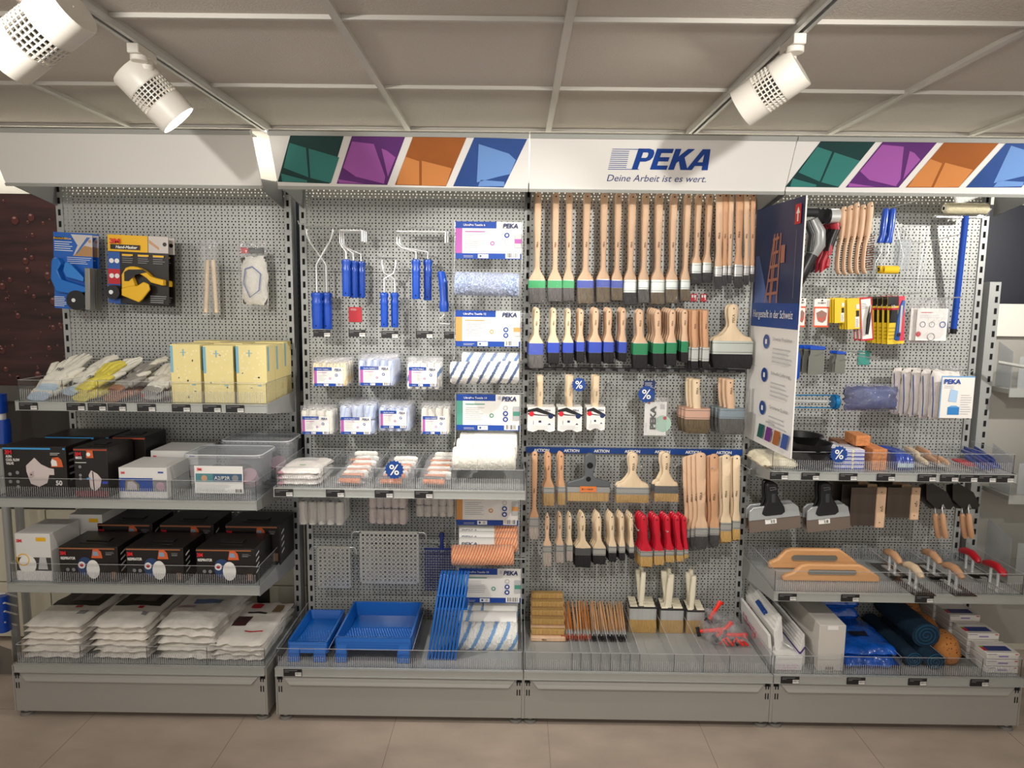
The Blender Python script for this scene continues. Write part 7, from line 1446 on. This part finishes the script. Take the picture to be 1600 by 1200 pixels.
for j, (px, lb) in enumerate(((1461, 'first'), (1472, 'second'), (1503, 'third'), (1513, 'fourth'))):
    Y = -.2 + (j % 2) * -.03; k = mpp(Y); o = at(px, 793, Y); t = thing('bricklayer_trowel', 'hanging trowel with dark blade and wooden handle, %s from the left of four' % lb, 'trowel', o, 'hanging trowels')
    b = MB(); b.tube([(1 * k, 0, -10 * k), (2 * k, 0, -14 * k), (5 * k, 0, -30 * k), (9 * k, -.0, -46 * k), (10 * k, 0, -50 * k)], [3 * k, 4.2 * k, 4.5 * k, 4.6 * k, 3 * k], BEECH3, 14); b.build('handle', t, smooth=True)
    b = MB(); b.tube([(2 * k, 0, -12 * k), (0, 0, -2 * k), (3 * k, .01, 4 * k), (6 * k, .01, -2 * k)], .0035, STEEL, 8); b.build('neck', t, smooth=True)
    b = MB(); b.prism([(16 * k, -4 * k), (20 * k, 3 * k), (8 * k, 24 * k), (-16 * k, 38 * k), (-26 * k, 36 * k), (-24 * k, 12 * k), (-8 * k, -2 * k)], .008, .010, mat('trowel_dark', '#3b3836', .35, .6)); b.build('blade', t)
# ---------------------------------------------------------------- shelf 42 goods
z42 = zs('42') + .001; FL = mat('float_wood', '#d8a06c', .45, 0, .1, (4, 30, 60)); 
for j, (x0, x1, yt, yb, Y, lb) in enumerate(((1201, 1341, 858, 894, -.16, 'rear one'), (1223, 1375, 882, 915, -.30, 'front one'))):
    xa, xb = X(x0, yb, Y), X(x1, yb, Y); Hh = Z((x0 + x1) / 2, yt, Y) - z42; W = xb - xa; t = thing('wooden_float', 'large pale wooden float with grey oval slot, %s' % lb, 'wooden float', (xa, Y, z42), 'large wooden floats')
    out = [(0, 0), (W, 0), (W, Hh * .28), (W * .93, Hh * .55), (W * .82, Hh * .9), (W * .77, Hh), (W * .25, Hh), (W * .18, Hh * .93), (W * .1, Hh * .5), (W * .0, Hh * .3)]
    b = MB(); b.prism(out, 0, .026, FL); b.build('body', t, bevel=.008)
    r = Hh * .14; cx0, cx1, cz = W * .28, W * .72, Hh * .56; ov = [(cx0 + r * math.cos(a), cz + r * math.sin(a)) for a in [math.radians(90 + 18 * i) for i in range(11)]] + [(cx1 + r * math.cos(a), cz + r * math.sin(a)) for a in [math.radians(-90 + 18 * i) for i in range(11)]]
    b = MB(); b.prism(ov, -.0012, .0, mat('slot_grey', '#8f8f89', .35, .4)); b.build('slot_plate', t); b = MB()
    r2 = r * 1.2; n = len(ov); 
    b.tube([(x, -.001, z) for x, z in ov], .0018, mat('slot_rim', '#9a7a58', .5), 6, closed=True); b.build('slot_rim', t, smooth=True)
def plaster_trowel(label, hx, hy, hx2, hy2, hm, grp, plate=STEEL):
    zt_ = z42 + .075; p0, p1 = atz(hx2, hy2, zt_), atz(hx, hy, zt_); mid = (p0 + p1) / 2; t = thing('plastering_trowel', label, 'trowel', (mid.x, mid.y, z42), grp); L = min(.13, (p1 - p0).length); L = max(L, .10)
    b = MB(); b.tube([(0, -L / 2, .062), (0, -L * .42, .07), (0, -L * .1, .083), (0, L * .25, .08), (0, L * .45, .07), (0, L / 2, .064)], [.008, .014, .016, .0145, .013, .007], hm, 16); b.build('handle', t, smooth=True)
    b = MB(); b.cyl((0, L * .15, .004), (0, L * .15, .07), .006, CHROME, 14); b.cyl((0, -L * .2, .004), (0, -L * .2, .07), .006, CHROME, 14); b.box(-.012, .012, -L * .4, L * .5, .002, .006, STEEL); b.build('post', t, smooth=True)
    b = MB(); b.box(-.045, .045, -.095, .1, 0, .0018, plate); b.build('blade', t); return t
DP = mat('plate_dark', '#4a3c34', .22, .8)
plaster_trowel('plastering trowel with wooden handle, rear one in the left compartment', 1381, 858, 1409, 878, BEECH3, 'wooden-handled plastering trowels', DP)
plaster_trowel('plastering trowel with wooden handle, front one in the left compartment', 1412, 876, 1443, 902, BEECH2, 'wooden-handled plastering trowels', DP)
plaster_trowel('plastering trowel with wooden handle, rear one in the middle compartment', 1442, 858, 1470, 878, BEECH3, 'wooden-handled plastering trowels', DP)
plaster_trowel('plastering trowel with wooden handle, front one in the middle compartment', 1473, 877, 1507, 903, BEECH3, 'wooden-handled plastering trowels', DP)
plaster_trowel('plastering trowel with glossy red handle, rear one', 1501, 857, 1530, 875, REDPL, 'red-handled plastering trowels')
plaster_trowel('plastering trowel with glossy red handle, front one', 1537, 874, 1572, 898, REDPL, 'red-handled plastering trowels')
# ---------------------------------------------------------------- base of bay 4
zb4 = ZB + .001
def Xb(px, Y=-.44): return at(px, pyref(zb4, Y), Y).x
t = thing('long_carton', 'long pale grey carton lying on the bottom shelf, end flap to the front', 'carton', (Xb(1277), -.44, zb4)); W = Xb(1318) - Xb(1277); H = Z(1297, 977, -.44) - zb4
b = MB(); b.box(0, W, 0, .42, 0, H, mat('pale_carton', '#cfcac2', .6, 0, .02, (5, 5, 5))); b.build('box', t, bevel=.002); a = Art(W, H); a.rect(.3, .9, .7, .985, mat('tape_white', '#f2f0ec', .3)).rect(.3, .03, .62, .09, mat('cut_dark', '#8e867c', .6)); a.build(t)
BP = mat('blue_packed_film', '#0d54b6', .25, 0, .3, (25, 25, 25), bump=.7, bscale=30, coat=.5)
for j, (Y, D, z_, h_, lb) in enumerate(((-.43, .36, 0, .05, 'lowest and longest'), (-.42, .30, .05, .035, 'second one'), (-.16, .13, .085, .05, 'rear one'), (-.15, .12, .135, .045, 'topmost rear one'))):
    x0_, x1_ = Xb(1319, -.43), Xb(1407, -.43) ; x1_ -= .0 if j < 2 else .04; t = thing('blue_film_pack', 'shiny blue folded sheeting pack, ' + lb, 'pack', ((x0_ + x1_) / 2, Y, zb4 + z_), 'shiny blue sheeting packs'); o, _ = pillow(x1_ - x0_, D, h_ * 1.1, BP, 130 + j, 7, .2, 20, parent=t, name='pack')
    if j == 1: on_top(o, (-.3, -.3, .35, .0), x1_ - x0_, D, TAGK, t, 'black_label', 131, 7, .2, 20, h_ * 1.1, .002)
TEALF = mat('teal_felt', '#0c2c42', .9, 0, .15, (60, 60, 60), bump=.4); TEALL = mat('teal_felt_light', '#17506f', .85)
def roll(label, px, py, r, Y, z, D=.36, m=TEALF):
    xx = at(px, py, Y).x; t = thing('felt_roll', label, 'roll', (xx, Y, z), 'dark teal felt rolls'); b = MB(); rs = []; n = 30
    for i in range(10):
        y = D * i / 9; rr = r * (1 + .03 * math.sin(i * 2 + px)); rs.append([(rr * 1.12 * math.cos(2 * PI * k_ / n), y, r + rr * math.sin(2 * PI * k_ / n)) for k_ in range(n)])
    b.rings(rs, m); b.build('roll', t, smooth=True); b = MB(); P = [((r * (.95 - .85 * i / 60)) * 1.1 * math.cos(i * .32), -.002, r + r * (.95 - .85 * i / 60) * math.sin(i * .32)) for i in range(60)]; b.tube(P, .0022, TEALL, 6); b.build('rolled_end', t, smooth=True)
roll('dark teal felt roll at the front bottom, left of three', 1428, 1030, .032, -.40, zb4); roll('dark teal felt roll at the front bottom, beside the sponge', 1462, 1030, .036, -.42, zb4); roll('thick dark teal felt roll lying on top of the others', 1446, 1005, .05, -.36, zb4 + .068, .32)
SPG = mat('sponge_orange', '#b8783e', .95, 0, .15, (40, 40, 40)); 
nt_ = SPG.node_tree; vo = nt_.nodes.new('ShaderNodeTexVoronoi'); vo.inputs['Scale'].default_value = 85; tc_ = nt_.nodes.new('ShaderNodeTexCoord'); nt_.links.new(tc_.outputs['Object'], vo.inputs[0]); rr_ = nt_.nodes.new('ShaderNodeValToRGB'); rr_.color_ramp.elements[0].position = .16; rr_.color_ramp.elements[1].position = .30; rr_.color_ramp.elements[0].color = (.05, .02, .008, 1); rr_.color_ramp.elements[1].color = hexc('#b8783e'); nt_.links.new(vo.outputs['Distance'], rr_.inputs[0]); nt_.links.new(rr_.outputs[0], nt_.nodes['Principled BSDF'].inputs['Base Color'])
for j, (Y, z_, lb) in enumerate(((-.40, 0, 'front one'), (-.25, .012, 'middle one'), (-.12, .03, 'rearmost'))):
    xx = at(1490, pyref(zb4, -.4), -.4).x; t = thing('grout_sponge', 'large rounded orange sponge with dark pores, %s' % lb, 'sponge', (xx - .002 * j, Y, zb4 + z_), 'large orange sponges'); pillow(.108, .165, .115, SPG, 150 + j, 2.4, .12, 8, parent=t, name='sponge')
WP = mat('white_paper_pack', '#dedad4', .4, coat=.2); BLS = mat('navy_panel', '#2a3a7a', .5)
for j, (Y, n, lb) in enumerate(((-.44, 3, 'front'), (-.33, 4, 'second'), (-.22, 5, 'third'), (-.115, 8, 'rear'))):
    for l in range(n):
        x0_, x1_ = Xb(1541, -.44), Xb(1592, -.44); W = x1_ - x0_; hh = .029
        t = thing('wipes_pack', 'white pack with navy panel, %s pile, %s' % (lb, 'topmost' if l == n - 1 else 'layer %s from below' % ('one', 'two', 'three', 'four', 'five', 'six', 'seven')[l]), 'pack', (x0_ - j * .01, Y, zb4 + l * hh), 'white packs with navy panels')
        b = MB(); b.box(0, W, 0, .105, 0, hh - .0008, WP); b.build('pack', t, bevel=.004)
        a = Art(W, hh); a.rect(.35, .4, .65, .6, mat('tiny_print', '#8a7ab0', .5)).rect(.0, .78, .3, .84, NAVY).rect(.85, .75, .95, .88, RED); a.build(t)
        if l == n - 1:
            b = MB(); b.box(W * .1, W * .85, .02, .06, hh - .0009, hh - .0002, BLS); b.build('navy_panel', t); b = MB(); b.box(-.0 * W, W * .12, .02, .05, hh - .0009, hh - .0001, RED); b.box(0, W * .12, .05, .06, hh - .0009, hh - .0001, mat('lime_print', '#8ab32a', .5)); b.build('fruit_print', t)
# packs and roller at the left of the base
PKP = mat('pink_letter', '#d4246c', .45)
for j in range(5):
    t = thing('paint_pad_carton', 'white carton with pink lettering leaning on the left side, %s' % ('outermost', 'second', 'third', 'fourth', 'fifth')[j], 'carton', (Xb(1206 if j == 0 else 1213 + j * 4, -.42) + .0, -.40 + .012 * j, zb4), 'white cartons with pink lettering', (0, -.12, 0)); 
    b = MB(); W = .018 if j else .012; b.box(0, W, 0, .36, 0, .13 + .014 * j, WBOX); b.build('box', t, bevel=.001)
    o_ = text('Liberty', t, (-.001, .33, .075 if j else .04), .062, PKP, rot=(0, 0, -PI / 2), bold=.001, shear=.2)
t = thing('flat_white_carton', 'pile of flat white and pink cartons at the front left of the bottom shelf', 'carton', (Xb(1212, -.44), -.44, zb4)); W = Xb(1265, -.44) - Xb(1212, -.44); b = MB(); b.box(0, W * .78, 0, .2, 0, .06, WBOX); b.build('box', t, bevel=.002); a = Art(W * .78, .06); a.lines(.02, .02, 1, .5, 3, mat('pale_pink_line', '#e3b6c4', .5), .25); a.build(t)
for j in range(5):
    t = thing('pink_print_sleeve', 'narrow white and purple printed sleeve standing in the left compartment, %s' % pos(j, 5), 'carton', (Xb(1250 + j * 3, -.42), -.42 + .01 * j, zb4), 'narrow white and purple sleeves', (0, -.08, 0)); b = MB(); b.box(0, .007, 0, .34, 0, .085 + .01 * j, WBOX); b.build('sleeve', t)
    b = MB(); b.box(-.0004, .0075, -.0005, .34, .06, .07, mat('purple_line', '#4a2f80', .5)); b.box(-.0006, .0, .02, .14, .02, .055, mat('pink_panel', '#cf6a9c', .5)); b.build('purple_print', t)
t = thing('paint_pad', 'blue-handled paint pad with wire frame lying on the white cartons', 'tool', atz(1222, 970, zb4 + .09)); o = t.location
p = [atz(x, y, zb4 + z) - o for x, y, z in ((1180, 936, .17), (1192, 958, .15), (1203, 970, .13), (1212, 995, .10))]
b = MB(); b.tube([atz(1184, 940, zb4 + .17) - o, atz(1196, 958, zb4 + .16) - o], [.014, .014], PCT, 4); b.build('small_pad', t, bevel=.003)
b = MB(); b.tube([atz(1198, 955, zb4 + .14) - o, atz(1206, 975, zb4 + .115) - o, atz(1212, 992, zb4 + .09) - o], [.013, .012, .017], PCT, 12); b.build('handle', t, smooth=True)
b = MB(); b.tube([atz(1212, 996, zb4 + .085) - o, atz(1208, 1014, zb4 + .07) - o], .003, CHROME, 8); b.tube([atz(1213, 997, zb4 + .085) - o, atz(1240, 1014, zb4 + .075) - o], .003, CHROME, 8); b.build('wire', t, smooth=True)
# ---------------------------------------------------------------- neighbouring furniture at both ends
NG = mat('neighbour_grey', '#a7a49c', .5)
t = thing('neighbour_shelving', 'lower grey shelving unit cut by the right edge of the picture', 'shelving', (2.07, -.02, 0)); b = MB(); b.box(-.05, .0, .0, .05, FZ, 1.79, GREY)
z = .1
while z < 1.76: b.box(-.022, -.010, -.0015, .0, z, z + .026, DARK); z += .05
b.build('upright', t, bevel=.001); 
b = MB(); b.box(.0, .95, .06, .07, .1, 1.62, NG); b.build('back_panel', t); b = MB(); b.box(.0, .95, .03, .06, Z(1585, 526, -.0), Z(1585, 475, .0), mat('cream_box', '#e6e2d8', .5)); b.build('cream_panel', t, bevel=.002)
nb = t
for i, (y_, Yf, lb) in enumerate(((608, -.1, 'upper'), (775, -.16, 'middle'), (900, -.2, 'lower'))):
    z = Z(1585, y_, Yf); t = thing('neighbour_shelf', '%s shelf board of the neighbouring unit at the right edge' % lb, 'shelf', (2.09, Yf, z), 'neighbour shelves'); b = MB(); b.box(0, .9, 0, -Yf + .01, -.02, 0, NG); b.build('board', t, bevel=.001); b = MB(); b.box(0, .9, -.006, .0, -.035, .003, RAIL); b.build('price_rail', t)
    b = MB(); b.hexa([(.02, .02, 0), (.022, .02, 0), (.022, .02, .16), (.02, .02, .16), (.02, .06 - Yf * .6, 0), (.022, .06 - Yf * .6, 0), (.022, .06 - Yf * .6, .2), (.02, .06 - Yf * .6, .2)], MILKY); b.box(.05, .3, .02, .022, 0, .14, MILKY); b.build('clear_divider', t)
t = thing('metal_bar', 'grey round bar reaching across the neighbouring unit', 'bar', at(1560, 565, -.1)); b = MB(); b.cyl(at(1560, 566, -.1) - t.location, at(1610, 575, -.15) - t.location, .007, STEEL, 12); b.build('rod', t, smooth=True)
# left end: rack posts, blue tape poles, trolley
t = thing('tube_rack', 'grey tube rack with two posts behind the left end of the first bay', 'rack', (-2.2, .0, FZ)); b = MB(); o = Vector((-2.2, 0, FZ))
for px, Yt in ((14, -.02), (34, .06)):
    p = at(px, 850, Yt); b.cyl((p.x + 2.2, Yt, 0), (p.x + 2.2, Yt, Z(px, 700, Yt) - FZ), .018, GREY, 18)
b.build('posts', t, smooth=True)['kind'] = 'stuff'
t = thing('blue_pole_pack', 'blue wrapped pole with white ring at the far left edge', 'pole', at(2, 655, .0)); k = mpp(0)
b = MB(); b.loft([(-38 * k, 0, 0, 11 * k, .03), (-10 * k, 0, 0, 12 * k, .03), (0, 0, 0, 10 * k, .03)], BLUEPL, 18); b.build('lower_wrap', t, smooth=True); b = MB(); b.loft([(0, 0, 0, 6 * k, .02), (10 * k, 0, 0, 6 * k, .02)], WHITE, 18); b.build('white_ring', t); b = MB(); b.loft([(10 * k, 0, 0, 8 * k, .03), (40 * k, 0, 0, 8 * k, .03)], BLUEPL, 18); b.build('upper_wrap', t, smooth=True)
p = at(0, 960, -.1); t = thing('trolley', 'low grey trolley with blue parts and black castor at the lower left edge', 'trolley', (p.x - .05, -.1, FZ)); L0 = t.location
b = MB()
for y_ in (930, 945, 958, 975): b.tube([at(-20, y_, -.12) - L0, at(8, y_ - 3, -.12) - L0, at(26, y_ + 2, -.05) - L0], .004, CHROME, 8)
b.build('wire_basket', t, smooth=True)
b = MB(); b.add([tuple(at(x, y, -.15) - L0) for x, y in ((-25, 1000), (18, 1015), (24, 1078), (-25, 1060))] + [tuple(at(x, y, -.11) - L0) for x, y in ((-25, 1000), (18, 1015), (24, 1078), (-25, 1060))], [(0, 3, 2, 1), (4, 5, 6, 7), (0, 1, 5, 4), (1, 2, 6, 5), (2, 3, 7, 6), (3, 0, 4, 7)], mat('trolley_grey', '#7a766e', .4, .3)); b.build('tray', t)
b = MB(); c0 = at(-2, 1103, -.14) - L0; b.cyl((c0.x - .015, c0.y, .045), (c0.x + .015, c0.y, .045), .045, BLACK, 24); b.build('castor', t, smooth=True)
b = MB(); b.loft([(at(2, 1000, -.2) - L0).z and (z_, (at(4, 960, -.1) - L0).x, 0, .03, .03) for z_ in ((at(2, 985, -.1) - L0).z, (at(2, 930, -.1) - L0).z)], BLUEPL, 14); b.build('blue_holder', t, smooth=True)
# ---------------------------------------------------------------- one level deeper: prints, holes and trims belong to the part they sit on
OWN = {'printed_front': ('box', 'card', 'wrapper', 'label_card', 'pack'), 'printed_label': ('label_card',), 'printed_face': ('board',), 'side_print': ('box',), 'side_strip': ('box',), 'carry_flap': ('box',), 'tub_label': ('tub_body',), 'fence_ribs': ('front_fence',),
       'back_fence_ribs': ('back_fence',), 'lens': ('housing',), 'cooling_cage': ('housing',), 'heat_sink': ('housing',), 'imprint': ('handle', 'wooden_block', 'wooden_edge'), 'hanging_hole': ('handle', 'grip'), 'colour_band': ('ferrule',),
       'sticker_print': ('sticker', 'price_sticker'), 'dispenser_label': ('dispenser',), 'cutter': ('dispenser',), 'grip_inlay': ('handle',), 'finger_holes': ('handle',), 'rivets': ('wooden_edge',), 'slot_rim': ('slot_plate',), 'rolled_end': ('roll',), 'ribbed_ramp': ('basin',),
       'purple_print': ('sleeve',), 'navy_panel': ('pack',), 'fruit_print': ('pack',), 'printed_picture': ('bag',), 'figure_print': ('bag',), 'red_logo_print': ('bag',), 'code_print': ('bag',), 'red_print': ('bag',), 'blue_print': ('bag',), 'pink_print': ('bag',), 'green_print': ('bag',),
       'dark_square_print': ('bag',), 'picture_print': ('bag',), 'name_print': ('bag',), 'red_edge_print': ('bag',), 'black_label': ('pack',), 'logo_letters': ('panel',), 'logo_lines': ('panel',), 'colour_field': ('panel',), 'cap_end': ('screw_cap',), 'cap_ring': ('head',), 'white_inlay': ('grip',), 'clips': ('rail',),
       'lettering': ('paper_band', 'label_card', 'wrapper', 'box', 'card', 'disc', 'strip', 'panel', 'board', 'tub_body', 'palm')}
base = lambda n: n.split('.')[0]
for o in [x for x in bpy.data.objects if x.parent is None and x.children]:
    ch = list(o.children); first = {}
    for c in ch: first.setdefault(base(c.name), c)
    for c in ch:
        for w_ in OWN.get(base(c.name), ()):
            p = first.get(w_)
            if p and p is not c and p.parent is o:
                c.parent = p; c.matrix_parent_inverse = p.matrix_basis.inverted(); break
